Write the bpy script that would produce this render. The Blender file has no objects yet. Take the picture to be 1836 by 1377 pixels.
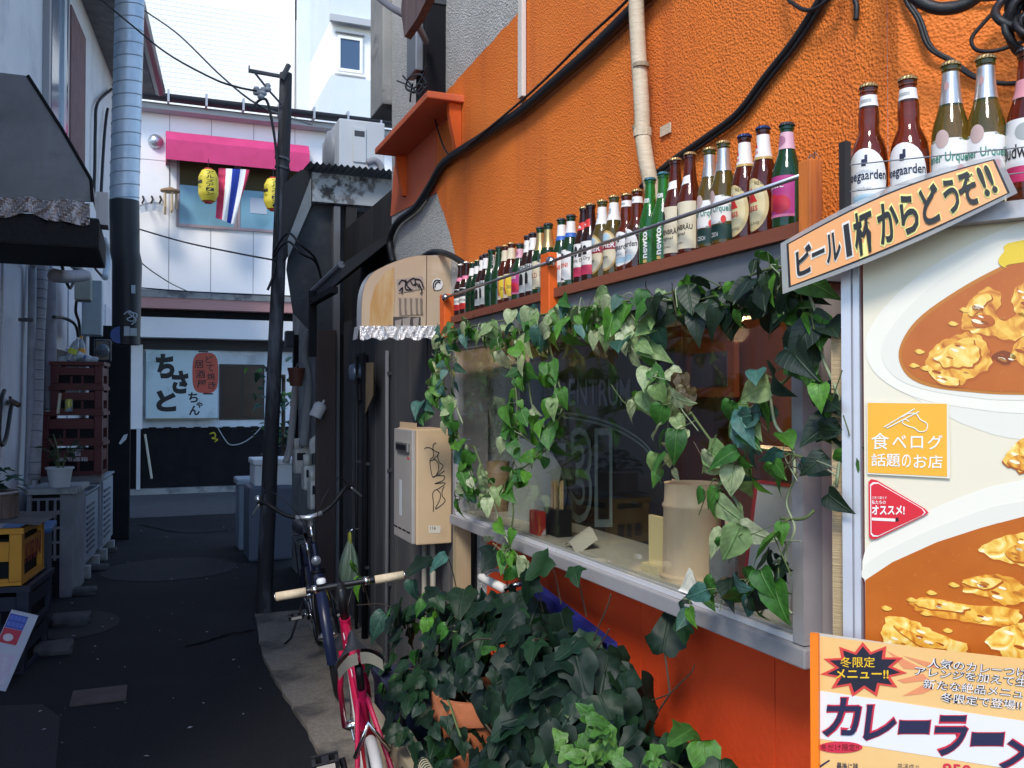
import bpy, bmesh, math, random
from mathutils import Vector, Matrix, noise as mnoise
random.seed(7)
R = math.radians
sc = bpy.context.scene
# ---------------------------------------------------------------- camera, sky, sun, exposure
CAM_H = 1.65; YAW = R(22.2); PITCH = R(0.97); FPX = 1595.0
cam_d = bpy.data.cameras.new('camera'); cam = bpy.data.objects.new('camera', cam_d)
sc.collection.objects.link(cam); sc.camera = cam
cam.location = (0, 0, CAM_H); cam.rotation_euler = (R(90) + PITCH, 0, -YAW)
cam_d.sensor_width = 36; cam_d.lens = 36 * FPX / 1836; cam_d.clip_start = 0.05; cam_d.clip_end = 300
SUN_EL = R(45); SUN_AZ = R(-141)          # compass direction the sun stands in, from +Y towards +X
w = bpy.data.worlds.new('World'); sc.world = w; w.use_nodes = True
nt = w.node_tree; bg = nt.nodes['Background']
sky = nt.nodes.new('ShaderNodeTexSky'); sky.sky_type = 'NISHITA'; sky.sun_disc = False
sky.sun_elevation = SUN_EL; sky.sun_rotation = SUN_AZ; sky.ozone_density = 3.0; sky.dust_density = 0.3
nt.links.new(sky.outputs[0], bg.inputs[0]); bg.inputs[1].default_value = 0.15
sun_d = bpy.data.lights.new('sun', 'SUN'); sun_d.energy = 1.5; sun_d.angle = R(16); sun_d.color = (1, .93, .82)
sun = bpy.data.objects.new('sun', sun_d); sc.collection.objects.link(sun)
sdir = Vector((math.sin(SUN_AZ) * math.cos(SUN_EL), math.cos(SUN_AZ) * math.cos(SUN_EL), math.sin(SUN_EL)))
sun.rotation_euler = sdir.to_track_quat('Z', 'Y').to_euler(); sun.location = (-6, -4, 12)
vs = sc.view_settings; vs.view_transform = 'Standard'; vs.look = 'None'; vs.gamma = 1; vs.exposure = 1.12
vs.use_curve_mapping = False
# ---------------------------------------------------------------- photograph pixel -> point on a known plane
fw = Vector((math.sin(YAW) * math.cos(PITCH), math.cos(YAW) * math.cos(PITCH), math.sin(PITCH)))
rt = Vector((math.cos(YAW), -math.sin(YAW), 0)); upv = rt.cross(fw)
C0 = Vector((0, 0, CAM_H))
def ray(px, py): return fw + rt * ((px - 918) / FPX) + upv * ((688.5 - py) / FPX)
def PX(px, py, X): d = ray(px, py); return C0 + d * (X / d.x)
def PY(px, py, Y): d = ray(px, py); return C0 + d * (Y / d.y)
def PZ(px, py, Z=0.0): d = ray(px, py); return C0 + d * ((Z - CAM_H) / d.z)
def PN(px, py, o, n): d = ray(px, py); return C0 + d * ((Vector(o) - C0).dot(n) / d.dot(n))
# ---------------------------------------------------------------- materials
MATS = {}
def mat(name, col, rough=.6, metal=0., col2=None, scale=8., contrast=(.35, .65), bump=0., bscale=60., detail=4., spec=.5,
        trans=0., coords='Object', stretch=(1, 1, 1), col3=None, scale3=2.0, emit=0., ior=1.45, voro=False, cov3=(.52, .6), stretch3=None):
    if name in MATS: return MATS[name]
    m = bpy.data.materials.new(name); m.use_nodes = True; MATS[name] = m
    n = m.node_tree.nodes; l = m.node_tree.links; b = n['Principled BSDF']
    c4 = lambda c: (c[0], c[1], c[2], 1)
    b.inputs['Base Color'].default_value = c4(col); b.inputs['Roughness'].default_value = rough
    b.inputs['Metallic'].default_value = metal; b.inputs['Specular IOR Level'].default_value = spec
    b.inputs['IOR'].default_value = ior
    if trans: b.inputs['Transmission Weight'].default_value = trans
    if emit: b.inputs['Emission Color'].default_value = c4(col); b.inputs['Emission Strength'].default_value = emit
    tc = None
    def co(s):
        nonlocal tc
        if tc is None: tc = n.new('ShaderNodeTexCoord')
        mp = n.new('ShaderNodeMapping'); mp.inputs['Scale'].default_value = (s[0], s[1], s[2])
        l.new(tc.outputs[coords], mp.inputs['Vector']); return mp.outputs[0]
    def noise_fac(sc_, lo, hi, det, st=None):
        t = n.new('ShaderNodeTexNoise'); t.inputs['Scale'].default_value = sc_; t.inputs['Detail'].default_value = det
        t.inputs['Roughness'].default_value = .62; l.new(co(st or stretch), t.inputs['Vector'])
        r = n.new('ShaderNodeMapRange'); r.inputs['From Min'].default_value = lo; r.inputs['From Max'].default_value = hi
        l.new(t.outputs['Fac'], r.inputs['Value']); return r.outputs[0]
    last = None
    if col2:
        mx = n.new('ShaderNodeMix'); mx.data_type = 'RGBA'; mx.inputs[6].default_value = c4(col); mx.inputs[7].default_value = c4(col2)
        l.new(noise_fac(scale, contrast[0], contrast[1], detail), mx.inputs[0]); last = mx.outputs[2]
    if col3:
        mx = n.new('ShaderNodeMix'); mx.data_type = 'RGBA'; mx.inputs[7].default_value = c4(col3)
        if last: l.new(last, mx.inputs[6])
        else: mx.inputs[6].default_value = c4(col)
        l.new(noise_fac(scale3, cov3[0], cov3[1], 6., stretch3), mx.inputs[0]); last = mx.outputs[2]
    if last: l.new(last, b.inputs['Base Color'])
    if bump:
        if voro:
            t = n.new('ShaderNodeTexVoronoi'); t.inputs['Scale'].default_value = bscale; o = t.outputs['Distance']
        else:
            t = n.new('ShaderNodeTexNoise'); t.inputs['Scale'].default_value = bscale; t.inputs['Detail'].default_value = 5
            t.inputs['Roughness'].default_value = .6; o = t.outputs['Fac']
        l.new(co(stretch), t.inputs['Vector'])
        if voro:
            t2 = n.new('ShaderNodeTexNoise'); t2.inputs['Scale'].default_value = bscale * .8; t2.inputs['Detail'].default_value = 3; l.new(co(stretch), t2.inputs['Vector'])
            mm_ = n.new('ShaderNodeMath'); mm_.operation = 'MULTIPLY_ADD'; mm_.inputs[1].default_value = .9; l.new(o, mm_.inputs[0]); l.new(t2.outputs['Fac'], mm_.inputs[2]); o = mm_.outputs[0]
        bp = n.new('ShaderNodeBump'); bp.inputs['Strength'].default_value = 1; bp.inputs['Distance'].default_value = bump
        l.new(o, bp.inputs['Height']); l.new(bp.outputs[0], b.inputs['Normal'])
    return m
def flat(name, col, rough=.5): return mat('print_' + name, col, rough)
def glass_mat(name, tint=(1, 1, 1), gloss=.12):
    if name in MATS: return MATS[name]
    m = bpy.data.materials.new(name); m.use_nodes = True; MATS[name] = m
    n = m.node_tree.nodes; l = m.node_tree.links; n.remove(n['Principled BSDF'])
    t = n.new('ShaderNodeBsdfTransparent'); t.inputs[0].default_value = (*tint, 1)
    g = n.new('ShaderNodeBsdfGlossy'); g.inputs['Roughness'].default_value = .02
    lw = n.new('ShaderNodeLayerWeight'); lw.inputs[0].default_value = .5
    pw_ = n.new('ShaderNodeMath'); pw_.operation = 'POWER'; pw_.inputs[1].default_value = 4; l.new(lw.outputs['Facing'], pw_.inputs[0])
    ad = n.new('ShaderNodeMath'); ad.operation = 'MULTIPLY_ADD'; ad.inputs[1].default_value = .8; ad.inputs[2].default_value = gloss; l.new(pw_.outputs[0], ad.inputs[0])
    mx = n.new('ShaderNodeMixShader'); l.new(ad.outputs[0], mx.inputs[0]); l.new(t.outputs[0], mx.inputs[1]); l.new(g.outputs[0], mx.inputs[2])
    l.new(mx.outputs[0], n['Material Output'].inputs[0]); return m
# ---------------------------------------------------------------- mesh builder
class MB:
    def __init__(s): s.v = []; s.f = []
    def add(s, vs_, fs):
        k = len(s.v); s.v += [Vector(p) for p in vs_]; s.f += [tuple(i + k for i in f) for f in fs]; return s
    def box(s, lo, hi, M=None):
        x0, y0, z0 = lo; x1, y1, z1 = hi
        p = [Vector(q) for q in ((x0,y0,z0),(x1,y0,z0),(x1,y1,z0),(x0,y1,z0),(x0,y0,z1),(x1,y0,z1),(x1,y1,z1),(x0,y1,z1))]
        if M is not None: p = [M @ q for q in p]
        return s.add(p, [(0,3,2,1),(4,5,6,7),(0,1,5,4),(1,2,6,5),(2,3,7,6),(3,0,4,7)])
    def bbox(s, lo, hi, b=.006, M=None):
        """box with chamfered edges"""
        bm = bmesh.new(); bmesh.ops.create_cube(bm, size=1)
        for q in bm.verts: q.co = Vector([lo[i] + (q.co[i] + .5) * (hi[i] - lo[i]) for i in range(3)])
        bmesh.ops.bevel(bm, geom=bm.edges[:], offset=b, segments=2, affect='EDGES', profile=.6)
        bm.verts.index_update()
        vs_ = [q.co.copy() if M is None else M @ q.co for q in bm.verts]; fs = [[q.index for q in f.verts] for f in bm.faces]
        bm.free(); return s.add(vs_, fs)
    def tube(s, pts, r, seg=8, caps=True, closed=False):
        pts = [Vector(p) for p in pts]; n = len(pts); rr = r if isinstance(r, (list, tuple)) else [r] * n
        rings = []; prev = None
        for i, p in enumerate(pts):
            if closed: t = pts[(i + 1) % n] - pts[i - 1]
            else: t = pts[min(i + 1, n - 1)] - pts[max(i - 1, 0)]
            if t.length < 1e-9: t = Vector((0, 0, 1))
            t.normalize()
            if prev is None:
                a = Vector((0, 0, 1)) if abs(t.z) < .9 else Vector((1, 0, 0)); u = t.cross(a).normalized()
            else: u = (prev - t * prev.dot(t)); u = u.normalized() if u.length > 1e-6 else t.orthogonal().normalized()
            prev = u; v2 = t.cross(u)
            rings.append([p + (u * math.cos(2*math.pi*k/seg) + v2 * math.sin(2*math.pi*k/seg)) * rr[i] for k in range(seg)])
        vs_ = [q for rg in rings for q in rg]; fs = []
        for i in range(n if closed else n - 1):
            j = (i + 1) % n
            for k in range(seg): fs.append((i*seg+k, i*seg+(k+1) % seg, j*seg+(k+1) % seg, j*seg+k))
        if caps and not closed: fs.append(tuple(range(seg - 1, -1, -1))); fs.append(tuple((n-1)*seg + k for k in range(seg)))
        return s.add(vs_, fs)
    def lathe(s, prof, seg=16, M=None, a0=0, a1=2 * math.pi, cap=False):
        full = abs(a1 - a0 - 2 * math.pi) < 1e-6; ns = seg if full else seg + 1; vs_ = []; fs = []
        for r, z in prof:
            for k in range(ns):
                a = a0 + (a1 - a0) * k / seg; q = Vector((r * math.cos(a), r * math.sin(a), z)); vs_.append(q if M is None else M @ q)
        for i in range(len(prof) - 1):
            for k in range(seg):
                k2 = (k + 1) % ns; fs.append((i*ns+k, i*ns+k2, (i+1)*ns+k2, (i+1)*ns+k))
        if cap: fs.append(tuple(range(ns - 1, -1, -1))); fs.append(tuple((len(prof)-1)*ns + k for k in range(ns)))
        return s.add(vs_, fs)
    def prism(s, poly, d):
        """closed polygon (3D points) swept by vector d"""
        a = [Vector(p) for p in poly]; b = [p + Vector(d) for p in a]; n = len(a)
        return s.add(a + b, [tuple(range(n - 1, -1, -1)), tuple(range(n, 2 * n))] + [(i, (i+1) % n, n + (i+1) % n, n + i) for i in range(n)])
    def sheet(s, poly): return s.add(poly, [tuple(range(len(poly)))])
    def grid(s, fn, nu, nv):
        vs_ = [fn(i / nu, j / nv) for j in range(nv + 1) for i in range(nu + 1)]
        return s.add(vs_, [(j*(nu+1)+i, j*(nu+1)+i+1, (j+1)*(nu+1)+i+1, (j+1)*(nu+1)+i) for j in range(nv) for i in range(nu)])
WO = {}
def mesh_of(mb, name, smooth=False):
    me = bpy.data.meshes.new(name); me.from_pydata([tuple(p) for p in mb.v], [], mb.f); me.update()
    if smooth:
        me.shade_smooth()
        if smooth is not True: me.set_sharp_from_angle(angle=R(smooth))
    return me
def tag(o, label=None, cat=None, group=None, kind=None):
    if label: o['label'] = label
    if cat: o['category'] = cat
    if group: o['group'] = group
    if kind: o['kind'] = kind
    return o
def obj(name, mb, m, parent=None, smooth=False, label=None, cat=None, group=None, kind=None, fixn=True):
    """mesh in world coordinates -> object with its origin at the base of its bounds"""
    xs = [p.x for p in mb.v]; ys = [p.y for p in mb.v]; zs = [p.z for p in mb.v]
    o0 = Vector(((min(xs) + max(xs)) / 2, (min(ys) + max(ys)) / 2, min(zs)))
    mb.v = [p - o0 for p in mb.v]
    me = mesh_of(mb, name, smooth); me.materials.append(m)
    o = bpy.data.objects.new(name, me); sc.collection.objects.link(o); WO[o] = o0
    if parent is not None: o.parent = parent; o.location = o0 - WO[parent]
    else: o.location = o0
    if fixn:
        bm = bmesh.new(); bm.from_mesh(me); bmesh.ops.recalc_face_normals(bm, faces=bm.faces); bm.to_mesh(me); bm.free()
    return tag(o, label, cat, group, kind)
def thing(name, label, cat, loc, group=None):
    o = bpy.data.objects.new(name, None); sc.collection.objects.link(o); o.location = loc; WO[o] = Vector(loc); o.empty_display_size = .1
    return tag(o, label, cat, group)
def copy_tree(o, parent=None):
    c = o.copy(); sc.collection.objects.link(c); c.parent = parent
    for ch in list(o.children): copy_tree(ch, c)
    return c
def smoothpts(pts, n=6, closed=False):
    """Catmull-Rom through points"""
    P = [Vector(p) for p in pts]; out = []; N = len(P)
    for i in range(N if closed else N - 1):
        g = (lambda k: P[k % N]) if closed else (lambda k: P[min(max(k, 0), N - 1)])
        p0, p1, p2, p3 = g(i-1), g(i), g(i+1), g(i+2)
        for k in range(n):
            t = k / n
            out.append(.5 * ((2*p1) + (p2-p0)*t + (2*p0-5*p1+4*p2-p3)*t*t + (3*p1-p0-3*p2+p3)*t**3))
    if not closed: out.append(P[-1])
    return out
# ---------------------------------------------------------------- lettering (flat print)
TXT = {}
def text2d(s, bold=0., res=3, space=1.0, line=1.0, align='CENTER'):
    key = (s, bold, res, space, line, align)
    if key in TXT: return TXT[key]
    cu = bpy.data.curves.new('lettering', 'FONT'); cu.body = s; cu.size = 1; cu.offset = bold; cu.resolution_u = res
    cu.space_character = space; cu.space_line = line; cu.align_x = align; cu.fill_mode = 'FRONT'
    o = bpy.data.objects.new('lettering', cu); sc.collection.objects.link(o)
    bpy.context.view_layer.update()
    dg = bpy.context.evaluated_depsgraph_get()
    me = bpy.data.meshes.new_from_object(o.evaluated_get(dg))
    V = [(q.co.x, q.co.y) for q in me.vertices]; Fc = [tuple(p.vertices) for p in me.polygons]
    bpy.data.objects.remove(o); bpy.data.meshes.remove(me); bpy.data.curves.remove(cu)
    if V:
        x0 = min(a for a, b in V); x1 = max(a for a, b in V); y0 = min(b for a, b in V); y1 = max(b for a, b in V)
    else: x0 = x1 = y0 = y1 = 0
    TXT[key] = (V, Fc, (x0, x1, y0, y1)); return TXT[key]
def text_fit(mb, s, fn, x0, x1, y0, y1, bold=0., res=3, shear=0., **k):
    """lettering filling the rectangle x0..x1, y0..y1 of a 2D space that fn turns into 3D points"""
    V, Fc, (a0, a1, b0, b1) = text2d(s, bold, res, **k)
    if not V: return mb
    sx = (x1 - x0) / max(a1 - a0, 1e-6); sy = (y1 - y0) / max(b1 - b0, 1e-6)
    return mb.add([fn(x0 + (a - a0) * sx + shear * (b - b0) * sy, y0 + (b - b0) * sy) for a, b in V], Fc)
# ================================================================ materials of the place
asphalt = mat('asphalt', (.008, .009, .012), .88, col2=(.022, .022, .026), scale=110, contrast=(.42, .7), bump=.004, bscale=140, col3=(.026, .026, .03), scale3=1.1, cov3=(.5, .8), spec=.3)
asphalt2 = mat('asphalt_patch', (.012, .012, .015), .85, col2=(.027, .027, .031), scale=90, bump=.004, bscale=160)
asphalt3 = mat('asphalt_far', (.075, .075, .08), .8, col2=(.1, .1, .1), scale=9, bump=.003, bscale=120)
slabm = mat('pavement_concrete', (.17, .15, .125), .85, col2=(.25, .22, .18), scale=60, bump=.003, bscale=110, col3=(.07, .064, .058), scale3=2.6, cov3=(.48, .66))
concrete = mat('concrete', (.27, .28, .28), .85, col2=(.36, .36, .35), scale=4, bump=.003, bscale=90, col3=(.15, .155, .16), scale3=2.2)
white_wall = mat('white_cladding', (.84, .83, .84), .55, col2=(.87, .86, .86), scale=.9, col3=(.74, .75, .77), scale3=1.1, cov3=(.52, .8))
white_tile = mat('white_tile', (.8, .79, .76), .4, col2=(.84, .83, .8), scale=3)
black_paint = mat('black_paint', (.006, .006, .009), .7, col2=(.011, .011, .014), scale=4, spec=.2)
steel = mat('zinc_steel', (.5, .53, .57), .36, .85, col2=(.62, .64, .67), scale=7, bump=.0004, bscale=40)
alu = mat('aluminium', (.5, .5, .53), .45, .55, col2=(.56, .56, .6), scale=14, bump=.0004, bscale=200)
dark_metal = mat('dark_metal', (.045, .05, .06), .5, .3, col2=(.08, .085, .095), scale=6)
stucco_o = mat('orange_stucco', (.80, .205, .026), .75, col2=(.75, .175, .02), scale=2.2, bump=.0035, bscale=150, voro=True, col3=(.46, .095, .022), scale3=4.5, cov3=(.5, .92), stretch3=(1, 1, .16))
stucco_g = mat('grey_stucco', (.5, .51, .5), .85, col2=(.3, .31, .31), scale=90, contrast=(.42, .66), bump=.005, bscale=110, voro=True, col3=(.56, .57, .56), scale3=2, cov3=(.48, .7))
red_wall = mat('red_orange_paint', (.76, .075, .015), .62, col2=(.68, .06, .012), scale=1.6, bump=.002, bscale=55)
orange_smooth = mat('orange_paint', (.72, .12, .012), .5, col2=(.64, .10, .010), scale=5, bump=.0015, bscale=60)
wood_dark = mat('dark_wood', (.016, .014, .015), .8, col2=(.036, .031, .029), scale=7, stretch=(1, 1, .1), bump=.003, bscale=30, col3=(.012, .012, .014), scale3=4)
left_wall_m = mat('left_wall_panel', (.55, .55, .60), .7, col2=(.66, .66, .70), scale=2.5, stretch=(1, 1, .25), bump=.002, bscale=40, col3=(.28, .28, .32), scale3=3, cov3=(.52, .7))
white_plaster = mat('white_plaster', (.66, .65, .67), .8, col2=(.72, .71, .72), scale=2, bump=.003, bscale=60, col3=(.5, .49, .52), scale3=1.5, cov3=(.54, .75))
# ================================================================ ground
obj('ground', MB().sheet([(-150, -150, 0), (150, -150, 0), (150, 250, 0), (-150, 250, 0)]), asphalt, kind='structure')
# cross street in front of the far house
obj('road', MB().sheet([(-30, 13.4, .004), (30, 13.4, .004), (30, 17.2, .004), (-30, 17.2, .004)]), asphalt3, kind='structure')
# old round asphalt patch over a drain
c = PZ(305, 1020); mb = MB()
mb.sheet([(c.x + .62 * math.cos(a), c.y + .55 * math.sin(a) * 1.1, .004) for a in [2*math.pi*k/40 for k in range(40)]])
obj('asphalt_patch', mb, asphalt2, kind='structure')
c = PZ(135, 1120); mb = MB()
mb.sheet([(c.x + .3 * math.cos(a), c.y + .42 * math.sin(a), .004) for a in [2*math.pi*k/30 for k in range(30)]])
obj('asphalt_patch', mb, asphalt2, kind='structure')
p = [PZ(*q, .006) for q in ((0, 1265), (75, 1262), (108, 1285), (100, 1377), (0, 1377))]
obj('asphalt_patch', MB().sheet(p), asphalt2, kind='structure')
tar = mat('tar_seam', (.004, .004, .006), .95, spec=.1)
for k, pts in enumerate(([(330, 1160), (400, 1140), (455, 1128)], [(250, 940), (330, 955), (420, 950)])):
    c_ = smoothpts([PZ(a, b, .007) for a, b in pts], 8); l_ = []; r_ = []
    for i, q in enumerate(c_):
        t_ = (c_[min(i + 1, len(c_) - 1)] - c_[max(i - 1, 0)]).normalized(); s_ = Vector((-t_.y, t_.x, 0)); q = q + s_ * random.uniform(-.02, .02); wd = random.uniform(.006, .018); l_.append(q + s_ * wd); r_.append(q - s_ * wd)
    obj('road_seam', MB().add(l_ + r_, [(i, i + 1, len(l_) + i + 1, len(l_) + i) for i in range(len(l_) - 1)]), tar, kind='structure')
# concrete pavement strip along the orange house: slabs with open joints, asphalt rising over their edge
pav = obj('pavement', MB().box((.78, -3, -.05), (1.6, 7.0, .012)), mat('joint_dirt', (.05, .046, .042), .95), kind='structure')
ys = [-2.4, -1.2, -.2, .8, 1.7, 2.6, 3.45, 4.25, 4.82, 5.5, 6.2, 7.0]
for i in range(len(ys) - 1):
    y0, y1 = ys[i] + .009, ys[i+1] - .009
    e = lambda y: .70 + .035 * math.sin(y * 1.9) + .02 * (y - 4) * .5
    z = .026 + random.uniform(-.003, .004); n = 8
    left = [Vector((e(y0 + (y1 - y0) * k / n) + random.uniform(-.005, .005), y0 + (y1 - y0) * k / n, z)) for k in range(n + 1)]
    poly = left + [Vector((1.5, y1, z)), Vector((1.5, y0, z))]
    obj('slab', MB().prism([p_ - Vector((0, 0, .04)) for p_ in poly], (0, 0, .04)), slabm, pav)
# ================================================================ the far white house at the end of the alley
FY = 16.8
def F(px, py, dy=0): return PY(px, py, FY + dy)
far = thing('white_house', 'white clad two storey house with dark gutter closing the end of the alley', 'house', (0, FY, 0))
gz = F(260, 176).z
x0, x1 = -4.0, 9.0
obj('wall', MB().box((x0, FY, 0), (x1, FY + 7, gz - .05)), mat('cladding_joint', (.45, .45, .48), .7), far)
zlo = F(300, 527).z
seams = [-4.0] + [F(s, 400).x for s in (228, 303, 378, 454, 528, 603, 677)]
seams += [seams[-1] + .9 * k for k in range(1, 5)]
zmid = F(303, 290).z
for i in range(len(seams) - 1):
    for (a, b_) in ((zlo, zmid - .006), (zmid + .006, gz - .25)):
        obj('cladding_panel', MB().box((seams[i] + .006, FY - .02, a), (seams[i+1] - .006, FY - .001, b_)), white_wall, far)
# soffit, gutter and its brackets
obj('soffit', MB().box((x0, FY - .30, gz - .25), (x1, FY - .022, gz - .16)), mat('soffit', (.42, .42, .44), .7), far)
obj('roof', MB().prism([(x0, FY - .34, gz - .157), (x0, FY + 7, gz + 1.2), (x0, FY + 7, gz + 1.1), (x0, FY - .3, gz - .159)], (x1 - x0, 0, 0)), dark_metal, far)
gt = MB().lathe([(.11, 0), (.11, x1 - x0)], 10, Matrix.Translation((x0, FY - .40, gz - .03)) @ Matrix.Rotation(R(90), 4, 'Y'), a0=R(-90), a1=R(90))
gut = obj('gutter', gt, mat('gutter_black', (.03, .033, .042), .4), far, smooth=True)
for k in range(13):
    xx = -1.6 + .62 * k
    obj('gutter_bracket', MB().box((xx, FY - .53, gz - .17), (xx + .035, FY - .30, gz + .04)), mat('bracket_grey', (.35, .36, .4), .5, .4), gut)
# pink awning over the upper window
pts = [F(297, 250), F(547, 274), F(549, 306, -.45), F(296, 289, -.45)]
aw = thing('awning', 'bright pink box awning over the upper window of the white house', 'awning', F(420, 300))
pink = mat('pink_canvas', (.58, .045, .17), .7, col2=(.5, .035, .14), scale=3, bump=.002, bscale=120)
zt, zb = F(420, 262).z, F(420, 297, -.45).z; xa, xb = F(297, 260).x, F(548, 285).x
prof = [(FY - .025, zt + .1), (FY - .2, zt + .09), (FY - .36, zt + .03), (FY - .46, zt - .12), (FY - .47, zb), (FY - .45, zb - .0), (FY - .44, zt - .14), (FY - .025, zt - .02)]
obj('canopy', MB().prism([(xa, y, z) for y, z in prof], (xb - xa, 0, 0)), pink, aw)
obj('side_flap', MB().prism([(xa, FY - .025, zt), (xa, FY - .43, zt - .1), (xa, FY - .43, zb), (xa, FY - .025, zb)], (.012, 0, 0)), pink, aw)
# upper window
wx0, wx1 = F(316, 400).x, F(560, 400).x; wz0, wz1 = F(400, 407).z, F(400, 296).z
frm = mat('window_frame_mauve', (.33, .27, .3), .5)
fr = MB().box((wx0, FY - .06, wz0 - .05), (wx1, FY - .021, wz0)).box((wx0, FY - .06, wz1), (wx1, FY - .021, wz1 + .06))
for xx in (wx0, F(419, 400).x, F(425, 400).x, wx1 - .05): fr.box((xx, FY - .058, wz0), (xx + .05, FY - .021, wz1))
win = obj('window', fr, frm, far)
bluepane = mat('blue_pane', (.16, .34, .46), .12, col2=(.2, .4, .52), scale=.8)
for a, b_ in ((wx0 + .05, F(419, 400).x), (F(425, 400).x + .05, wx1 - .05)):
    obj('pane', MB().box((a, FY - .045, wz0), (b_, FY - .03, wz1)), bluepane, win)
obj('pane_shade', MB().box((wx0 + .05, FY - .052, wz0 + .93 * (wz1 - wz0) - .35), (wx1 - .06, FY - .047, wz1)), mat('olive_shade', (.07, .055, .02), .8), win)
a = F(448, 355); b_ = F(478, 385)
obj('paper_notice', MB().box((a.x, FY - .051, b_.z), (b_.x, FY - .047, a.z)), mat('paper_blue', (.42, .5, .62), .8), win)
# ground floor: grey ledge, pink fascia, dark gap, white fascia, sign wall, black dado
def band(name, y0, y1, xl, xr, d, m, depth=.1):
    A = F(xl, y0); B = F(xr, y1)
    return obj(name, MB().box((xl if xl < 30 else A.x, FY - d, F(390, y1, -d).z), (9, FY - d + depth, F(390, y0, -d).z)), m, far)
band('ledge', 524, 537, -4, 0, .62, concrete, .6)
band('pink_fascia', 537, 556, -4, 0, .60, mat('salmon_paint', (.52, .27, .25), .6), .5)
band('dark_gap', 556, 573, -4, 0, .35, black_paint, .33)  # dark gap between the fascias, its shade painted as a black band
band('white_fascia', 572, 607, -4, 0, .5, white_wall, .4)
band('shadow_gap', 607, 628, -4, 0, .12, mat('gap_shade', (.05, .05, .055), .8), .1)  # shade under the white fascia painted as a dark band
gx0 = F(256, 700).x
obj('sign_wall', MB().box((gx0, FY - .05, F(390, 766).z), (9, FY - .002, F(390, 628).z)), mat('lower_plaster', (.6, .66, .72), .7, col2=(.68, .73, .78), scale=1.3, col3=(.36, .4, .45), scale3=2, cov3=(.5, .7)), far)
obj('end_panel', MB().box((-1.2, FY - .2, F(390, 767).z), (gx0 - .003, FY - .003, F(390, 622).z)), white_wall, far)
zb = F(390, 768).z
obj('dado', MB().box((x0, FY - .09, .0), (9, FY - .052, zb + .02)), black_paint, far)
for k in range(9):
    xx = gx0 + .10 + k * .245
    obj('dado_tab', MB().box((xx, FY - .12, zb - .02), (xx + .12, FY - .051, zb + .035)), black_paint, far)
obj('step', MB().box((x0, FY - .25, 0), (9, FY - .092, .10)), concrete, far)
obj('corner_post', MB().box((F(245, 800).x, FY - .27, .1), (F(252, 800).x, FY - .2, F(250, 767).z)), mat('white_post', (.6, .62, .66), .5), far)
# brown side window
bw = [F(398, 657), F(468, 748)]
b_win = obj('window', MB().box((bw[0].x - .05, FY - .075, bw[1].z - .04), (bw[1].x + .05, FY - .051, bw[0].z + .04)), mat('bronze_frame', (.03, .022, .02), .5), far)
xm = (bw[0].x + bw[1].x) / 2
for a, b_ in ((bw[0].x, xm - .02), (xm + .02, bw[1].x)):
    obj('pane', MB().box((a, FY - .082, bw[1].z), (b_, FY - .076, bw[0].z)), mat('brown_pane', (.05, .028, .022), .25, col2=(.03, .018, .016), scale=3), b_win)
# sign board with brush lettering
s0, s1 = F(262, 627, -.2), F(390, 749, -.2); SY = FY - .2
sb = thing('sign_board', 'weathered pale blue sign board with black brush lettering beside the brown window', 'sign', (s0.x, SY, s1.z))
obj('board', MB().box((s0.x, SY, s1.z), (s1.x, FY - .052, s0.z)), mat('sign_pale', (.5, .64, .68), .5, col2=(.58, .7, .74), scale=1.2, col3=(.2, .33, .36), scale3=1.6, cov3=(.53, .75)), sb)
obj('board_edge', MB().box((s0.x - .01, SY - .012, s1.z - .03), (s1.x + .01, SY + .01, s1.z - .002)), mat('sign_edge', (.22, .2, .13), .6), sb)
ink = flat('ink', (.012, .012, .014))
S = lambda x, y, o=.002: F(240 + x / 7.65, 610 + y / 7.65, -.2 - o)
SF = lambda o: (lambda x, y: S(x, -y, o))
for ch_, a_, b_2, c_2, d_2, w_2 in (('ち', 300, 560, -525, -185, .06), ('さ', 520, 750, -735, -415, .06), ('と', 305, 580, -980, -685, .06), ('ち', 745, 880, -855, -715, .03), ('ゃ', 855, 945, -930, -845, .03), ('ん', 755, 905, -1030, -895, .03)):
    obj('character', text_fit(MB(), ch_, SF(.002), a_, b_2, c_2, d_2, bold=w_2), ink, sb, fixn=False)
mb = MB(); pts = []
for k in range(32):
    a = 2 * math.pi * k / 32; cx, cy = math.cos(a), math.sin(a)
    sg = lambda v, e: math.copysign(abs(v) ** e, v)
    pts.append(S(980 + 178 * sg(cx, .55), 448 + 278 * sg(cy, .62), .001))
obj('red_lantern_print', MB().prism(pts, (0, .002, 0)), flat('lantern_red', (.5, .085, .05)), sb)
mb = MB()
for k, ch in enumerate('居酒屋'): obj('character', text_fit(MB(), ch, SF(.004), 830 + 18 * k, 960 + 18 * k, -385 - 135 * k, -275 - 135 * k, bold=.01), ink, sb, fixn=False)
for k, ch in enumerate('どて焼き'): obj('character', text_fit(MB(), ch, SF(.004), 980 + 12 * k, 1085 + 14 * k, -310 - 118 * k, -215 - 118 * k, bold=.01), ink, sb, fixn=False)
for a_, b_2 in (((885, 165), (1020, 148)), ((950, 745), (1085, 725))): obj('lantern_cap_print', MB().box(tuple(S(*a_, .003)), tuple(S(*b_2, .006))), ink, sb)
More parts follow.
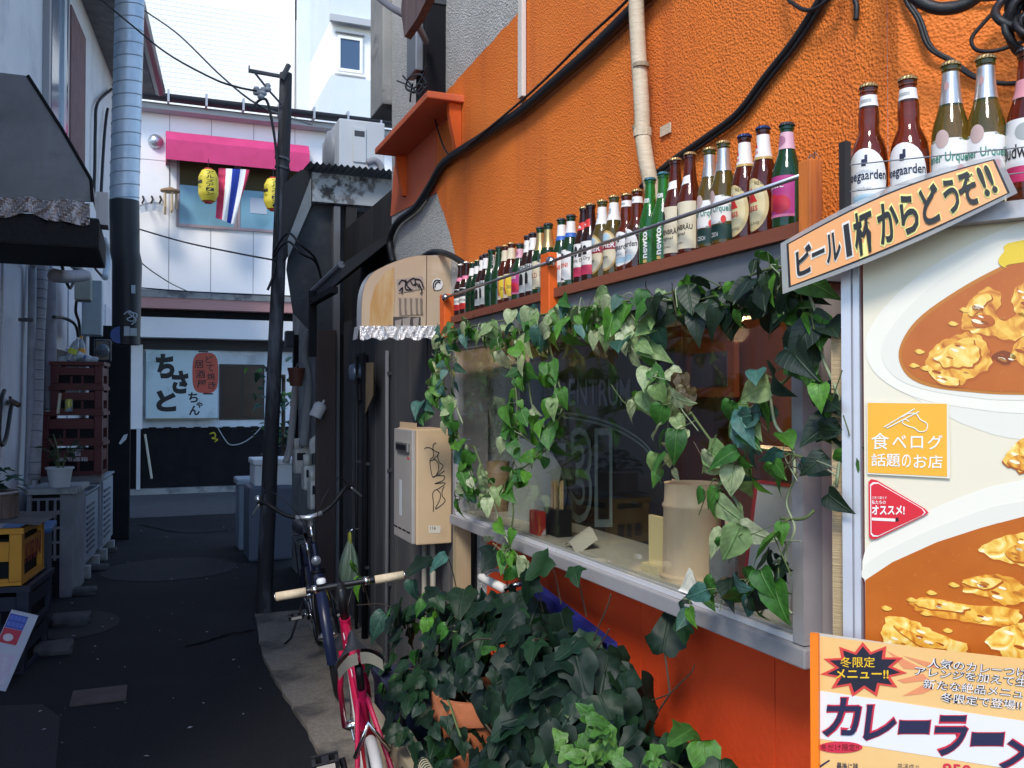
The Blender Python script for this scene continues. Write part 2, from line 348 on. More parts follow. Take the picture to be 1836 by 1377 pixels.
# graffiti scribble and stick on the dado
mb = MB().tube(smoothpts([F(376, 778, -.094), F(384, 776, -.094), F(386, 783, -.094), F(380, 786, -.094), F(390, 788, -.094), F(385, 792, -.094)], 5), .012, 5)
obj('graffiti_scribble', mb, flat('yellow_spray', (.55, .45, .04)), far)
obj('broom_stick', MB().tube([F(272, 858, -.45), F(260, 779, -.12)], .022, 6), mat('pale_stick', (.55, .5, .4), .6), label='pale thin stick leaning against the black dado of the white house', cat='stick')
obj('drooping_cable', MB().tube(smoothpts([F(390, 766, -.13), F(400, 783, -.13), F(412, 797, -.13), F(432, 795, -.13), F(452, 783, -.13), F(468, 766, -.13)], 5), .009, 5), mat('grey_cable', (.4, .42, .45), .5), label='pale cable drooping in a loop over the black dado under the sign board', cat='cable')
# round vent, hanging wooden chime, acrylic canopy
vent = MB().lathe([(.13, 0), (.125, .05), (.09, .10), (.04, .125), (0, .13)], 14, Matrix.Translation(F(279, 254, -.02)) @ Matrix.Rotation(R(90), 4, 'X'))
v_ = obj('vent_cover', vent, steel, smooth=True, label='small round metal vent cover on the upper white wall', cat='vent')
ch = thing('wind_chime', 'wooden wind chime hanging left of the blue upper window', 'wind chime', F(305, 382, -.3))
obj('chime_top', MB().lathe([(0, .06), (.16, 0), (.16, -.03), (0, -.03)], 12, Matrix.Translation(F(305, 341, -.3))), mat('chime_wood', (.3, .19, .1), .7), ch)
obj('string', MB().tube([F(305, 300, -.3), F(305, 341, -.3)], .006, 4), ink, ch)
for k in range(5):
    a = 2 * math.pi * k / 5; q = F(305, 345, -.3) + Vector((.1 * math.cos(a), .1 * math.sin(a), 0)); 
    obj('chime_tube', MB().tube([q, q - Vector((0, 0, .28 + .05 * (k % 3)))], .024, 6), mat('chime_pale', (.5, .38, .24), .6), ch)
ac = thing('acrylic_canopy', 'small clear acrylic door canopy on black brackets beside the grey duct', 'canopy', F(265, 385, -.35))
g = MB().grid(lambda u, v: F(248 + 44 * u, 368 + 16 * v - 6 * math.sin(u * 2.6), -.35 - .25 * v + .12 * math.sin(v * 3.1)), 8, 6)
obj('acrylic_sheet', g, mat('acrylic', (.42, .46, .5), .15, spec=.6, trans=.4), ac, smooth=True)
for q in (256, 272, 287): obj('bracket', MB().tube([F(q, 352, -.02), F(q + 2, 358, -.3), F(q - 1, 364, -.55)], .016, 5), black_paint, ac)
# paper lanterns and the striped flag
ylw = mat('lantern_yellow', (.68, .56, .05), .55, col2=(.6, .48, .04), scale=3)
def lantern(cx, cyt, cyb, label, txt):
    D = -.8; top = F(cx, cyt, D); bot = F(cx, cyb, D); h = top.z - bot.z; Rr = h * .31
    t = thing('paper_lantern', label, 'lantern', bot, 'yellow paper lanterns under the pink awning')
    prof = []
    for k in range(23):
        f = k / 22; r = Rr * (.55 + .45 * min(1, math.sin(math.pi * (.06 + .88 * f)) * 1.35)) * (1 + (.018 if k % 2 else 0)); prof.append((r, f * h))
    obj('shade', MB().lathe(prof, 20, Matrix.Translation(bot)), ylw, t, smooth=True)
    rd = mat('lantern_rim', (.6, .06, .04), .5)
    for z in (-.03, h - .01): obj('rim', MB().lathe([(Rr * .42, 0), (Rr * .42, .045), (Rr*.3, .05)], 16, Matrix.Translation(bot + Vector((0, 0, z)))), rd, t)
    obj('wire', MB().tube([top + Vector((0, 0, .03)), top + Vector((0, 0, .2))], .006, 4), ink, t)
    mb = MB()
    cyl = lambda x, y: Vector((top.x + Rr * 1.03 * math.sin(x / Rr - .15), top.y - Rr * 1.03 * math.cos(x / Rr - .15), bot.z + y))
    for k, ch_ in enumerate(txt): text_fit(mb, ch_, cyl, -.02, .11, h * (.82 - .135 * k), h * (.93 - .135 * k), bold=.008)
    obj('lettering', mb, ink, t, fixn=False); mb = MB()
    for k, ch_ in enumerate('ビール'): text_fit(mb, ch_, cyl, -.2, -.09, h * (.66 - .135 * k), h * (.77 - .135 * k), bold=-.01)
    obj('lettering', mb, ink, t, fixn=False)
    return t
lantern(373.5, 306, 361, 'yellow paper lantern with black lettering left of the striped flag', 'アルズアーン')
lantern(490, 322, 375, 'yellow paper lantern half hidden behind the dark pole', 'アルズアーン')
fl = thing('striped_flag', 'flag of red, white and blue vertical stripes hanging under the pink awning', 'flag', F(416, 402, -.7))
cols = [('stripe_red', (.62, .05, .12)), ('stripe_white', (.8, .8, .8)), ('stripe_blue', (.02, .05, .36)), ('stripe_white', (.8, .8, .8)), ('stripe_red', (.6, .04, .1))]
top = [392, 405, 416.5, 431, 441, 447.5]; bot_ = [386.5, 398, 406.5, 414, 420.5, 416]; yb = [391, 393.5, 397, 399.5, 398, 396]
for k in range(5):
    def fn(u, v, k=k):
        x = top[k] + (top[k+1] - top[k]) * u; xb_ = bot_[k] + (bot_[k+1] - bot_[k]) * u; y2 = yb[k] + (yb[k+1] - yb[k]) * u
        xx = x + (xb_ - x) * v ** 1.2; fold = .06 * math.sin((k + u) * 2.3 + v * 2) * (.3 + v) + (.18 * v * (k + u - 3.3) if k + u > 3.3 else 0)
        return F(xx, 301.5 + .6 * (k + u) + (y2 - 301.5) * v, -.7 + fold + .012 * math.sin(v * 40) * (k == 0))
    obj('stripe', MB().grid(fn, 6, 20), flat(cols[k][0], cols[k][1], .8), fl, smooth=True)
# ================================================================ taller buildings behind
TY = 26
tall = thing('tall_building', 'tall cream white tiled building rising behind the gutter of the white house', 'building', (0, TY, 0))
tx0, tx1 = -9.0, PY(528, 200, TY).x
obj('wall', MB().box((tx0, TY, 0), (tx1, TY + 10, 19)), white_tile, tall)
grd = mat('tile_joint', (.74, .73, .70), .6)
mb = MB()
zt0, zt1 = 7.5, 12.6
for k in range(40):
    z = zt0 + k * .13
    if z < zt1: mb.box((PY(255, 200, TY).x - .5, TY - .006, z), (PY(500, 200, TY).x, TY - .001, z + .018))
for k in range(34):
    x = PY(240, 200, TY).x + k * .13
    mb.box((x, TY - .0065, zt0), (x + .018, TY - .0012, zt1))
obj('tile_grid', mb, grd, tall, kind='stuff')
obj('down_pipe', MB().tube([(PY(538, 200, TY).x, TY - .12, 0), (PY(538, 200, TY).x, TY - .12, 18)], .11, 10), mat('white_pipe', (.78, .76, .76), .4), tall, smooth=True)
RY = 22.5
rb = thing('pale_building', 'pale blue white building with a small dark square window beyond the gutter', 'building', (4, RY, 0))
rx0, rx1 = PY(594, 100, RY).x, 14.0
pale = mat('pale_blue_render', (.58, .63, .70), .6, col2=(.64, .68, .74), scale=.7)
za, zb2 = PY(620, 138, RY).z, PY(620, 38, RY).z
obj('wall', MB().box((rx0, RY, 0), (rx1, RY + 8, za)).box((rx0, RY, zb2), (rx1, RY + 8, 17)).box((PY(532, 100, TY).x, TY - .3, 0), (rx0 + .6, TY + 1, 18)), pale, rb)
obj('recessed_panel', MB().box((rx0, RY + .15, za), (rx1, RY + 7.9, zb2)), white_tile, rb)
obj('ledge', MB().box((rx0 - .05, RY - .12, zb2 - .08), (rx1, RY - .003, zb2 + .09)), mat('ledge_grey', (.42, .43, .45), .7), rb)
wl, wh = PY(610, 122, RY + .1), PY(645, 74, RY + .1)
wnd = obj('window', MB().box((wl.x - .07, RY + .07, wl.z - .07), (wh.x + .07, RY + .147, wl.z)).box((wl.x - .07, RY + .07, wh.z), (wh.x + .07, RY + .147, wh.z + .07)).box((wl.x - .07, RY + .07, wl.z), (wl.x, RY + .147, wh.z)).box((wh.x, RY + .07, wl.z), (wh.x + .07, RY + .147, wh.z)), white_tile, rb)
obj('pane', MB().box((wl.x, RY + .10, wl.z), (wh.x, RY + .147, wh.z)), mat('blue_grey_pane', (.06, .10, .17), .15), wnd)
obj('sill', MB().box((wl.x - .15, RY + .02, wl.z - .17), (wh.x + .15, RY + .147, wl.z - .12)), white_tile, wnd)
obj('hood', MB().box((wl.x - .12, RY + .02, wh.z + .14), (wh.x + .12, RY + .147, wh.z + .18)), mat('ledge_grey', (.42, .43, .45)), wnd)
# ================================================================ left house
tL = math.tan(R(5)); LX = lambda y: -1.25 + tL * (y - 6)
dL = Vector((math.sin(R(5)), math.cos(R(5)), 0)); nL = Vector((dL.y, -dL.x, 0))
LO = Vector((-1.25, 6, 0))
def L(px, py, off=0): return PN(px, py, LO + nL * off, nL)
def MLw(y): return Matrix.Translation((LX(y), y, 0)) @ Matrix.Rotation(-R(5), 4, 'Z')
def ML(y): return Matrix.Translation((LX(y) + .1, y, 0)) @ Matrix.Rotation(-R(5), 4, 'Z')   # local x: out into the alley, y: along
lh = thing('left_house', 'pale panelled house with overhanging eave along the left of the alley', 'house', (LX(8), 8, 0))
NEAR = 1.7; FARY = 14.6
EZ = 6.35
obj('wall', MB().prism([Vector((LX(NEAR), NEAR, 0)), Vector((LX(FARY), FARY, 0)), Vector((LX(FARY) - 10, FARY, 0)), Vector((LX(NEAR) - 10, NEAR, 0))], (0, 0, EZ)), white_plaster, lh)
# lower wall boards
for k in range(12):
    y0 = 3.2 + k * .93
    obj('wall_panel', MB().box((.001, .008, .0), (.03, .922, 2.95), MLw(y0)), left_wall_m, lh)
    obj('batten', MB().box((.031, -.02, 0), (.045, .02, 2.95), MLw(y0)), left_wall_m, lh)
obj('eave', MB().prism([Vector((LX(NEAR) + .55, NEAR, EZ)), Vector((LX(FARY) + .55, FARY + .1, EZ)), Vector((LX(FARY) - 10, FARY + .1, EZ)), Vector((LX(NEAR) - 10, NEAR, EZ))], (0, 0, .12)), mat('eave_grey', (.2, .2, .21), .8, col2=(.12, .12, .13), scale=5), lh)
obj('eave_gutter', MB().tube([Vector((LX(NEAR) + .62, NEAR, EZ + .06)), Vector((LX(FARY) + .62, FARY + .1, EZ + .06))], .085, 8), mat('gutter_black', (.03, .033, .042)), lh, smooth=True)
# upper window with aluminium frame and rough pink render beside it
def lbox(name, px0, px1, z0, z1, off0, off1, m, parent):
    a = L(px0, 300).y; b_ = L(px1, 300).y
    ca = LO + dL * ((a - 6) / dL.y); cb = LO + dL * ((b_ - 6) / dL.y)
    p = [ca + nL * off0, cb + nL * off0, cb + nL * off1, ca + nL * off1]
    return obj(name, MB().prism([q + Vector((0, 0, z0)) for q in p], (0, 0, z1 - z0)), m, parent)
w1 = lbox('window', 74, 112, 3.6, 6.2, .002, .06, mat('alu_frame', (.3, .3, .33), .45, .4), lh)
lbox('pane', 78, 96, 3.7, 6.1, .061, .066, mat('dim_pane', (.2, .24, .3), .12), w1)
lbox('pane', 100, 108, 3.7, 6.1, .061, .066, mat('dark_pane', (.03, .035, .045), .12), w1)
lbox('sash', 96, 101, 3.65, 6.15, .061, .09, mat('alu_blue', (.42, .5, .58), .35, .6), w1)
lbox('rough_render', 117, 144, 3.5, 5.9, .002, .05, mat('pink_render', (.24, .14, .14), .9, col2=(.17, .1, .1), scale=12, bump=.03, bscale=16, stretch=(1, 1, .3)), lh)
lbox('lower_window', 72, 135, 1.55, 2.15, .032, .06, mat('dark_frame', (.06, .055, .06), .5), lh)
# ================================================================ the orange house on the right
XW = 1.42                                  # stucco wall plane
KC = Vector((XW, 1.381, 0))                # corner where the wall turns
tE = Vector((.545, -.838, 0)).normalized(); tN = Vector((tE.y, -tE.x, 0))      # along the turned wall, outward
ENDY = 5.5; TOPZ = 7.0
wy0, wy1 = 1.51, 3.85                      # window box
wz0, wz1 = 1.085, 1.90
oh = thing('orange_house', 'orange stucco house with a big shop window along the right of the alley', 'house', (XW, 3, 0))
def W(px, py, off=0): return PX(px, py, XW - off)
mb = MB()
mb.box((XW, wy0 - .1, wz1), (XW + .25, ENDY, TOPZ))                     # above the window
mb.box((XW + .001, wy1 + .02, 0), (XW + .249, ENDY - .001, wz1 - .001))         # far side of window
obj('wall', mb, stucco_g, oh)
# turned wall behind the corner
a = KC.copy(); b = KC + tE * 3.0
mb = MB().prism([Vector((XW + .0, wy0 - .101, wz1)), a + Vector((0, 0, wz1)), b + Vector((0, 0, wz1)), b + Vector((1, .3, wz1)), Vector((XW + .3, wy0 - .101, wz1))], (0, 0, TOPZ - wz1))
obj('turned_wall', mb, stucco_o, oh)
mb = MB().prism([a + Vector((-.02, .05, 0)) , a + Vector((-.02, 0, 0)), b + Vector((-.02, 0, 0)), b + Vector((1, .3, 0)), a + Vector((.4, .05, 0))], (0, 0, wz1 - .001))
obj('corner_wall', mb, red_wall, oh)
# orange coat over the grey stucco: outline follows the painted edge, wandering a little
def coat(name, pix, m, off=.004, n=7, amp=.006):
    P = []
    for i in range(len(pix)):
        A = Vector(pix[i]); B = Vector(pix[(i + 1) % len(pix)])
        for k in range(n):
            q = A.lerp(B, k / n); P.append(q)
    pts = []
    for i, q in enumerate(P):
        w_ = W(q.x, q.y, off); w_.y += random.uniform(-amp, amp); w_.z += random.uniform(-amp, amp); pts.append(w_)
    return obj(name, MB().prism(pts, (off - .0005, 0, 0)), m, oh)
cy = wy0 - .1
def YZ(y, z): return Vector((XW - .004, y, z))
edge = [W(q[0], q[1], .004) for q in ((1010, -75), (940, 9), (880, 78), (830, 132), (797, 170), (779, 205))]
lowr = [W(q[0], q[1], .004) for q in ((783, 300), (783, 345), (800, 398), (812, 440), (820, 470))]
out = [YZ(cy, TOPZ), YZ(edge[0].y + .0, TOPZ)] + edge + lowr + [YZ(wy1 + .05, wz1 + .0), YZ(cy, wz1)]
P = []
for i in range(len(out)):
    A, B = out[i], out[(i + 1) % len(out)]; n = max(1, min(10, int((B - A).length / .06)))
    for k in range(n):
        q = A.lerp(B, k / n)
        if 1 < i < 13 and k: q += Vector((0, random.uniform(-.008, .008), random.uniform(-.008, .008)))
        P.append(q)
obj('orange_coat', MB().prism(P, (.0035, 0, 0)), stucco_o, oh)
# little orange hood with side brackets over a painted panel
hz = 3.10; hy0, hy1 = 4.12, 5.17
panel = [W(783, 232, .006), W(783, 345, .006), W(700, 388, .006), W(706, 300, .006), Vector((XW - .006, hy1, hz)), Vector((XW - .006, hy0, hz))]
obj('painted_panel', MB().prism(panel, (.005, 0, 0)), mat('orange_worn', (.66, .15, .06), .65, col2=(.6, .12, .045), scale=3, bump=.001, bscale=50), oh)
hood = obj('window_hood', MB().bbox((1.23, hy0 - .03, hz), (XW - .001, hy1, hz + .035), .006), mat('orange_worn', (.5, .13, .06)), oh)
for y in (hy0, hy1 - .05):
    obj('hood_bracket', MB().prism([(XW - .007, y, hz - .001), (1.35, y, hz - .001), (1.35, y, hz - .05), (XW - .03, y, hz - .24), (XW - .007, y, hz - .24)], (0, .04, 0)), orange_smooth, hood)
# lower wall below the window: smooth red-orange boards with thin joints
ly = [1.3, 1.78, 2.42, 3.1, 3.78]
for i in range(len(ly) - 1):
    obj('lower_panel', MB().box((XW - .0, ly[i] + .002, .0), (XW + .1, ly[i+1] - .002, wz0 + .0)), red_wall, oh)
obj('plinth', MB().box((XW - .02, 1.3, .0), (XW - .001, ENDY, .14)), concrete, oh)
# dark recess beside the window where the heater hangs
obj('dark_boarding', MB().box((XW - .012, wy1 + .06, 0), (XW - .001, ENDY, 2.18)), wood_dark, oh)
for k in range(5):
    y = wy1 + .12 + k * .33
    obj('board', MB().box((XW - .03, y, .03), (XW - .0125, y + .30, 2.15)), mat('grey_board', (.06, .06, .067), .8, col2=(.095, .093, .095), scale=5, stretch=(1, 1, .1), bump=.002, bscale=40, col3=(.19, .175, .15), scale3=7, cov3=(.64, .68)), oh)
obj('jamb_stud', MB().box((1.30, wy1 + .005, .5), (1.37, wy1 + .055, wz0)), mat('pale_stud', (.42, .33, .2), .7, col2=(.3, .22, .13), scale=8, stretch=(1, 1, .15)), oh)
# ---------------------------------------------------------------- window box
XF = 1.28
sill = mat('sill_alu', (.36, .35, .36), .55, .15, col2=(.3, .29, .3), scale=5, bump=.0006, bscale=250)
fr = MB()
fr.box((XF, wy0, wz0 + .045), (XF + .05, wy0 + .035, wz1))                       # near stile
fr.box((XF, wy1 - .03, wz0 + .045), (XF + .05, wy1, wz1))                        # far stile
fr.box((XF + .001, wy0 + .035, wz1 - .03), (XF + .05, wy1 - .03, wz1))                    # head
win = obj('window', fr, sill, oh)
obj('sill', MB().bbox((XF - .012, wy0 - .015, wz0), (XW + .02, wy1 + .01, wz0 + .042), .004), sill, win)
obj('sill_track', MB().box((XF + .006, wy0 + .036, wz0 + .043), (XF + .012, wy1 - .031, wz0 + .056)).box((XF + .03, wy0 + .036, wz0 + .043), (XF + .036, wy1 - .031, wz0 + .056)), mat('track_white', (.7, .7, .72), .4, .3), win)
obj('near_cheek', MB().box((XF + .051, wy0 + .002, wz0 + .043), (XW + .02, wy0 + .03, wz1)), mat('cheek_grey', (.5, .48, .46), .5, col2=(.44, .42, .4), scale=5), win)
obj('far_cheek', MB().box((XF + .051, wy1 - .028, wz0 + .043), (XW + .02, wy1 - .003, wz1)), sill, win)
pane = obj('pane', MB().box((XF + .018, wy0 + .036, wz0 + .046), (XF + .021, wy1 - .031, wz1 - .031)), glass_mat('window_glass', (.96, .97, .95), .06), win)
# room behind the glass
rx = 3.0
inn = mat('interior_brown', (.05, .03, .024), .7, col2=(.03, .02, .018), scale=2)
room = MB()
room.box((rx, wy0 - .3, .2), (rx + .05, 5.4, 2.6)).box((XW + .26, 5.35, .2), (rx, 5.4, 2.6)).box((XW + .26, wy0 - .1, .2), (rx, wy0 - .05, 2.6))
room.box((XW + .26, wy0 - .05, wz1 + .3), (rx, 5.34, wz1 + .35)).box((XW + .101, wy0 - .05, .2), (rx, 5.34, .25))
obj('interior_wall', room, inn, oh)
obj('inner_counter', MB().box((XF + .06, wy0 + .031, wz0 + .044), (XW + .42, wy1 - .029, wz0 + .056)), mat('counter_cream', (.62, .57, .46), .4, col2=(.54, .5, .4), scale=4), oh)
for k in range(11):
    obj('wall_board', MB().box((rx - .02, wy0 + .02 + k * .34, .3), (rx - .001, wy0 + .34 + k * .34, 2.2)), mat('interior_red_board', (.13, .045, .022), .5, col2=(.08, .03, .018), scale=4, stretch=(1, 1, .2)), oh)
def I(px, py, X): return PX(px, py, X)
pf = thing('picture_frame', 'dark blue picture in a red wooden frame inside the shop', 'picture', I(1270, 730, 2.6))
a, b = I(1232, 712, 2.6), I(1316, 610, 2.6)
obj('frame', MB().box((2.6, b.y, a.z), (2.63, a.y, b.z)), mat('red_wood', (.07, .022, .012), .5), pf)
obj('picture', MB().box((2.595, b.y + .05, a.z + .05), (2.5999, a.y - .05, b.z - .05)), mat('print_navy', (.02, .025, .07), .5, col2=(.01, .012, .03), scale=4), pf)
# tall dark panel with pale numerals, put in behind the glass for a reflected sign
mx = XF + .34
mp = thing('numeral_panel', 'dark panel with arch and pale numerals put in for a sign reflected in the window', 'panel', I(1080, 930, mx))
a, b = I(1000, 965, mx), I(1200, 600, mx)
obj('panel', MB().box((mx, b.y, wz0 + .056), (mx + .02, a.y + .42, wz1 - .08)), mat('panel_dark', (.012, .013, .018), .2, col2=(.03, .022, .022), scale=2), mp)
num = flat('numeral_grey', (.2, .25, .25), .4); numd = flat('numeral_dark', (.012, .016, .02), .3)
q = lambda o: (lambda x, y: I(x, -y, mx - o))
for ch_, x0_, x1_, y0_, y1_ in (('2', 944, 980, 905, 795), ('5', 984, 1017, 925, 795), ('3', 1022, 1062, 938, 766), ('1', 1066, 1098, 945, 768)):
    obj('numeral', text_fit(MB(), ch_, q(.003), x0_, x1_, -y0_, -y1_, bold=.05), num, mp, fixn=False)
    obj('numeral_line', text_fit(MB(), ch_, q(.005), x0_ + 6, x1_ - 6, -y0_ + 14, -y1_ - 12, bold=-.005), numd, mp, fixn=False)
for dz in (0, 8):
    obj('arch', MB().tube(smoothpts([I(1010, 740 + dz, mx - .004), I(1060, 748 + dz, mx - .004), I(1110, 765 + dz, mx - .004), I(1150, 790 + dz, mx - .004), I(1170, 815 + dz, mx - .004), I(1168, 835, mx - .004)], 5), .0045, 4), num, mp)
obj('lettering', text_fit(MB(), 'ENTRUM', q(.003), 1020, 1130, -728, -680, bold=.01), flat('letter_blue', (.12, .14, .2)), mp, fixn=False)
# pendant lamp that is lit
lp = I(1320, 570, 2.2)
lt = thing('pendant_lamp', 'small lit pendant lamp hanging inside the shop window', 'lamp', lp)
obj('lamp_shade', MB().lathe([(.02, .10), (.05, .085), (.085, .02), (.09, 0)], 18, Matrix.Translation(lp)), mat('shade_black', (.02, .018, .016), .4), lt, smooth=True)
obj('bulb', MB().lathe([(0, -.02), (.025, -.012), (.036, .012), (.028, .04), (.012, .06), (0, .06)], 12, Matrix.Translation(lp)), mat('bulb_glow', (1, .72, .4), .4, emit=9), lt, smooth=True)
obj('flex', MB().tube([lp + Vector((0, 0, .1)), lp + Vector((0, 0, .5))], .004, 5), ink, lt)
pl = bpy.data.lights.new('lamp_light', 'POINT'); pl.energy = 16; pl.color = (1, .68, .38); pl.shadow_soft_size = .04
plo = bpy.data.objects.new('lamp_light', pl); sc.collection.objects.link(plo); plo.parent = lt; plo.location = (0, 0, -.06)
# things on the counter
ct = wz0 + .056
def on(px, X): 
    d = ray(px, 700); return Vector((X, d.y * X / d.x, ct))
jx = XF + .15; j = on(1240, jx); sc_ = .056
jug = thing('jug', 'frosted cream plastic jug standing on the counter behind the glass', 'jug', j)
obj('body', MB().lathe([(0, .003), (.084, .003), (.09, 0), (.092, .012), (.083, .018), (.080, .20), (.084, .205), (.084, .212), (.079, .218), (.077, .265), (.079, .272), (.074, .268), (.073, .21), (.075, .02), (0, .015)], 24, Matrix.Translation(j)), mat('frosted_cream', (.74, .56, .37), .35, col2=(.68, .5, .32), scale=6), jug, smooth=40)
obj('spout', MB().prism([j + Vector((-.02, .074, .268)), j + Vector((.02, .074, .268)), j + Vector((0, .105, .274))], (0, 0, -.03)), mat('frosted_cream', (.5, .44, .36)), jug)
obj('handle', MB().tube(smoothpts([j + Vector((.03, -.074, .23)), j + Vector((.03, -.12, .22)), j + Vector((.03, -.125, .13)), j + Vector((.03, -.078, .07))], 5), .009, 8), mat('frosted_cream', (.5, .44, .36)), jug, smooth=True)
tg = mat('tumbler_glass', (.75, .72, .66), .05, trans=.75, spec=.6)
tp = on(1296, XF + .065)
tum = thing('tumbler', 'clear ribbed tumblers nested upside down beside the jug', 'tumbler', tp)
for k in range(4):
    mb = MB(); seg = 24; prof = [(.036, 0), (.037, .012), (.030, .1), (.027, .1), (.033, .012), (.032, 0)]
    for i, (r_, z_) in enumerate(prof):
        mb.v += [tp + Vector(((r_ * (1 + .03 * (s % 2))) * math.cos(2*math.pi*s/seg), (r_ * (1 + .03 * (s % 2))) * math.sin(2*math.pi*s/seg), z_ + k * .027)) for s in range(seg)]
    for i in range(len(prof) - 1):
        mb.f += [(i*seg+s, i*seg+(s+1) % seg, (i+1)*seg+(s+1) % seg, (i+1)*seg+s) for s in range(seg)]
    obj('glass', mb, tg, tum)
mn = on(1175, XF + .10)
mh = thing('menu_holder', 'pale yellow card menu in a wooden holder left of the jug', 'menu', mn)
obj('card', MB().box((mn.x, mn.y - .035, ct + .02), (mn.x + .012, mn.y + .04, ct + .165)), mat('card_yellow', (.72, .58, .28), .7), mh)
obj('foot', MB().bbox((mn.x - .02, mn.y - .045, ct), (mn.x + .04, mn.y + .05, ct + .024), .003), mat('card_wood', (.62, .52, .3), .6), mh)
st = on(1370, XF + .10)
ms = thing('menu_stand', 'tall grey menu board with a red disc and red edge near the window corner', 'menu board', st)
M_ = Matrix.Translation((st.x, st.y, ct)) @ Matrix.Rotation(R(9), 4, 'Y')
obj('board', MB().box((0, -.085, 0), (.012, .085, .30), M_), mat('board_grey', (.56, .54, .52), .5, col2=(.48, .46, .44), scale=6), ms)
obj('edge', MB().box((-.004, .0851, 0), (.016, .094, .302), M_).box((-.004, -.094, .3005), (.016, .094, .309), M_), mat('board_red', (.45, .02, .02), .4), ms)
obj('red_disc', MB().sheet([M_ @ Vector((-.003, .03 + .035 * math.cos(a), .05 + .04 * math.sin(a))) for a in [2*math.pi*k/24 for k in range(24)]]), flat('disc_red', (.55, .03, .02)), ms)
np_ = on(1258, XF + .05)
obj('napkin', MB().grid(lambda u, v: np_ + Vector((.07 * (v - .5), .12 * (.5 - u), .004 + .03 * math.sin(u * 7 + v * 3) * math.sin(v * 3.1) ** 2 + .03 * (1 - abs(2*v - 1)))), 8, 6), mat('napkin_white', (.72, .7, .66), .8), label='crumpled white napkin on the counter in front of the tumblers', cat='napkin')
bx = on(1000, XF + .14)
cb = thing('chopstick_box', 'bundle of wooden chopsticks standing in a dark box behind the glass', 'chopstick box', bx)
obj('box', MB().bbox((bx.x - .03, bx.y - .06, ct), (bx.x + .03, bx.y + .06, ct + .10), .004), mat('box_black', (.015, .014, .016), .4), cb)
for k in range(14):
    xx, yy = bx.x + random.uniform(-.022, .022), bx.y - .045 + k * .007
    obj('chopstick', MB().box((xx, yy, ct + .101), (xx + .005, yy + .005, ct + .20 + random.uniform(-.01, .01))), mat('chopstick_wood', (.55, .38, .2), .6), cb)
cn = on(893, XF + .2)
obj('canister', MB().lathe([(0, 0), (.055, 0), (.058, .01), (.058, .19), (.052, .2), (.052, .225), (0, .23)], 20, Matrix.Translation(cn)), mat('canister_tan', (.36, .24, .12), .4, col2=(.28, .18, .1), scale=4), smooth=40, label='tan canister with a lid behind the far end of the window', cat='canister')
fp = on(945, XF + .16)
obj('paper_sheet', MB().grid(lambda u, v: fp + Vector((.02 * math.sin(u * 3) + .05 * v, .22 - .44 * u, .34 * v * (1 - .3 * u * u))), 8, 8), mat('misty_paper', (.4, .42, .4), .7, col2=(.34, .36, .35), scale=3), smooth=True, label='pale curled paper sheet standing behind the far panes', cat='paper')
rbx = on(958, XF + .06)
obj('red_packet', MB().bbox((rbx.x, rbx.y - .04, ct), (rbx.x + .03, rbx.y + .05, ct + .09), .004), mat('packet_red', (.5, .03, .02), .4, col2=(.6, .5, .45), scale=9, contrast=(.6, .62)), label='small red packet on the counter under the hanging vine', cat='packet')
cp = on(1022, XF + .05)
obj('note_paper', MB().grid(lambda u, v: cp + Vector((.08 * v, .1 * (.5 - u), .05 * v + .02 * math.sin(u * 4))), 5, 4), mat('note_beige', (.45, .42, .34), .8), smooth=True, label='beige folded note lying on the counter beside the dark panel', cat='paper')
hj = on(1400, XF + .22)
obj('red_bottle_crate', MB().bbox((hj.x, hj.y - .16, ct), (hj.x + .1, hj.y + .2, ct + .38), .01), mat('rust_brown', (.12, .03, .015), .5), label='rust red box standing behind the grey menu board', cat='box')
obj('curtain', MB().grid(lambda u, v: Vector((XF + .30 + .02 * math.sin(u * 40), wy0 + .05 + .28 * u, ct + .8 * v)), 40, 4), mat('brown_curtain', (.16, .11, .075), .85), smooth=True, label='brown curtain gathered behind the near window corner', cat='curtain')
# ================================================================ bottle shelf with rail
shelf_z = 2.018
sh = thing('bottle_shelf', 'long brown wooden shelf with a thin steel rail above the window', 'shelf', (1.33, 2.7, shelf_z))
shw = mat('shelf_wood', (.24, .075, .04), .55, col2=(.17, .05, .03), scale=9, stretch=(1, .08, 1), bump=.0015, bscale=40)
ry = PX(1448, 300, 1.235).y; sy1 = PX(805, 560, 1.235).y
obj('board', MB().box((1.243, ry + .012, shelf_z - .03), (XW - .004, sy1, shelf_z)), shw, sh)
obj('fascia', MB().box((1.262, wy0 - .02, wz1 + .001), (XW - .004, sy1 + .02, shelf_z - .031)), mat('fascia_grey', (.13, .14, .17), .5, col2=(.17, .18, .2), scale=4), sh)
rod_z = 2.104
yA, yB = PX(985, 468, 1.225).y, PX(1436, 318, 1.225).y; yL = PX(797, 545, 1.225).y
for y0_, y1_ in ((yB, yA), (yA, yL)): obj('rail', MB().tube([(1.225, y0_, rod_z), (1.225, y1_, rod_z)], .0055, 8), mat('rail_steel', (.42, .42, .44), .3, .9), sh, smooth=True)
for y in (yA, yL):
    obj('rail_knob', MB().lathe([(0, -.02), (.012, -.016), (.018, 0), (.012, .016), (0, .02)], 12, Matrix.Translation((1.225, y - .012, rod_z)) @ Matrix.Rotation(R(90), 4, 'X')), mat('chrome', (.6, .6, .6), .15, 1), sh, smooth=True)
obj('post', MB().bbox((1.225, yA + .006, wz1 + .03), (1.29, yA + .075, rod_z + .035), .004), orange_smooth, sh)
obj('post', MB().bbox((1.225, yL + .004, wz1 + .01), (1.29, yL + .075, rod_z + .02), .004), orange_smooth, sh)
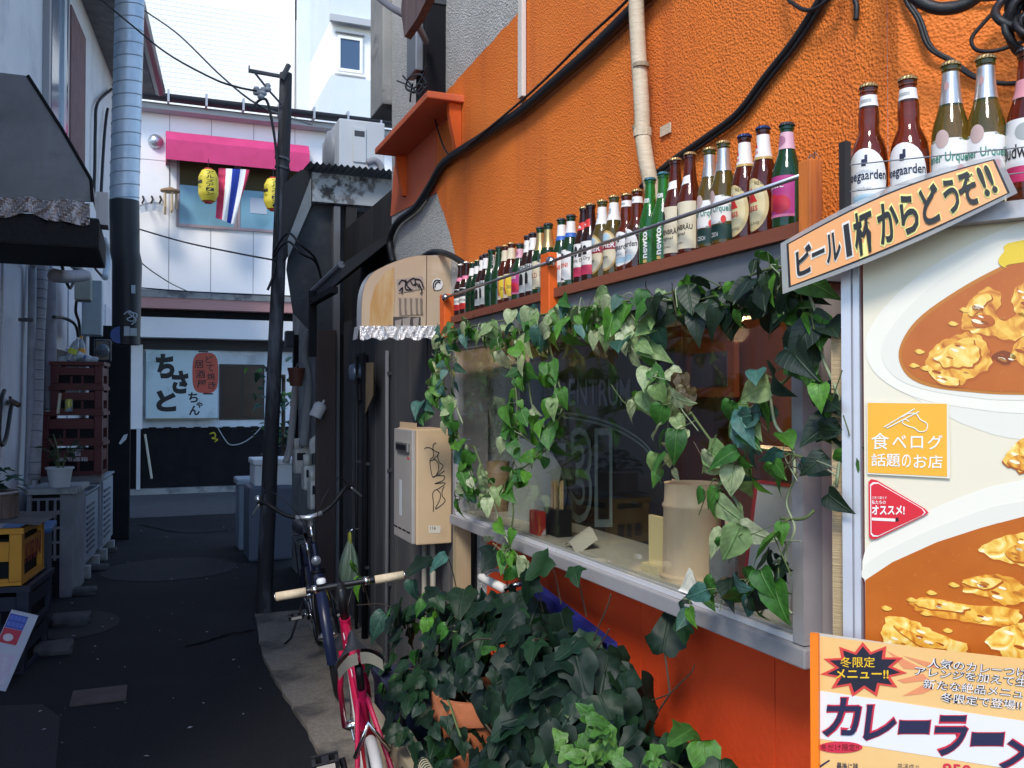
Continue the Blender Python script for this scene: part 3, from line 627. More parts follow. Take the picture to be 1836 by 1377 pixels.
obj('end_panel', MB().box((1.30, yL - .005, shelf_z + .001), (XW - .004, yL + .012, shelf_z + .16)), orange_smooth, sh)
pw = mat('orange_worn_wood', (.62, .17, .03), .6, col2=(.34, .09, .03), scale=12, stretch=(1, 1, .12), contrast=(.45, .6), bump=.002, bscale=50)
obj('end_post', MB().bbox((1.220, ry - .024, wz1 + .06), (1.252, ry + .011, 2.132), .003), pw, sh)
obj('wire_twist', MB().tube(smoothpts([(1.235, ry, 2.132), (1.238, ry - .005, 2.145), (1.243, ry - .01, 2.136), (1.24, ry - .015, 2.148), (1.248, ry - .02, 2.134)], 4), .0015, 5), mat('chrome', (.6, .6, .6)), sh)
# ================================================================ beer bottles
def bglass(name, col, trans=.62, rough=.03):
    return mat(name, col, rough, trans=trans, spec=.5, ior=1.45)
G_BROWN = bglass('glass_brown', (.16, .035, .010), .8); G_DARK = bglass('glass_dark_brown', (.05, .018, .012), .6); G_RED = bglass('glass_amber', (.24, .055, .012), .82)
G_GREEN = bglass('glass_green', (.02, .14, .05), .8); G_OLIVE = bglass('glass_olive', (.2, .24, .05), .85); G_BRIGHT = bglass('glass_bright_green', (.04, .42, .08), .85); G_DGREEN = bglass('glass_deep_green', (.01, .06, .025), .6)
CAPM = {'gold': mat('cap_gold', (.42, .30, .14), .35, .8), 'dark': mat('cap_dark', (.05, .05, .06), .35, .6), 'silver': mat('cap_silver', (.5, .48, .46), .3, .9), 'teal': mat('cap_teal', (.05, .16, .2), .35, .5), 'blue': mat('cap_blue', (.02, .04, .12), .35, .5)}
PR = {'long': [(0, .002), (.026, 0), (.0298, .02), (.0300, .50), (.0285, .56), (.0235, .63), (.0178, .71), (.0150, .80), (.0132, .90), (.0130, .925), (.0148, .93), (.0148, .955), (.0132, .96), (.0132, .985)],
      'bulge': [(0, .002), (.027, 0), (.0318, .02), (.0318, .42), (.030, .50), (.0245, .565), (.0185, .62), (.0172, .66), (.0180, .71), (.0175, .78), (.0145, .86), (.0135, .92), (.0152, .925), (.0152, .955), (.0134, .96), (.0134, .985)],
      'steep': [(0, .002), (.026, 0), (.0300, .02), (.0300, .44), (.0275, .53), (.0215, .62), (.0165, .70), (.0140, .80), (.0130, .90), (.0128, .925), (.0146, .93), (.0146, .955), (.013, .96), (.013, .985)]}
for k_ in PR: PR[k_] = [(r_ * 1.06, z_) for r_, z_ in PR[k_]]
def prof_r(pr, f):
    for (r0, z0), (r1, z1) in zip(pr[1:], pr[2:]):
        if z0 <= f <= z1: return r0 + (r1 - r0) * (f - z0) / max(z1 - z0, 1e-6)
    return pr[-1][0]
class Bottle:
    """one bottle at the origin, label side towards -X; the angle a grows to the reader's right"""
    def __init__(s, glass, pr, cap, h): s.glass = glass; s.pr = PR[pr]; s.cap = cap; s.h = h; s.parts = []; s.kid = None
    def pt(s, a, f, off): r = prof_r(s.pr, f) + off; return Vector((-r * math.cos(a), -r * math.sin(a), f * s.h))
    def patch(s, name, a0, a1, f0, f1, m, off=.0004, shape='rect', sub=None, slant=0):
        """printed patch on the glass: rect, oval, arch (rounded top) or tri"""
        mb = MB(); na, nf = (12, 14 if shape in ('oval', 'arch', 'round') else 8)
        def fn(u, v):
            v = (1 - math.cos(math.pi * v)) / 2 if shape == 'oval' else v
            f = f0 + (f1 - f0) * v; w_ = 1.0
            if shape == 'oval': w_ = math.sqrt(max(0.0, 1 - (2*v - 1) ** 2))
            elif shape == 'arch': w_ = 1 if v < .55 else math.sqrt(max(0, 1 - ((v - .55) / .45) ** 2))
            elif shape == 'round': w_ = min(1, .55 + 1.9 * math.sqrt(max(0, v * (1 - v))))
            elif shape == 'tri': w_ = 1 - v
            ac = (a0 + a1) / 2; a = ac + (a1 - a0) / 2 * (2*u - 1) * w_
            return s.pt(a, f + slant * (u - .5), off)
        mb.grid(fn, na, nf); s.parts.append((name, mb, m, sub)); return s
    def text(s, txt, a0, a1, f0, f1, m, off=.0012, bold=0., sub='front_label', shear=0.):
        mb = text_fit(MB(), txt, lambda x, y: s.pt(x, y, off), a0, a1, f0, f1, bold=bold, res=2, shear=shear); s.parts.append(('lettering', mb, m, sub)); return s
    def vtext(s, txt, ac, w_, f0, f1, m, off=.0012, bold=0., sub='body', flip=1):
        mb = text_fit(MB(), txt, lambda x, y: s.pt(ac - flip * y, x, off), f0, f1, -w_ / 2, w_ / 2, bold=bold, res=2); s.parts.append(('lettering', mb, m, sub)); return s
    def build(s, label, group):
        root = bpy.data.objects.new('beer_bottle', None); sc.collection.objects.link(root); WO[root] = Vector((0, 0, 0)); root.empty_display_size = .05
        tag(root, label, 'bottle', group)
        body = obj('body', MB().lathe([(r, f * s.h) for r, f in s.pr], 24), s.glass, root, smooth=35); made = {'body': body}
        z = .955 * s.h; mb = MB(); seg = 42
        for r_, dz, j in ((.0162, .0, 1), (.0166, .002, 1), (.0152, .006, 0), (.0126, .0078, 0), (0, .008, 0)):
            mb.v += [Vector(((r_ + (j * .0011 * (k % 2))) * math.cos(2*math.pi*k/seg), (r_ + (j * .0011 * (k % 2))) * math.sin(2*math.pi*k/seg), z + dz + .002)) for k in range(seg)]
        for i in range(4): mb.f += [(i*seg+k, i*seg+(k+1) % seg, (i+1)*seg+(k+1) % seg, (i+1)*seg+k) for k in range(seg)]
        obj('cap', mb, CAPM[s.cap], root)
        for name, mb, m, sub in s.parts:
            if not mb.v: continue
            o = obj(name, mb, m, made.get(sub, root), smooth=name != 'lettering', fixn=False); made.setdefault(name, o)
        return root
def full_ring(s, name, f0, f1, m, off=.0004):
    mb = MB().lathe([(prof_r(s.pr, f0 + (f1 - f0) * k / 6) + off, (f0 + (f1 - f0) * k / 6) * s.h) for k in range(7)], 24); s.parts.append((name, mb, m, None)); return s
P_ = lambda n, c, r=.5: flat(n, c, r)
white = P_('white', (.74, .72, .70)); cream = P_('cream', (.62, .55, .40)); redp = P_('red', (.6, .03, .03)); navy = P_('navy', (.02, .035, .16)); blackp = P_('black', (.015, .015, .017)); goldp = P_('gold', (.45, .30, .10)); greyp = P_('grey', (.35, .37, .36)); pinkp = P_('pink', (.65, .18, .30)); magenta = P_('magenta', (.42, .04, .20)); skyb = P_('sky_blue', (.40, .56, .66)); greenp = P_('teal_green', (.04, .22, .16)); maroon = P_('maroon', (.28, .02, .035)); yel = P_('yellow', (.70, .50, .04)); bluep = P_('blue', (.03, .12, .45))
silverf = mat('silver_foil', (.55, .54, .52), .3, .75, col2=(.48, .47, .46), scale=90); goldf = mat('gold_foil', (.52, .40, .18), .32, .75)
def T_redwhite(h):
    b = Bottle(G_DARK, 'long', 'silver', h); full_ring(b, 'neck_label', .66, .73, pinkp)
    b.patch('front_label', -1.5, 1.5, .10, .50, white).patch('label_art', -1.1, 1.1, .33, .49, blackp, .0007, 'round', 'front_label').patch('red_band', -1.5, 1.5, .10, .21, redp, .0008, 'rect', 'front_label')
    b.text('Savanna', -1.0, 1.0, .25, .31, blackp); return b
def T_greenplain(h):
    b = Bottle(G_DGREEN, 'long', 'gold', h); full_ring(b, 'neck_label', .72, .87, white); return b
def T_shag(h):
    b = Bottle(G_DARK, 'long', 'dark', h); full_ring(b, 'neck_label', .72, .91, white)
    b.patch('neck_mark', -.5, .3, .78, .84, greyp, .0008, 'round', 'neck_label')
    b.patch('front_label', -1.5, 1.5, .08, .50, P_('label_grey', (.45, .47, .46))).text('SHAGHAI', -1.3, 1.3, .42, .49, blackp, bold=.02)
    for k in (-1, 0, 1): b.patch('label_art', -.75 + .75 * k - .22, -.75 + .75 * k + .42, .20, .38, blackp if k else P_('art_grey', (.12, .13, .13)), .0008, 'arch', 'front_label')
    return b
def T_vertical(h):
    b = Bottle(G_GREEN, 'steep', 'dark', h); b.vtext('Carlsberg', -.35, 1.0, .62, .90, white, bold=.02)
    b.vtext('Carlsberg', 1.9, 1.0, .62, .90, white, bold=.02); return b
def T_banana(h):
    b = Bottle(G_BROWN, 'long', 'gold', h); full_ring(b, 'neck_label', .72, .90, cream)
    b.patch('front_label', -1.5, 1.5, .07, .46, cream, .0004, 'round').patch('label_art', .1, 1.35, .09, .46, yel, .0008, 'oval', 'front_label').patch('label_art', -.1, .55, .12, .42, redp, .0007, 'oval', 'front_label'); b.text('Banana', .35, 1.1, .22, .30, blackp); return b
def T_fruit(h):
    b = Bottle(G_GREEN, 'long', 'dark', h); full_ring(b, 'neck_label', .74, .90, P_('pink_print', (.62, .35, .42)))
    b.patch('neck_mark', -.8, .8, .77, .87, P_('mauve', (.36, .14, .22)), .0008, 'oval', 'neck_label')
    b.patch('front_label', -1.5, 1.5, .10, .48, magenta)
    b.patch('label_art', -.9, .5, .16, .32, redp, .0008, 'oval', 'front_label').patch('label_art', -.1, 1.2, .13, .30, P_('cherry', (.5, .02, .05)), .0009, 'oval', 'front_label')
    b.patch('label_base', -1.5, 1.5, .10, .125, pinkp, .0009, 'rect', 'front_label').text('Mystic', -1.15, .75, .35, .43, white, bold=.01, shear=.2); return b
def T_goldneck(h):
    b = Bottle(G_GREEN, 'long', 'dark', h); full_ring(b, 'neck_label', .64, .90, goldf)
    b.patch('front_label', -1.4, 1.4, .08, .48, cream, .0004, 'round').text('GOLD', -.8, .8, .24, .31, maroon); return b
def T_nastro(h):
    b = Bottle(G_GREEN, 'long', 'dark', h); full_ring(b, 'neck_label', .70, .90, white); full_ring(b, 'neck_band', .68, .74, bluep, .0008)
    b.patch('front_label', -1.3, 1.3, .06, .50, white, .0004, 'round').patch('label_art', -.5, .5, .38, .46, navy, .0008, 'oval', 'front_label').patch('label_art', -.6, .6, .09, .13, navy, .0008, 'tri', 'front_label').text('PERONI', -1.0, .95, .26, .32, redp, bold=.02); return b
def T_bravo(h):
    b = Bottle(G_DARK, 'long', 'gold', h); b.patch('neck_label', -1.2, 1.2, .68, .78, redp, .0005, 'rect', None, .02).patch('neck_mark', -.5, .5, .71, .75, white, .0009, 'tri', 'neck_label')
    b.patch('front_label', -1.5, 1.5, .08, .50, white).patch('red_band', -1.5, 1.5, .08, .20, P_('crimson', (.58, .04, .10)), .0008, 'rect', 'front_label')
    for k in (-1, 0, 1): b.patch('label_art', .6 * k - .25, .6 * k + .25, .33, .45 + .02 * (k == 0), blackp, .0008, 'arch' if k else 'oval', 'front_label')
    b.text('Savanna Dry', -1.2, 1.2, .25, .31, blackp, shear=.2); return b
def T_fisher(h):
    b = Bottle(G_OLIVE, 'long', 'gold', h); full_ring(b, 'neck_label', .68, .90, white).patch('neck_mark', -.4, .4, .76, .83, greyp, .0008, 'round', 'neck_label')
    b.patch('front_label', -1.35, 1.35, .05, .55, goldp, .0004, 'oval').patch('label_field', -1.18, 1.18, .075, .525, cream, .0008, 'oval', 'front_label').patch('label_art', -.5, .5, .42, .51, skyb, .0012, 'oval', 'front_label')
    b.patch('red_band', -1.35, 1.35, .31, .42, maroon, .0012, 'rect', 'front_label').text('FISHER', -1.05, 1.05, .33, .40, white, .0017, .02); b.text('BEER', -.4, .4, .2, .23, blackp, .0013); return b
def T_hoeg(h):
    b = Bottle(G_RED, 'bulge', 'gold', h); full_ring(b, 'neck_label', .82, .90, white)
    b.patch('neck_mark', -.8, .6, .845, .87, greyp, .0008, 'rect', 'neck_label')
    b.patch('front_label', -1.3, 1.3, .06, .50, white, .0004, 'oval').patch('label_sky', -.75, .75, .10, .17, skyb, .0008, 'round', 'front_label')
    b.patch('label_emblem', -.12, .12, .37, .42, navy, .0008, 'rect', 'front_label').patch('label_emblem', .05, .2, .39, .45, navy, .0009, 'rect', 'front_label')
    b.text('Hoegaarden', -1.22, 1.22, .25, .34, navy, .0012, .012); b.text('witbier', -.4, .4, .20, .225, greyp); return b
def T_newton(h):
    b = Bottle(G_BRIGHT, 'steep', 'teal', h); b.text('newton', -1.15, .9, .70, .765, white, .0008, .03, 'body'); b.vtext('newton', .55, .5, .07, .42, white, .0008, .03)
    b.vtext('1.5%', -.6, .3, .08, .42, white, .0008, 0.); b.patch('gold_tab', .4, .75, .02, .055, goldp, .0006, 'rect', None); return b
def T_lowen(h):
    b = Bottle(G_BROWN, 'long', 'gold', h); b.patch('neck_label', -1.2, 1.0, .67, .75, white, .0005, 'rect', None, .025).patch('neck_mark', -.7, -.3, .69, .73, blackp, .0009, 'oval', 'neck_label')
    b.patch('front_label', -1.5, 1.5, .05, .50, cream).patch('label_art', -.85, -.15, .32, .47, blackp, .0008, 'oval', 'front_label')
    b.text('LÖWENBRÄU', -1.35, 1.2, .23, .29, blackp, bold=.02); b.text('Original', -.9, .6, .17, .21, blackp, shear=.2); b.text('MÜNCHEN', -.7, .4, .10, .12, blackp); return b
def T_pils(h):
    b = Bottle(G_OLIVE, 'long', 'gold', h); full_ring(b, 'neck_label', .70, .915, silverf).patch('neck_mark', -.45, .1, .79, .85, P_('seal_pink', (.42, .25, .24)), .0009, 'oval', 'neck_label')
    b.patch('front_label', -1.5, 1.5, .20, .46, white, .0004, 'round').patch('label_seal', -.55, .2, .40, .52, P_('seal', (.5, .36, .33)), .0008, 'oval', 'front_label')
    b.text('Pilsner Urquell', -1.42, 1.42, .29, .37, greenp, bold=.015, shear=.0); b.patch('label_art', .65, 1.05, .20, .27, redp, .0009, 'oval', 'front_label'); b.patch('lower_band', -1.5, 1.5, .05, .19, P_('deep_green', (.01, .04, .03)), .0004); b.text('CZECH', -.4, .4, .08, .12, white, sub='lower_band'); return b
def T_bass(h):
    b = Bottle(G_BROWN, 'long', 'blue', h); full_ring(b, 'neck_label', .70, .91, white); full_ring(b, 'neck_band', .68, .705, goldp, .0008).patch('neck_mark', -.55, .2, .79, .86, redp, .0009, 'tri', 'neck_label'); b.text('Bass', -.6, .3, .735, .775, redp, .0009, 0., 'neck_label', .2)
    b.patch('front_label', -1.3, 1.3, .03, .51, P_('label_gold', (.58, .45, .22)), .0004, 'oval').patch('label_field', -1.05, 1.05, .07, .47, P_('label_cream', (.66, .56, .32)), .0008, 'oval', 'front_label').patch('red_triangle', -.55, .5, .29, .43, redp, .0012, 'tri', 'front_label')
    b.text('Bass', -.5, .5, .21, .28, redp, .0013, .01, shear=.2); b.text('PALE ALE', .3, 1.0, .44, .475, blackp, .0013); b.text('ENGLAND', -.5, .6, .085, .115, blackp, .0013); return b
def T_bud(h):
    b = Bottle(G_BROWN, 'long', 'dark', h); full_ring(b, 'neck_label', .66, .78, P_('bud_pink', (.6, .25, .28)))
    b.patch('front_label', -1.5, 1.5, .12, .52, white).patch('red_band', -1.5, 1.5, .12, .22, P_('rose', (.5, .03, .12)), .0008, 'rect', 'front_label').patch('label_art', -.5, .5, .38, .49, greyp, .0008, 'oval', 'front_label').text('Budweiser', -1.35, 1.35, .27, .36, blackp, bold=.01, shear=.2); return b
# cap pixel of every bottle on the long shelf, from the far end to the near end
ROW = [(T_redwhite, 'dark bottle with pink neck band and red and white label', [(826.5, 473), (836.5, 470)]),
       (T_greenplain, 'dark green bottle with plain white neck band, no front label', [(847, 469), (855.5, 467)]),
       (T_shag, 'dark bottle with white neck and grey illustrated label near the far end', [(864.5, 460), (873.5, 453)]),
       (T_vertical, 'green bottle with white lettering running up its neck', [(882.5, 447), (894, 442)]),
       (T_banana, 'brown bottle with cream neck band and yellow fruit label', [(906.5, 439), (917, 435)]),
       (T_fruit, 'green bottle with pink neck print and magenta label beyond the orange post', [(931.6, 437)]),
       (T_shag, 'dark bottle with white neck and grey illustrated label before the orange post', [(945.6, 423), (957, 416)]),
       (T_goldneck, 'green bottle with long gold foil neck behind the orange post', [(970, 407), (984, 400)]),
       (T_nastro, 'green bottle with white neck, blue band and white oval label', [(1008.6, 392), (1023.4, 385)]),
       (T_bravo, 'near black bottle with slanted red neck band and crimson footed label', [(1045, 372), (1060, 363)]),
       (T_fisher, 'olive bottle with gold oval label crossed by a dark red band', [(1080, 359), (1099.5, 350)]),
       (T_hoeg, 'amber bottle with bulging neck and white arched label on the long shelf', [(1125, 348), (1141.6, 339)]),
       (T_newton, 'bright green slim bottle with white printed lettering and teal cap', [(1165.7, 319), (1188.6, 306.6)]),
       (T_lowen, 'brown bottle with slanted white neck tab and cream label', [(1211, 284), (1236.5, 271)]),
       (T_pils, 'olive bottle with silver foil neck and green script label on the long shelf', [(1272.5, 265), (1299, 251)]),
       (T_bass, 'dark brown bottle with red triangle on its neck and gold oval label', [(1337, 241), (1370.7, 225)]),
       (T_fruit, 'green bottle with pink neck print and cherry label at the near end of the shelf', [(1409.8, 220)])]
def place_bottles(maker, desc, posn, sz, group, rz=0.):
    hs = [PX(px, py, 0).z if False else None for px, py in []]
    first = None
    for i, (loc, h) in enumerate(posn):
        lab = desc if len(posn) == 1 else desc + (', left one' if i == 0 else ', right one')
        if first is None:
            hh = sum(q for _, q in posn) / len(posn); first = maker(hh).build(lab, group); o = first
        else: o = copy_tree(first); o['label'] = lab
        o.location = loc; o.rotation_euler = (random.uniform(-.018, .018), random.uniform(-.012, .018), rz + random.uniform(-.22, .22)); WO[o] = loc
BX = 1.284
for maker, desc, caps in ROW:
    posn = []
    for px, py in caps:
        q = PX(px, py, BX); posn.append((Vector((BX, q.y, shelf_z + .0005)), min(max(q.z - shelf_z, .20), .27)))
    place_bottles(maker, desc, posn, shelf_z, 'beer bottles on the shelves')
# second shelf on the turned wall
s2z = 1.985
ss = thing('corner_shelf', 'short grey shelf with wire and a dark post on the turned orange wall', 'shelf', KC)
q0 = KC + tN * .004 - tE * .05; 
S2 = lambda t, n_, z: KC + tE * t + tN * n_ + Vector((0, 0, z))
t0_ = -.045; 
obj('board', MB().prism([S2(t0_, .006, s2z - .03), S2(1.0, .006, s2z - .03), S2(1.0, .235, s2z - .03), S2(t0_ - .02, .235, s2z - .03)], (0, 0, .0295)), mat('shelf_grey', (.5, .5, .52), .5, col2=(.3, .3, .32), scale=8), ss)
pp = PN(1515, 300, KC + tN * .235, tN)
obj('post', MB().box((pp.x - .007, pp.y - .008, s2z - .08), (pp.x + .007, pp.y + .008, PN(1515, 255, KC + tN * .235, tN).z)), wood_dark, ss)
for z1_, z2_ in ((.10, .06), (.05, .02)):
    pe = PN(1836, 300, KC + tN * .245, tN) + tE * .1
    obj('wire', MB().tube([Vector((pp.x, pp.y, s2z + z1_)), Vector((pe.x, pe.y, s2z + z2_ + .02))], .0013, 5), mat('wire_grey', (.3, .3, .3), .4, .6), ss)
ROW2 = [(T_hoeg, 'amber bottle with bulging neck and white arched label on the corner shelf', [(1557.7, 148), (1632, 138)]),
        (T_pils, 'olive bottle with silver foil neck and green script label on the corner shelf', [(1702, 113), (1766, 90)]),
        (T_bud, 'brown bottle with white and rose label cut by the picture edge', [(1838, 85)])]
for maker, desc, caps in ROW2:
    posn = []
    for px, py in caps:
        q = PN(px, py, KC + tN * .19, tN); posn.append((Vector((q.x, q.y, s2z + .0005)), min(max(q.z - s2z, .20), .275)))
    place_bottles(maker, desc, posn, s2z, 'beer bottles on the shelves', rz=math.atan2(-tN.y, -tN.x))
# ================================================================ fittings on the orange house
def cable(name, pts, r, m, label, cat='cable', n=6, seg=6):
    return obj(name, MB().tube(smoothpts(pts, n), r, seg), m, smooth=True, label=label, cat=cat)
blk = mat('cable_black', (.014, .014, .016), .5, bump=.001, bscale=90)
Wp = lambda lst, off: [W(a, b, off) for a, b in lst]
cable('thick_cable', Wp([(705, 470), (699, 432), (712, 400), (745, 372), (770, 335), (790, 300), (812, 279), (850, 255), (900, 222), (940, 195), (1000, 143), (1060, 90), (1120, 32), (1180, -30), (1260, -130), (1350, -300), (1400, -600)], .03), .021, blk, 'thick black taped cable sweeping up the orange wall', seg=10)
cable('thin_wire', Wp([(778, 200), (783, 225), (795, 262), (808, 278), (830, 268), (870, 235), (930, 185), (985, 135), (1045, 75), (1110, 15), (1150, -30), (1230, -130), (1330, -330), (1385, -600)], .055), .005, blk, 'thin black wire looping beside the thick taped cable')
for k, (dx, dy, off) in enumerate(((0, 0, .022), (7, 5, .018))):
    cable('wall_cable', Wp([(1150 + dx, 335 + dy), (1200 + dx, 292 + dy), (1260 + dx, 250 + dy), (1320 + dx, 205 + dy), (1370 + dx, 140 + dy), (1425 + dx, 70 + dy), (1475 + dx, -10 + dy), (1500 + dx, -60), (1520 + dx, -200), (1525 + dx, -600)], off), .009 if k == 0 else .006, blk, ['upper black cable climbing the orange wall above the bottles', 'thin lower cable running beside the climbing black cable'][k], seg=7)
pv = mat('beige_tape', (.58, .49, .36), .6, col2=(.52, .43, .31), scale=8, bump=.003, bscale=35, stretch=(1, 1, 3))
pp_ = thing('insulated_pipe', 'beige taped air conditioning pipe running down the orange wall', 'pipe', W(1165, 330))
obj('pipe', MB().tube(smoothpts([W(1141, -600, .06), W(1141, -200, .06), W(1141, 0, .06), W(1143, 60, .06), W(1147, 130, .06), W(1151, 200, .06), W(1152, 240, .06), W(1159, 290, .06), W(1168, 335, .05), W(1180, 400, .03)], 6), .0235, 12), pv, pp_, smooth=True)
for y in (-10, 118, 228):
    q = W(1149 if y > 100 else 1141, y, .06); obj('tape_ring', MB().tube([q - Vector((0, 0, .006)), q + Vector((0, 0, .006))], .0255, 12), mat('tape_line', (.3, .24, .16), .6), pp_)
q = W(1152, 238, .06); obj('saddle_clip', MB().tube([q - Vector((0, 0, .012)), q + Vector((0, 0, .012))], .0275, 12).box((XW - .012, q.y - .075, q.z - .014), (XW - .0075, q.y - .02, q.z + .016)), pv, pp_)
cd = thing('conduit', 'straight white plastic conduit ending above the black cables', 'conduit', W(935, 175))
a = W(935, 175, .02)
obj('duct_cover', MB().bbox((XW - .028, a.y - .022, a.z), (XW - .008, a.y + .022, a.z + 2.2), .003), mat('white_plastic', (.66, .62, .58), .45), cd)
obj('loose_end', MB().tube(smoothpts([a, a + Vector((0, .0, -.03)), a + Vector((0, -.03, -.05))], 4), .004, 5), blk, cd)
# dark shade of a lantern at the upper right edge and the wires under it
TT = lambda px, py, off: PN(px, py, KC + tN * off, tN)
cable('sagging_cable', [TT(1640, -600, .03), TT(1600, -200, .06), TT(1605, -50, .12), TT(1635, -8, .12), TT(1680, 15, .12), TT(1730, 8, .12), TT(1780, -30, .12), TT(1840, -80, .1), TT(1846, 20, .14)], .012, blk, 'thick black cable sagging at the top of the corner wall', seg=8)
for k, (dx, lab) in enumerate(((0, 'black twin wire dropping behind the silver necked bottles'), (6, 'second strand of the black twin wire on the corner wall'))):
    cable('twin_wire', [TT(1622 + dx, -600, .02), TT(1612 + dx, -160, .02), TT(1618 + dx, -20, .02), TT(1645 + dx, 35, .02), TT(1665 + dx, 85, .02), TT(1705 + dx, 110, .015), TT(1745 + dx, 138, .015), TT(1800 + dx, 150, .015), TT(1860, 143, .015)], .0045, blk, lab)
cable('looped_wire', [TT(1795, 8, .04), TT(1760, 45, .04), TT(1742, 70, .04), TT(1752, 90, .04), TT(1790, 90, .04), TT(1850, 68, .04)], .004, blk, 'thin wire loop under the dark lamp shade')
cable('short_wire', [TT(1610, -15, .03) if False else W(1530, -600, .02), W(1530, -200, .02), W(1532, -20, .02), W(1536, 10, .02), W(1535, 36, .02)], .006, blk, 'short loose wire end hanging at the top of the orange wall')
cable('arched_wire', Wp([(1390, -600), (1396, -200), (1408, -25), (1425, 8), (1455, 18), (1490, -5), (1510, -35), (1520, -200), (1518, -600)], .04), .005, blk, 'thin wire arching across the climbing cable')
cable('corner_wire', [TT(1640, 14, .01), TT(1700, 5, .01), TT(1790, -2, .01), TT(1850, -10, .01)], .003, blk, 'fine wire stretched under the sagging cable')
lp2 = TT(1846, 30, .16)
ls = thing('cable_bundle', 'tangled black cable bundle at the upper right picture edge', 'cable bundle', lp2)
for k in range(7):
    r1, r2 = random.uniform(.025, .05), random.uniform(.03, .06); n1 = Vector((random.uniform(-.5, .5), random.uniform(-.5, .5), random.uniform(-.5, .5)))
    obj('loop', MB().tube([lp2 + n1 * .05 + tE * (r1 * math.cos(a)) + Vector((0, 0, r2 * math.sin(a))) + tN * (.02 * math.sin(2 * a + k)) for a in [2*math.pi*j_/20 for j_ in range(20)]], random.uniform(.006, .012), 6, closed=True), blk, ls, smooth=True)
obj('bracket', MB().box(tuple(TT(1828, 60, .02)), tuple(TT(1860, 20, .0) + Vector((.02, .02, 0)))), mat('bracket_orange_rust', (.35, .1, .03), .7), ls)
# black service riser with loose wires
rz0 = 3.14; ra = PX(760, 100, 1.30).y
jb = thing('service_riser', 'tall black service box on the wall above the orange hood', 'service box', (1.35, ra, rz0))
obj('riser', MB().bbox((1.305, ra, rz0), (XW - .001, ra + .17, 7.0), .006), black_paint, jb)
obj('box', MB().bbox((1.26, ra + .02, PX(760, 115, 1.28).z), (1.304, ra + .19, PX(760, 28, 1.28).z), .008), mat('box_steel', (.2, .22, .25), .45, .4), jb)
obj('clamp', MB().box((1.255, ra - .006, rz0 + .56), (XW, ra + .2, rz0 + .59)), dark_metal, jb)
obj('top_cable', MB().tube(smoothpts([(1.29, ra + .06, 5.2), (1.27, ra + .04, 4.6), (1.28, ra + .05, PX(760, 28, 1.28).z)], 5), .012, 6), blk, jb)
B_ = lambda px, py: PX(px, py, 1.24)
for k, pts in enumerate(([(765, 118), (757, 140), (742, 158), (725, 150), (712, 145)], [(762, 150), (745, 166), (728, 158), (735, 138), (755, 134), (765, 150)], [(766, 155), (750, 168), (735, 150), (722, 136)], [(740, 150), (737, 165), (735, 183)], [(764, 160), (752, 150), (745, 165), (730, 160)])):
    cable('loose_wire', [B_(*q) for q in pts], .005, blk, ['loose black wire curling lowest out to the left of the riser', 'wide loop of black wire below the service box', 'black wire tail pointing up left of the riser', 'short black wire tail hanging straight down beside the riser', 'small tangled black wire against the riser'][k], n=7, seg=5)
# hanging sign and its arm at the top
hs = thing('hanging_sign', 'weathered dark wooden sign with a pointed lower corner hanging from an arm', 'sign', PX(728, 62, 1.0))
Hs = lambda px, py: PX(px, py, 1.02)
obj('board', MB().prism([Hs(725, 66), Hs(719, 20), Hs(724, -60), Hs(800, -60), Hs(764, 0), Hs(748, 32)], (.035, .02, 0)), mat('sign_purple_wood', (.09, .06, .07), .8, col2=(.16, .12, .12), scale=30, stretch=(1, 1, .08), bump=.002, bscale=50), hs)
obj('arm', MB().tube(smoothpts([PX(640, -40, 1.02), PX(690, 5, 1.05), PX(722, 25, 1.06), PX(745, 40, 1.15), PX(764, 75, 1.30)], 5), .017, 8), mat('arm_grey', (.2, .2, .22), .5, .3), hs, smooth=True)
for k, (px, r_, m_, lab) in enumerate(((655, .022, black_paint, 'black downpipe on the dark boards left of the heater'), (694, .012, mat('conduit_grey', (.2, .2, .21), .6), 'thin grey conduit beside the heater on the dark boards'), (640, .012, blk, 'black cable running straight down beside the electric meter'))):
    q = PX(px, 700, 1.365); t_ = thing('wall_downpipe', lab, 'pipe', Vector((1.365, q.y, .03))); obj('tube', MB().tube([(1.365, q.y, .03), (1.365, q.y + random.uniform(-.01, .01), 1.0), (1.365, q.y, 1.95)], r_, 10), m_, t_, smooth=True)
    for z in (.5, 1.2, 1.8): obj('clip', MB().box((1.362, q.y - r_ - .012, z), (1.389, q.y + r_ + .012, z + .02)), dark_metal, t_)
# gas water heater
hY = 4.18
wh = thing('water_heater', 'tan gas water heater box with scribbled marker drawing on its side', 'water heater', (1.3, hY, .94))
tan = mat('heater_tan', (.58, .42, .26), .5, col2=(.53, .38, .23), scale=3, col3=(.36, .24, .14), scale3=4, cov3=(.6, .8))
zt_, zb_ = PX(745, 770, 1.2).z, PX(745, 978, 1.2).z
obj('body', MB().bbox((1.205, hY, zb_), (1.385, hY + .36, zt_), .006), tan, wh)
obj('front_cover', MB().bbox((1.185, hY + .012, zb_ + .004), (1.2045, hY + .352, zt_ - .004), .005), mat('heater_front_shade', (.36, .34, .32), .45, col2=(.3, .29, .28), scale=3), wh)  # grey front: shade of the alley side painted into the tan heater's colour
obj('mount_flange', MB().box((1.21, hY + .03, zt_ + .0005), (1.214, hY + .33, zt_ + .03)), tan, wh)
ev = obj('exhaust', MB().bbox((1.170, hY + .05, zt_ - .115), (1.1845, hY + .27, zt_ - .07), .004), mat('exhaust_steel', (.3, .29, .28), .3, .8), wh)
obj('slot', MB().box((1.1685, hY + .07, zt_ - .105), (1.1697, hY + .25, zt_ - .08)), black_paint, ev)
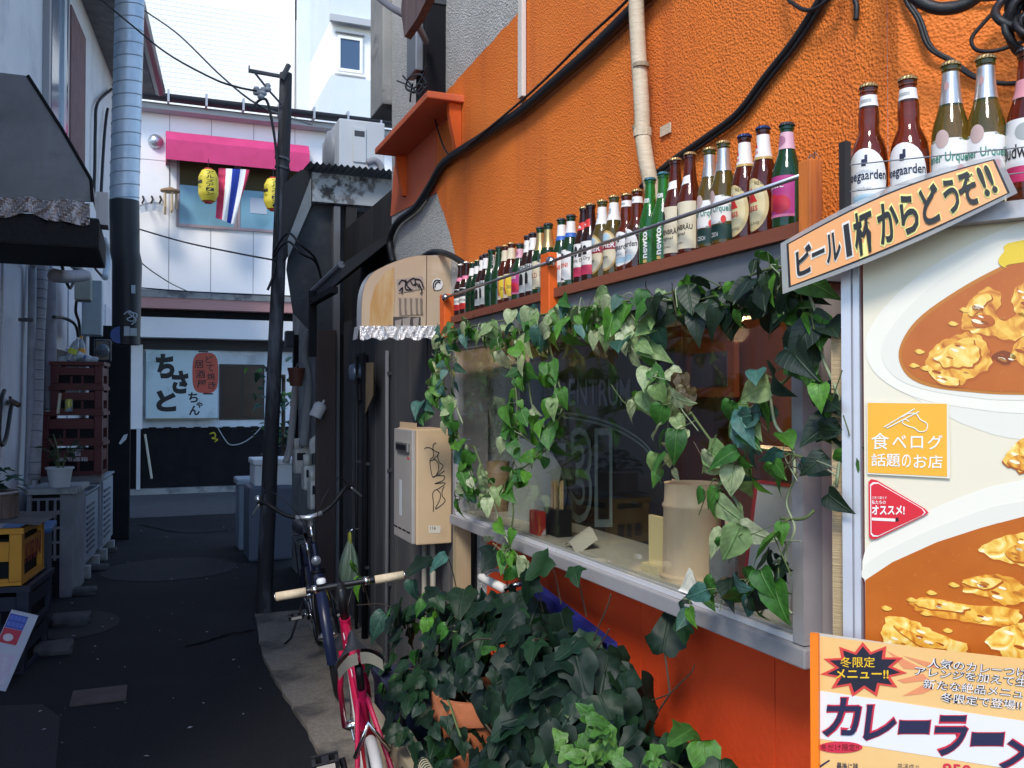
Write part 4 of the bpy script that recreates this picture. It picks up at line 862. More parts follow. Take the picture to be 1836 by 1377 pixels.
for k in range(4): obj('vent_slot', MB().box((1.1835, hY + .04 + k * .08, zb_ + .05), (1.1848, hY + .10 + k * .08, zb_ + .058)), black_paint, wh)
HS = lambda px, py: PY(px, py, hY - .0015)
HQ = lambda x, y: HS(690 + x / 5.1, 740 + y / 5.1)
for k, pts in enumerate(([(362, 333), (375, 320), (410, 320), (440, 345), (445, 400), (412, 440), (437, 588), (485, 540), (490, 470), (460, 430), (415, 440)], [(468, 275), (445, 290), (440, 330), (465, 355), (495, 370), (440, 430)], [(495, 370), (482, 400), (500, 455), (532, 490), (470, 580), (545, 530)], [(437, 588), (480, 575), (545, 580), (530, 620), (455, 648), (545, 640), (540, 660), (470, 705)], [(443, 905), (445, 830), (437, 740), (470, 703), (508, 740), (500, 800), (462, 880), (550, 810), (525, 760), (525, 710), (542, 675)])):
    obj('marker_line', MB().tube(smoothpts([HQ(*q) for q in pts], 4), .0019, 4), ink, wh)
obj('rating_label', MB().sheet([HQ(400, 1030), HQ(510, 1035), HQ(508, 1100), HQ(402, 1100)]), P_('label_pale', (.6, .55, .46)), wh)
obj('barcode', text_fit(MB(), '116', lambda x, y: HS(690 + x / 5.1, 740 - y / 5.1) - Vector((0, .001, 0)), 415, 465, -1070, -1040), ink, wh, fixn=False)
obj('front_sticker', MB().box((1.1833, hY + .2, zb_ + .12), (1.1846, hY + .24, zb_ + .30)), P_('sticker', (.5, .55, .6)), wh)
obj('red_mark', MB().box((1.1833, hY + .06, zt_ - .15), (1.1846, hY + .09, zt_ - .14)), redp, wh)
obj('pipe_below', MB().tube([(1.32, hY + .1, zb_), (1.32, hY + .1, .3)], .014, 8), mat('pipe_wrap', (.3, .27, .22), .7), wh, smooth=True)
obj('pipe_below', MB().tube([(1.32, hY + .25, zb_), (1.32, hY + .25, .25)], .014, 8), mat('pipe_wrap', (.3, .27, .22)), wh, smooth=True)
# tin and cardboard exhaust hood with foil edge
kY = 4.30
H_ = lambda px, py, dy=0: PY(px, py, kY + dy)
ho = thing('exhaust_hood', 'curved tan exhaust hood with stickers and a crumpled foil lower edge', 'hood', H_(740, 600))
prof = [(648, 590), (649, 540), (655, 510), (668, 490), (690, 477), (720, 465), (745, 459), (775, 458), (808, 459), (814, 470), (815, 590)]
card = mat('tin_tan', (.52, .40, .28), .6, col2=(.46, .35, .24), scale=3, col3=(.58, .46, .33), scale3=2)
left = [q for q in prof if q[0] <= 772]
obj('side_panel', MB().prism([H_(*q) for q in smoothpts([(a, b, 0) for a, b in prof[:9]], 4) for q in [(q.x, q.y)]] + [H_(772, 459) if False else H_(814, 470), H_(814, 592)], (0, .004, 0)), card, ho)
obj('fold_line', MB().tube([H_(765, 458, -.002), H_(764, 585, -.002)], .0022, 4), mat('fold_dark', (.16, .12, .08), .7), ho)
cv = [H_(q.x, q.y) for q in smoothpts([(a, b, 0) for a, b in prof[:8]], 4)]
obj('curved_cover', MB().grid(lambda u, v: cv[min(int(round(u * (len(cv) - 1))), len(cv) - 1)] + Vector((0, .10 * v, 0)) + Vector((-.0015, 0, .0015)), len(cv) - 1, 3), mat('clear_sheet', (.33, .36, .4), .25, col2=(.26, .28, .32), scale=4), ho, smooth=True)
# rust streak sheet and foil
obj('rust_panel', MB().prism([H_(662, 585, -.003), H_(664, 545, -.003), H_(672, 515, -.003), H_(690, 488, -.003), H_(706, 479, -.003), H_(708, 520, -.003), H_(705, 583, -.003)], (0, .002, 0)), mat('rusty_plastic', (.46, .26, .09), .45, col2=(.55, .42, .24), scale=5, stretch=(3, 1, .5), contrast=(.4, .62)), ho)
foil = mat('foil', (.86, .86, .86), .25, .9, bump=.015, bscale=60)
def foilfn(u, v):
    px = 645 + 150 * u; py = 584 + 24 * v + 2.5 * math.sin(u * 30) * v
    return H_(px, py, -.012 - .02 * v + .010 * math.sin(u * 55) * math.sin(v * 5) + .008 * math.sin(u * 91 + v * 7))
obj('foil_edge', MB().grid(foilfn, 60, 8), foil, ho)
obj('foil_side', MB().grid(lambda u, v: H_(645, 584 + 24 * v, 0) + Vector((-.004 - .01 * v, -.01 + .11 * u, 0)), 8, 4), foil, ho)
obj('underside', MB().box((H_(648, 590).x, kY + .01, H_(700, 592).z - .012), (XW - .035, kY + .10, H_(700, 592).z - .006)), black_paint, ho)
st_o = lambda pts, m, nm, o=-.004: obj(nm, MB().prism([H_(a, b, o) for a, b in pts], (0, .0012, 0)), m, ho)
G6 = lambda x, y, o=-.007: H_(620 + x / 6.886, 440 + y / 6.886, o)
st_o([(711, 501), (757, 495), (761, 517), (714, 526)], P_('sticker_grey', (.36, .30, .26)), 'sticker')
for pts in ([(650, 480), (690, 430), (735, 450), (740, 540), (820, 545)], [(660, 560), (700, 520), (690, 590)], [(740, 420), (760, 500), (800, 540)], [(745, 470), (800, 420), (850, 410), (860, 500)], [(850, 415), (920, 430), (960, 520)], [(900, 470), (940, 560), (920, 600)], [(800, 440), (830, 490), (870, 470), (905, 520)]):
    obj('marker_line', MB().tube(smoothpts([G6(*q) for q in pts], 5), .0032, 4), ink, ho)
st_o([(713, 533), (757, 533), (757, 564), (715, 566)], P_('sticker_worn', (.42, .34, .26)), 'sticker')
for x in (655, 720, 790, 860, 915): obj('print_streak', MB().prism([G6(x, 650), G6(x + 30, 655), G6(x + 25, 760), G6(x + 35, 850), G6(x + 8, 850)], (0, .001, 0)), P_('streak', (.2, .16, .12)), ho)
st_o([(705, 568), (754, 568), (754, 585), (705, 585)], P_('sticker_dark', (.07, .06, .055)), 'sticker')
for a in ((607, 930, 690, 995), (700, 905, 800, 1000), (830, 905, 905, 1000)): obj('sticker_patch', MB().prism([G6(a[0], a[1]), G6(a[2], a[1] - 20), G6(a[2] - 12, a[3]), G6(a[0] + 6, a[3])], (0, .001, 0)), P_('patch_grey', (.3, .27, .24)), ho)
pts = [H_(620 + (1130 + 68 * math.cos(a)) / 6.886, 440 + (480 + 72 * math.sin(a)) / 6.886, -.005) for a in [2*math.pi*k/24 for k in range(24)]]
obj('round_sticker', MB().prism(pts, (0, .0012, 0)), white, ho)
obj('marker_line', MB().tube(smoothpts([G6(1170, 435), G6(1110, 430), G6(1080, 480), G6(1088, 540)], 5), .003, 4), ink, ho)
obj('marker_line', MB().tube(smoothpts([G6(1165, 470), G6(1150, 450), G6(1110, 470), G6(1100, 520)], 5), .003, 4), ink, ho)
cable('hood_cable', [W(757, 462, .06), W(775, 452, .06), W(800, 455, .06), W(825, 468, .03), W(835, 480, .02)], .016, blk, 'short black cable running over the tan hood to the shelf', seg=8)
# concrete slab of the next house above the alley
obj('concrete_fin', MB().bbox((1.36, 5.51, PX(690, 180, 1.36).z), (1.62, 5.85, 9), .01), concrete, label='grey concrete fin with dark underside at the upper end of the orange house', cat='concrete fin')
# ================================================================ dark lean-to beyond the orange house
SYF = 7.0
Q = lambda px, py, dy=0: PY(px, py, SYF + dy)
ln = thing('lean_to', 'dark weathered lean-to with corrugated roof and peeling beam', 'shed', (1.6, 7.6, 0))
b0, b1 = Q(560, 311), Q(700, 368)
obj('beam', MB().bbox((b0.x, SYF, Q(620, 366).z), (2.3, SYF + .08, Q(620, 314).z), .006), mat('peeling_paint', (.42, .44, .45), .8, col2=(.14, .135, .135), scale=9, contrast=(.5, .6), bump=.004, bscale=30, col3=(.05, .045, .045), scale3=6, cov3=(.56, .62)), ln)
rz = Q(620, 304).z
ro = MB().grid(lambda u, v: Vector((b0.x - .05 + 1.6 * u, SYF - .16 + 2.3 * v, rz - .012 + .010 * math.sin(u * 2 * math.pi * 34) + .12 * v)), 272, 2)
obj('corrugated_roof', ro, mat('rusty_tin', (.16, .17, .19), .6, .3, col2=(.25, .27, .3), scale=5), ln, smooth=True)
pr = [Q(556, 316), Q(556, 372), Q(512, 470), Q(505, 420), Q(508, 330), Q(540, 303), Q(560, 302)]
obj('steep_eave', MB().prism([p_ + Vector((0, .03, 0)) for p_ in pr], (0, .35, 0)), mat('black_roof', (.02, .021, .025), .7), ln)
obj('barge_board', MB().prism([Q(558, 318), Q(558, 368), Q(517, 462), Q(516, 430)], (0, .028, 0)), mat('barge_grey', (.27, .29, .3), .8, col2=(.2, .215, .22), scale=6), ln)
XS = 1.31
obj('eave_infill', MB().prism([Q(558, 366, .1), Q(517, 462, .1), Q(514, 482, .1), Q(526, 560, .1), Q(562, 600, .1), Q(640, 600, .1), Q(640, 366, .1)], (0, .03, 0)), mat('interior_shade', (.03, .033, .04), .8, col2=(.06, .064, .07), scale=4, col3=(.08, .085, .09), scale3=5, cov3=(.58, .68)), ln)  # sheet added, dark for the shaded interior and the dark wall under the eave
obj('side_wall', MB().box((XS, SYF + .15, 0), (XS + .8, 8.95, 2.9)), mat('dirty_plaster', (.30, .31, .31), .85, col2=(.2, .205, .21), scale=3, col3=(.11, .11, .115), scale3=2.5, cov3=(.5, .62), bump=.002, bscale=40), ln)
obj('back_wall', MB().box((XS + .81, SYF + .5, 0), (3, SYF + .55, 3.2)), black_paint, ln)
for px, wd, m in ((632, 20, wood_dark), (606, 12, mat('grey_post', (.12, .12, .13), .8, col2=(.2, .2, .2), scale=8, stretch=(1, 1, .1)))):
    q = Q(px, 500, -.02); h = wd * .0022
    obj('post', MB().bbox((q.x - h, SYF + .02, 0), (q.x + h, SYF + .1, Q(px, 368).z - .002), .006), m, ln)
obj('front_boarding', MB().box((XS + .02, SYF + .105, 0), (2.2, SYF + .14, Q(620, 372).z)), wood_dark, ln)
obj('dark_wall', MB().box((1.44, 5.52, 0), (1.6, SYF + .1, 3.0)), wood_dark, ln)
for k in range(4):
    y = 5.56 + k * .36
    obj('board', MB().box((1.415, y, .02), (1.4395, y + .33, 2.25)), mat('grey_board', (.075, .075, .085)), ln)
# dark awning between lean-to and hood
aw2 = MB().prism([PY(562, 526, 6.4), PY(566, 517, 6.4), PY(700, 466, 6.4), PY(708, 480, 6.4)], (0, .06, 0))
aw2.prism([PX(565, 520, .98), PX(700, 470, 1.40) , PX(700, 462, 1.42), PX(565, 512, .98)], (0, .05, 0)) if False else None
a0 = PY(562, 524, 6.45); a1 = Vector((1.43, 6.45, PY(690, 470, 6.45).z))
d_aw = thing('dark_awning', 'black sloping lean-to canopy between the tan hood and the lean-to', 'canopy', a0)
obj('canopy', MB().prism([a0, a1, a1 - Vector((0, 0, .05)), a0 - Vector((0, 0, .09))], (0, -1.0, .06)), mat('canopy_black', (.02, .02, .024), .55), d_aw)
obj('front_strip', MB().tube([a0 + Vector((0, -1.0, .06)), a0 + Vector((0, .02, .01))], .022, 8), mat('strip_grey', (.16, .17, .19), .5), d_aw)
obj('bracket', MB().box((1.05, 6.36, 1.95), (1.10, 6.41, a0.z - .0)).box((1.05, 5.6, a0.z - .1), (1.10, 6.36, a0.z - .06)), black_paint, d_aw)
# rooftop air conditioner seen from its side
ry0 = 7.35
ac = thing('rooftop_unit', 'pale grey air conditioner standing on the corrugated roof', 'air conditioner', (1.65, ry0, 3.6))
A_ = lambda px, py: PY(px, py, ry0)
xA, xB, zA, zB = A_(608, 250).x, A_(690, 250).x, A_(650, 303).z, A_(650, 216).z
acm = mat('unit_white', (.52, .55, .58), .5, col2=(.46, .5, .54), scale=3)
obj('casing', MB().bbox((xA, ry0, zA), (xB, ry0 + .8, zB), .012), acm, ac)
obj('fan_guard', MB().lathe([(.2, 0), (.19, .03), (.05, .05), (0, .05)], 24, Matrix.Translation((xA - .001, ry0 + .38, (zA + zB) / 2)) @ Matrix.Rotation(R(-90), 4, 'Y')), mat('guard_grey', (.22, .24, .27), .5), ac, smooth=True)
obj('side_hatch', MB().bbox((A_(633, 250).x, ry0 - .012, A_(650, 292).z), (A_(656, 250).x, ry0 - .0005, A_(650, 230).z), .004), acm, ac)
obj('handle_slot', MB().box((A_(635, 250).x, ry0 - .0145, A_(650, 246).z), (A_(653, 250).x, ry0 - .0125, A_(650, 236).z)), dark_metal, ac)
obj('scribble', MB().tube(smoothpts([A_(638, 250), A_(642, 254), A_(640, 262), A_(646, 250)], 4), .004, 4), ink, ac)
for x in (xA + .05, xB - .1): obj('foot', MB().box((x, ry0, zA - .09), (x + .05, ry0 + .8, zA - .0005)), dark_metal, ac)
obj('pipe_bundle', MB().tube(smoothpts([A_(657, 292), A_(672, 288), A_(682, 297), A_(686, 315)], 5), .03, 8), mat('bundle_grey', (.22, .23, .26), .6), ac, smooth=True)
# pole
pb = PZ(474, 1100); ptp = PY(513, 132, pb.y)
po = thing('utility_pole', 'thin dark weathered wooden utility pole leaning over the alley', 'pole', pb)
tt = [pb.lerp(ptp, k / 10) + Vector((random.uniform(-.006, .006), 0, 0)) for k in range(11)]
obj('shaft', MB().tube(tt, [.062 - .0014 * k for k in range(11)], 14), mat('pole_wood', (.02, .02, .024), .75, col2=(.12, .125, .14), scale=5, stretch=(1, 1, .22), bump=.004, bscale=40, contrast=(.48, .62)), po, smooth=40)
Pp = lambda px, py, dy=-.06: PY(px, py, pb.y + dy)
obj('cross_arm', MB().prism([Pp(447, 123), Pp(447, 128), Pp(508, 139), Pp(508, 134)], (0, .03, 0)), dark_metal, po)
obj('arm_tip', MB().box(tuple(Pp(446, 128)), tuple(Pp(448, 117) + Vector((0, .03, 0)))), dark_metal, po)
obj('top_strap', MB().tube([Pp(505, 142), Pp(518, 116)], .02, 4), dark_metal, po)
obj('brace', MB().tube([Pp(457, 131), Pp(480, 160), Pp(505, 188)], .009, 5), dark_metal, po)
for px, py in ((460, 165), (472, 166), (480, 159), (468, 172)):
    obj('insulator', MB().lathe([(0, -.03), (.025, -.02), (.028, 0), (.016, .012), (.026, .022), (.016, .04), (0, .045)], 10, Matrix.Translation(Pp(px, py))), mat('porcelain', (.3, .33, .38), .25), po, smooth=True)
for py in (283, 300): obj('band', MB().tube([Pp(507, py, 0), Pp(506, py + 4, 0)], .061, 12), dark_metal, po)
cable('pole_cable', [Pp(452, 198), Pp(462, 182), Pp(476, 178), Pp(484, 200), Pp(494, 260), Pp(498, 330), Pp(497, 400), Pp(493, 480), Pp(480, 520)], .011, blk, 'black cable hanging down along the left of the wooden pole')
E_ = lambda px, py, Y: PY(px, py, Y)
cable('overhead_wire', [E_(170, -10, 8.2), E_(230, 40, 8), E_(300, 96, 7.6), E_(380, 140, 7.2), E_(425, 156, 7), E_(460, 163, 6.9)], .008, blk, 'upper black overhead wire running from the left eave to the pole')
cable('overhead_wire', [E_(200, -20, 12), E_(262, 21, 11.5), E_(320, 62, 11), E_(390, 130, 9.5), E_(450, 180, 8), E_(500, 204, 8.4), E_(560, 224, 9.5)], .009, blk, 'lower overhead wire crossing behind the pole top')
cable('overhead_wire', [E_(250, 411, 10), E_(330, 434, 9), E_(420, 453, 8), E_(495, 467, 7)], .008, blk, 'sagging black wire from the duct across the white wall')
cable('overhead_wire', [E_(252, 470, 12), E_(275, 488, 13), E_(310, 510, 15), E_(345, 526, 16.1)], .008, blk, 'thin wire from the duct down to the grey ledge')
cable('ledge_cable', [F(252, 516, -.7), F(330, 522, -.7), F(420, 527, -.7), F(525, 531, -.7)], .012, blk, 'straight black cable lying along the grey ledge')
for k, off in enumerate((0, 5)):
    cable('pole_wire', [Pp(490, 455 + off), E_(515, 418 + off * 3, 6.7), E_(540, 440 + off * 3, 6.6), E_(566, 465 + off, 6.8), E_(578, 510, 6.9)], .009, blk, ['black wire sweeping from the pole under the steep eave', 'second black wire sweeping from the pole under the eave'][k])
# ================================================================ left side of the alley
hd = mat('hood_sheet', (.10, .10, .11), .45, .3, col2=(.15, .15, .16), scale=2.5, col3=(.06, .06, .065), scale3=4, cov3=(.55, .75))
hY2 = 6.5
Hd = lambda px, py, dy=0: PY(px, py, hY2 + dy)
kh = thing('kitchen_hood', 'large dark sheet metal kitchen hood with foil wrapped lip on the left wall', 'hood', Hd(80, 440))
side = [Hd(-75, 128), Hd(-10, 129), Hd(50, 136), Hd(110, 230), Hd(163, 322), Hd(166, 362), Hd(-75, 352)]
obj('side_panel', MB().prism(side, (0, .012, 0)), hd, kh)
sl = [Hd(50, 136), Hd(110, 230), Hd(163, 322), Hd(166, 362)]
obj('sloped_cover', MB().grid(lambda u, v: sl[int(round(u * 3))] + Vector((.002 + .16 * v * 0, .013 + .95 * v, .002)), 3, 2), hd, kh)
obj('edge_trim', MB().tube([q + Vector((0, -.006, 0)) for q in sl], .012, 6), black_paint, kh)
def ff(u, v):
    return Hd(-75 + 236 * u, 347 + 15 * u + 42 * v * (.85 + .15 * math.sin(u * 9)) + 3 * math.sin(u * 21), -.02 + .015 * math.sin(u * 33 + 5 * v) * math.sin(v * 4) + .01 * math.sin(u * 70 + 9 * v))
obj('foil_wrap', MB().grid(ff, 60, 8), mat('foil_dull', (.5, .47, .46), .28, 1, bump=.02, bscale=30), kh)
obj('lip', MB().bbox((Hd(-75, 400).x, hY2 + .005, Hd(100, 442).z), (Hd(178, 420).x, hY2 + .98, Hd(100, 385).z), .02), mat('lip_black', (.007, .007, .009), .8, bump=.01, bscale=30), kh)  # rough black lip along the lower edge of the hood
obj('conduit_box', MB().box(tuple(Hd(172, 402, .1)), tuple(Hd(196, 356, .3))), mat('box_cream', (.5, .5, .5), .6), label='pale square box tucked between the dark hood and the duct', cat='box')
# spiral duct
DY = 9.8
dc = thing('spiral_duct', 'tall galvanised spiral duct with its lower end painted black', 'duct', PY(225, 618, DY))
D_ = lambda px, py: PY(px, py, DY)
dtop, dmid, dbot = D_(236, -120), D_(223, 362), D_(226, 618)
rD = (D_(250, 200) - D_(197, 200)).length / 2
n = 26
spr = mat('duct_zinc', (.42, .49, .56), .42, .55, col2=(.55, .6, .65), scale=4, stretch=(1, 1, .6), col3=(.30, .37, .45), scale3=2.5, cov3=(.5, .7))
obj('duct', MB().tube([dtop.lerp(dmid, k / 30) for k in range(31)], rD, 28), spr, dc, smooth=40)
ax = (dmid - dtop).normalized(); u_ = ax.orthogonal().normalized(); v_ = ax.cross(u_)
L_ = (dmid - dtop).length; pit = D_(228, 150).z - D_(228, 173).z
for k in range(int(L_ / pit)):
    c_ = dtop + ax * (k * pit)
    obj('seam', MB().tube([c_ + ax * (pit * j / 24) + (u_ * math.cos(2*math.pi*j/24) + v_ * math.sin(2*math.pi*j/24)) * (rD + .001) for j in range(25)], .0055, 5), mat('seam_zinc', (.3, .35, .4), .4, .6), dc, smooth=True)
obj('black_duct', MB().tube([dmid + Vector((0, 0, .01)), dmid.lerp(dbot, .35), D_(228, 470), dbot], [rD * 1.02, rD * 1.01, rD * 1.02, rD * .95], 28), mat('duct_black', (.010, .011, .016), .5), dc, smooth=40)
for py, col, rr in ((509, (.3, .42, .36), .045), (602, (.03, .08, .28), .085)):
    q = D_({509: 222, 602: 213}[py], py) + Vector((0, -rD - .012, 0)) + Vector((.01, .03, 0))
    obj('round_sticker', MB().lathe([(0, 0), (rr, .001), (rr, .002)], 18, Matrix.Translation(q) @ Matrix.Rotation(R(90), 4, 'X')), P_('st%d' % py, col), dc)
for k, (a, b, c_, d_) in enumerate(((236, 514, 243, 529), (223, 587, 233, 604), (234, 590, 246, 604))):
    p0 = D_(a, b) + Vector((0, -rD - .004, 0)); p1 = D_(c_, d_) + Vector((0, -rD - .004, 0))
    obj('paper_sticker', MB().box((p0.x, p0.y - .002, p1.z), (p1.x, p0.y, p0.z)), P_('sticker_pale', (.4, .45, .5)), dc)
mbq = [D_(a, b) + Vector((0, -rD - .008, 0)) for a, b in ((223, 566), (232, 560), (240, 568), (228, 574), (238, 578), (246, 566), (230, 563), (244, 575), (236, 584))]
obj('spray_tag', MB().tube(smoothpts(mbq, 5), .006, 4), P_('spray_white', (.45, .5, .55)), dc)
# dark corner pillar below the duct
q0, q1 = PY(192, 850, 11.4), PY(234, 600, 11.4)
obj('dark_pillar', MB().bbox((q0.x - .2, 11.4, 0), (q1.x, 11.9, q1.z + .1), .01), black_paint, label='black pillar standing under the black end of the duct', cat='pillar')
obj('torn_paper', MB().prism([PY(213, 795, 11.38), PY(222, 780, 11.38), PY(229, 778, 11.38), PY(226, 788, 11.38), PY(216, 797, 11.38)], (0, .005, 0)), P_('paper_white', (.6, .62, .66)), label='torn white paper scrap stuck on the black pillar', cat='paper')
# vent cabinet and condenser units along the wall
cab = thing('vent_cabinet', 'grey block cabinet with a square lattice facing the camera', 'cabinet', ML(8.3) @ Vector((.2, 0, 0)))
blkm = mat('cabinet_grey', (.16, .16, .18), .8, col2=(.22, .22, .24), scale=4, bump=.002, bscale=50)
M8 = ML(8.3); cz = .86
obj('body', MB().box((.05, .02, 0), (.36, .62, cz), M8), black_paint, cab)
obj('top_slab', MB().bbox((.02, -.03, cz + .001), (.40, .66, cz + .045), .006, M8), concrete, cab)
obj('corner_pier', MB().bbox((.27, 0, 0), (.365, .64, cz), .006, M8), blkm, cab)
obj('corner_pier', MB().bbox((.03, 0, 0), (.06, .019, cz), .003, M8), blkm, cab)
for k in range(5): obj('lattice_bar', MB().box((.06, .003, cz - .05 - k * .12), (.269, .019, cz - .03 - k * .12), M8), blkm, cab)
for x in (.1, .165, .225): obj('lattice_bar', MB().box((x, .001, cz - .55), (x + .018, .0185, cz - .032), M8), blkm, cab)
un = mat('condenser_grey', (.3, .33, .38), .5, col2=(.24, .27, .32), scale=3, col3=(.16, .18, .22), scale3=2, cov3=(.55, .75))
def condenser(y, w, z0, h, out, label):
    M = ML(y); t = thing('condenser_unit', label, 'air conditioner', M @ Vector((.2, w / 2, 0)), 'condenser units along the left wall')
    obj('casing', MB().bbox((.02, 0, z0), (out, w, z0 + h), .012, M), un, t)
    obj('front_panel', MB().bbox((out + .0005, .03, z0 + .05), (out + .02, w - .03, z0 + h - .02), .006, M), un, t)
    for k in range(9): obj('louvre', MB().box((out + .0205, .06, z0 + .12 + k * (h - .2) / 9), (out + .032, w - .3, z0 + .14 + k * (h - .2) / 9), M), mat('louvre_dark', (.08, .09, .11), .5), t)
    obj('top_lid', MB().bbox((.01, -.01, z0 + h + .0005), (out + .03, w + .01, z0 + h + .02), .006, M), un, t)
    for yy in (.08, w - .16): obj('foot_block', MB().bbox((out - .1, yy, 0), (out + .05, yy + .08, z0 - .0005), .006, M), concrete, t)
condenser(9.0, .8, .12, .66, .34, 'nearer grey condenser unit in the row along the left wall')
condenser(9.95, .8, .12, .72, .36, 'farther grey condenser unit in the row along the left wall')
# red stacked crates
def crate(name, M, w, d, h, m, label, group, holes=True, text=None, tm=None, side_text=None):
    """box crate open on top: base, corner posts, rims, grip openings between solid panels"""
    t = thing(name, label, 'crate', M @ Vector((w / 2, d / 2, 0)), group); th = .018
    def wall(x0, y0, x1, y1, z0, z1): return MB().box((x0, y0, z0), (x1, y1, z1), M)
    obj('base', MB().box((0, 0, 0), (w, d, .02), M), m, t)
    for x in (0, w - .07):
        for y in (0, d - .07): obj('corner_post', MB().bbox((x, y, .0205), (x + .07, y + .07, h - .035), .006, M), m, t)
    obj('rim', MB().box((-.012, -.012, h - .034), (w + .012, th, h), M).box((-.012, d - th, h - .034), (w + .012, d + .012, h), M).box((-.012, th, h - .034), (th, d - th, h), M).box((w - th, th, h - .034), (w + .012, d - th, h), M), m, t)
    for a, b in ((.30, .38), (.38, .74)) if False else ((.0, .12), (.36, .76)):
        z0, z1 = a * h + .021, b * h
        obj('side_panel', MB().box((.071, .004, z0), (w - .071, th, z1), M), m, t); obj('side_panel', MB().box((.071, d - th, z0), (w - .071, d - .004, z1), M), m, t)
        obj('end_panel', MB().box((w - th, .071, z0), (w - .004, d - .071, z1), M), m, t); obj('end_panel', MB().box((.004, .071, z0), (th, d - .071, z1), M), m, t)
    for k in (1, 2): obj('slat', MB().box((.071 + (w - .16) * k / 3, .005, .1 * h), (.089 + (w - .16) * k / 3, th - .001, .41 * h), M), m, t)
    obj('inner_shade', MB().box((.03, .03, .021), (w - .03, d - .03, h - .07), M), black_paint, t)  # black block fills the crate in place of its shaded inside
    if text:
        for s, x0, x1, z0, z1 in text: obj('lettering', text_fit(MB(), s, lambda x, y: M @ Vector((x, .002, y)), x0, x1, z0, z1, bold=.01), tm, t, fixn=False)
    if side_text:
        for s, y0, y1, z0, z1 in side_text: obj('lettering', text_fit(MB(), s, lambda x, y: M @ Vector((w - .002, x, y)), y0, y1, z0, z1, bold=.02), tm, t, fixn=False)
    return t
redc = mat('crate_red', (.085, .007, .010), .5, col2=(.065, .006, .008), scale=4)
wc = P_('crate_white', (.45, .42, .45))
cr0 = PY(179, 851, 9.2)
def MC(x, y, z, r=-5): return Matrix.Translation((x, y, z)) @ Matrix.Rotation(R(r), 4, 'Z')
zc = cr0.z
g_ = 'red crates stacked on the cabinet'
obj('carrying_board', MB().bbox((cr0.x - .50, cr0.y, .86), (cr0.x + .02, cr0.y + .5, zc - .001), .01), blkm, label='grey board carrying the red crates behind the vent cabinet', cat='board')
crate('bottle_crate', MC(cr0.x - .50, cr0.y, zc), .52, .42, .31, redc, 'dark red crate with white characters, lowest of the stack', g_, text=[('酒', .27, .34, .18, .24), ('専用通箱', .14, .40, .13, .17)], tm=wc)
crate('bottle_crate', MC(cr0.x - .50, cr0.y + .005, zc + .311), .52, .42, .28, redc, 'dark red crate, second from the bottom of the stack', g_)
crate('bottle_crate', MC(cr0.x - .42, cr0.y + .01, zc + .592), .44, .40, .235, redc, 'dark red crate, third from the bottom, with a pale stick before it', g_)
crate('bottle_crate', MC(cr0.x - .42, cr0.y + .01, zc + .828), .44, .40, .23, redc, 'dark red crate on top of the stack, full of plastic bottles', g_)
ctop = zc + .828 + .17
pet = mat('pet_clear', (.5, .58, .66), .08, trans=.55)
bl = [('clear plastic bottle with yellow label lying in the top crate', .06, (.5, .55, .05), 20), ('blue plastic bottle lying in the top crate', -.02, (.04, .1, .35), 80), ('clear plastic bottle with white cap lying at the right of the top crate', .22, (.5, .5, .52), -60), ('clear plastic bottle with orange cap standing in the top crate', .15, (.6, .3, .03), 0), ('pale plastic bottle lying across the top crate', .28, (.45, .5, .55), -75)]
for k, (lab, dx, col, ang) in enumerate(bl):
    q = Vector((cr0.x - .34 + dx * 1.1, cr0.y + .06 + .03 * k, ctop + .03)); t = thing('plastic_bottle', lab, 'bottle', q, 'plastic bottles in the top crate')
    M = Matrix.Translation(q + Vector((0, 0, .04))) @ Matrix.Rotation(R(ang), 4, 'Y')
    obj('body', MB().lathe([(0, 0), (.035, .003), (.037, .03), (.034, .06), (.037, .09), (.037, .14), (.028, .18), (.014, .205), (.014, .22)], 14, M), pet, t, smooth=40)
    obj('label_band', MB().lathe([(.0375, .07), (.0375, .12)], 14, M), P_('pet%d' % k, col), t); obj('cap', MB().lathe([(.016, .215), (.016, .235), (0, .235)], 12, M), P_('petcap%d' % k, [(.6, .6, .6), (.05, .1, .4), (.6, .6, .62), (.6, .3, .02), (.6, .6, .6)][k]), t)
q = PY(104, 738, cr0.y - .03)
obj('pale_rod', MB().tube([q + Vector((0, 0, -.02)), PY(108, 705, cr0.y - .03)], .014, 8), mat('rod_cream', (.55, .5, .42), .5), label='short cream rod standing in the red crate stack', cat='rod')
q = PY(123, 738, cr0.y - .06)
obj('drink_can', MB().lathe([(0, 0), (.03, 0), (.034, .008), (.034, .10), (.028, .115), (0, .115)], 14, Matrix.Translation(q + Vector((0, .03, -.0)))), mat('can_print', (.45, .42, .1), .3, .3, col2=(.3, .38, .5), scale=14, contrast=(.48, .52)), smooth=40, label='pale yellow drink can standing on the rim of the red crate', cat='can')
# white pot with a leafy plant on the cabinet
wp = M8 @ Vector((.24, .16, cz + .046))
wpt = thing('potted_plant', 'white plastic pot with a thin dry plant on the vent cabinet', 'plant', wp)
obj('pot', MB().lathe([(0, .002), (.075, 0), (.10, .15), (.112, .152), (.112, .168), (.1, .168), (.09, .12), (0, .12)], 24, Matrix.Translation(wp)), mat('pot_white', (.5, .52, .55), .4), wpt, smooth=40)
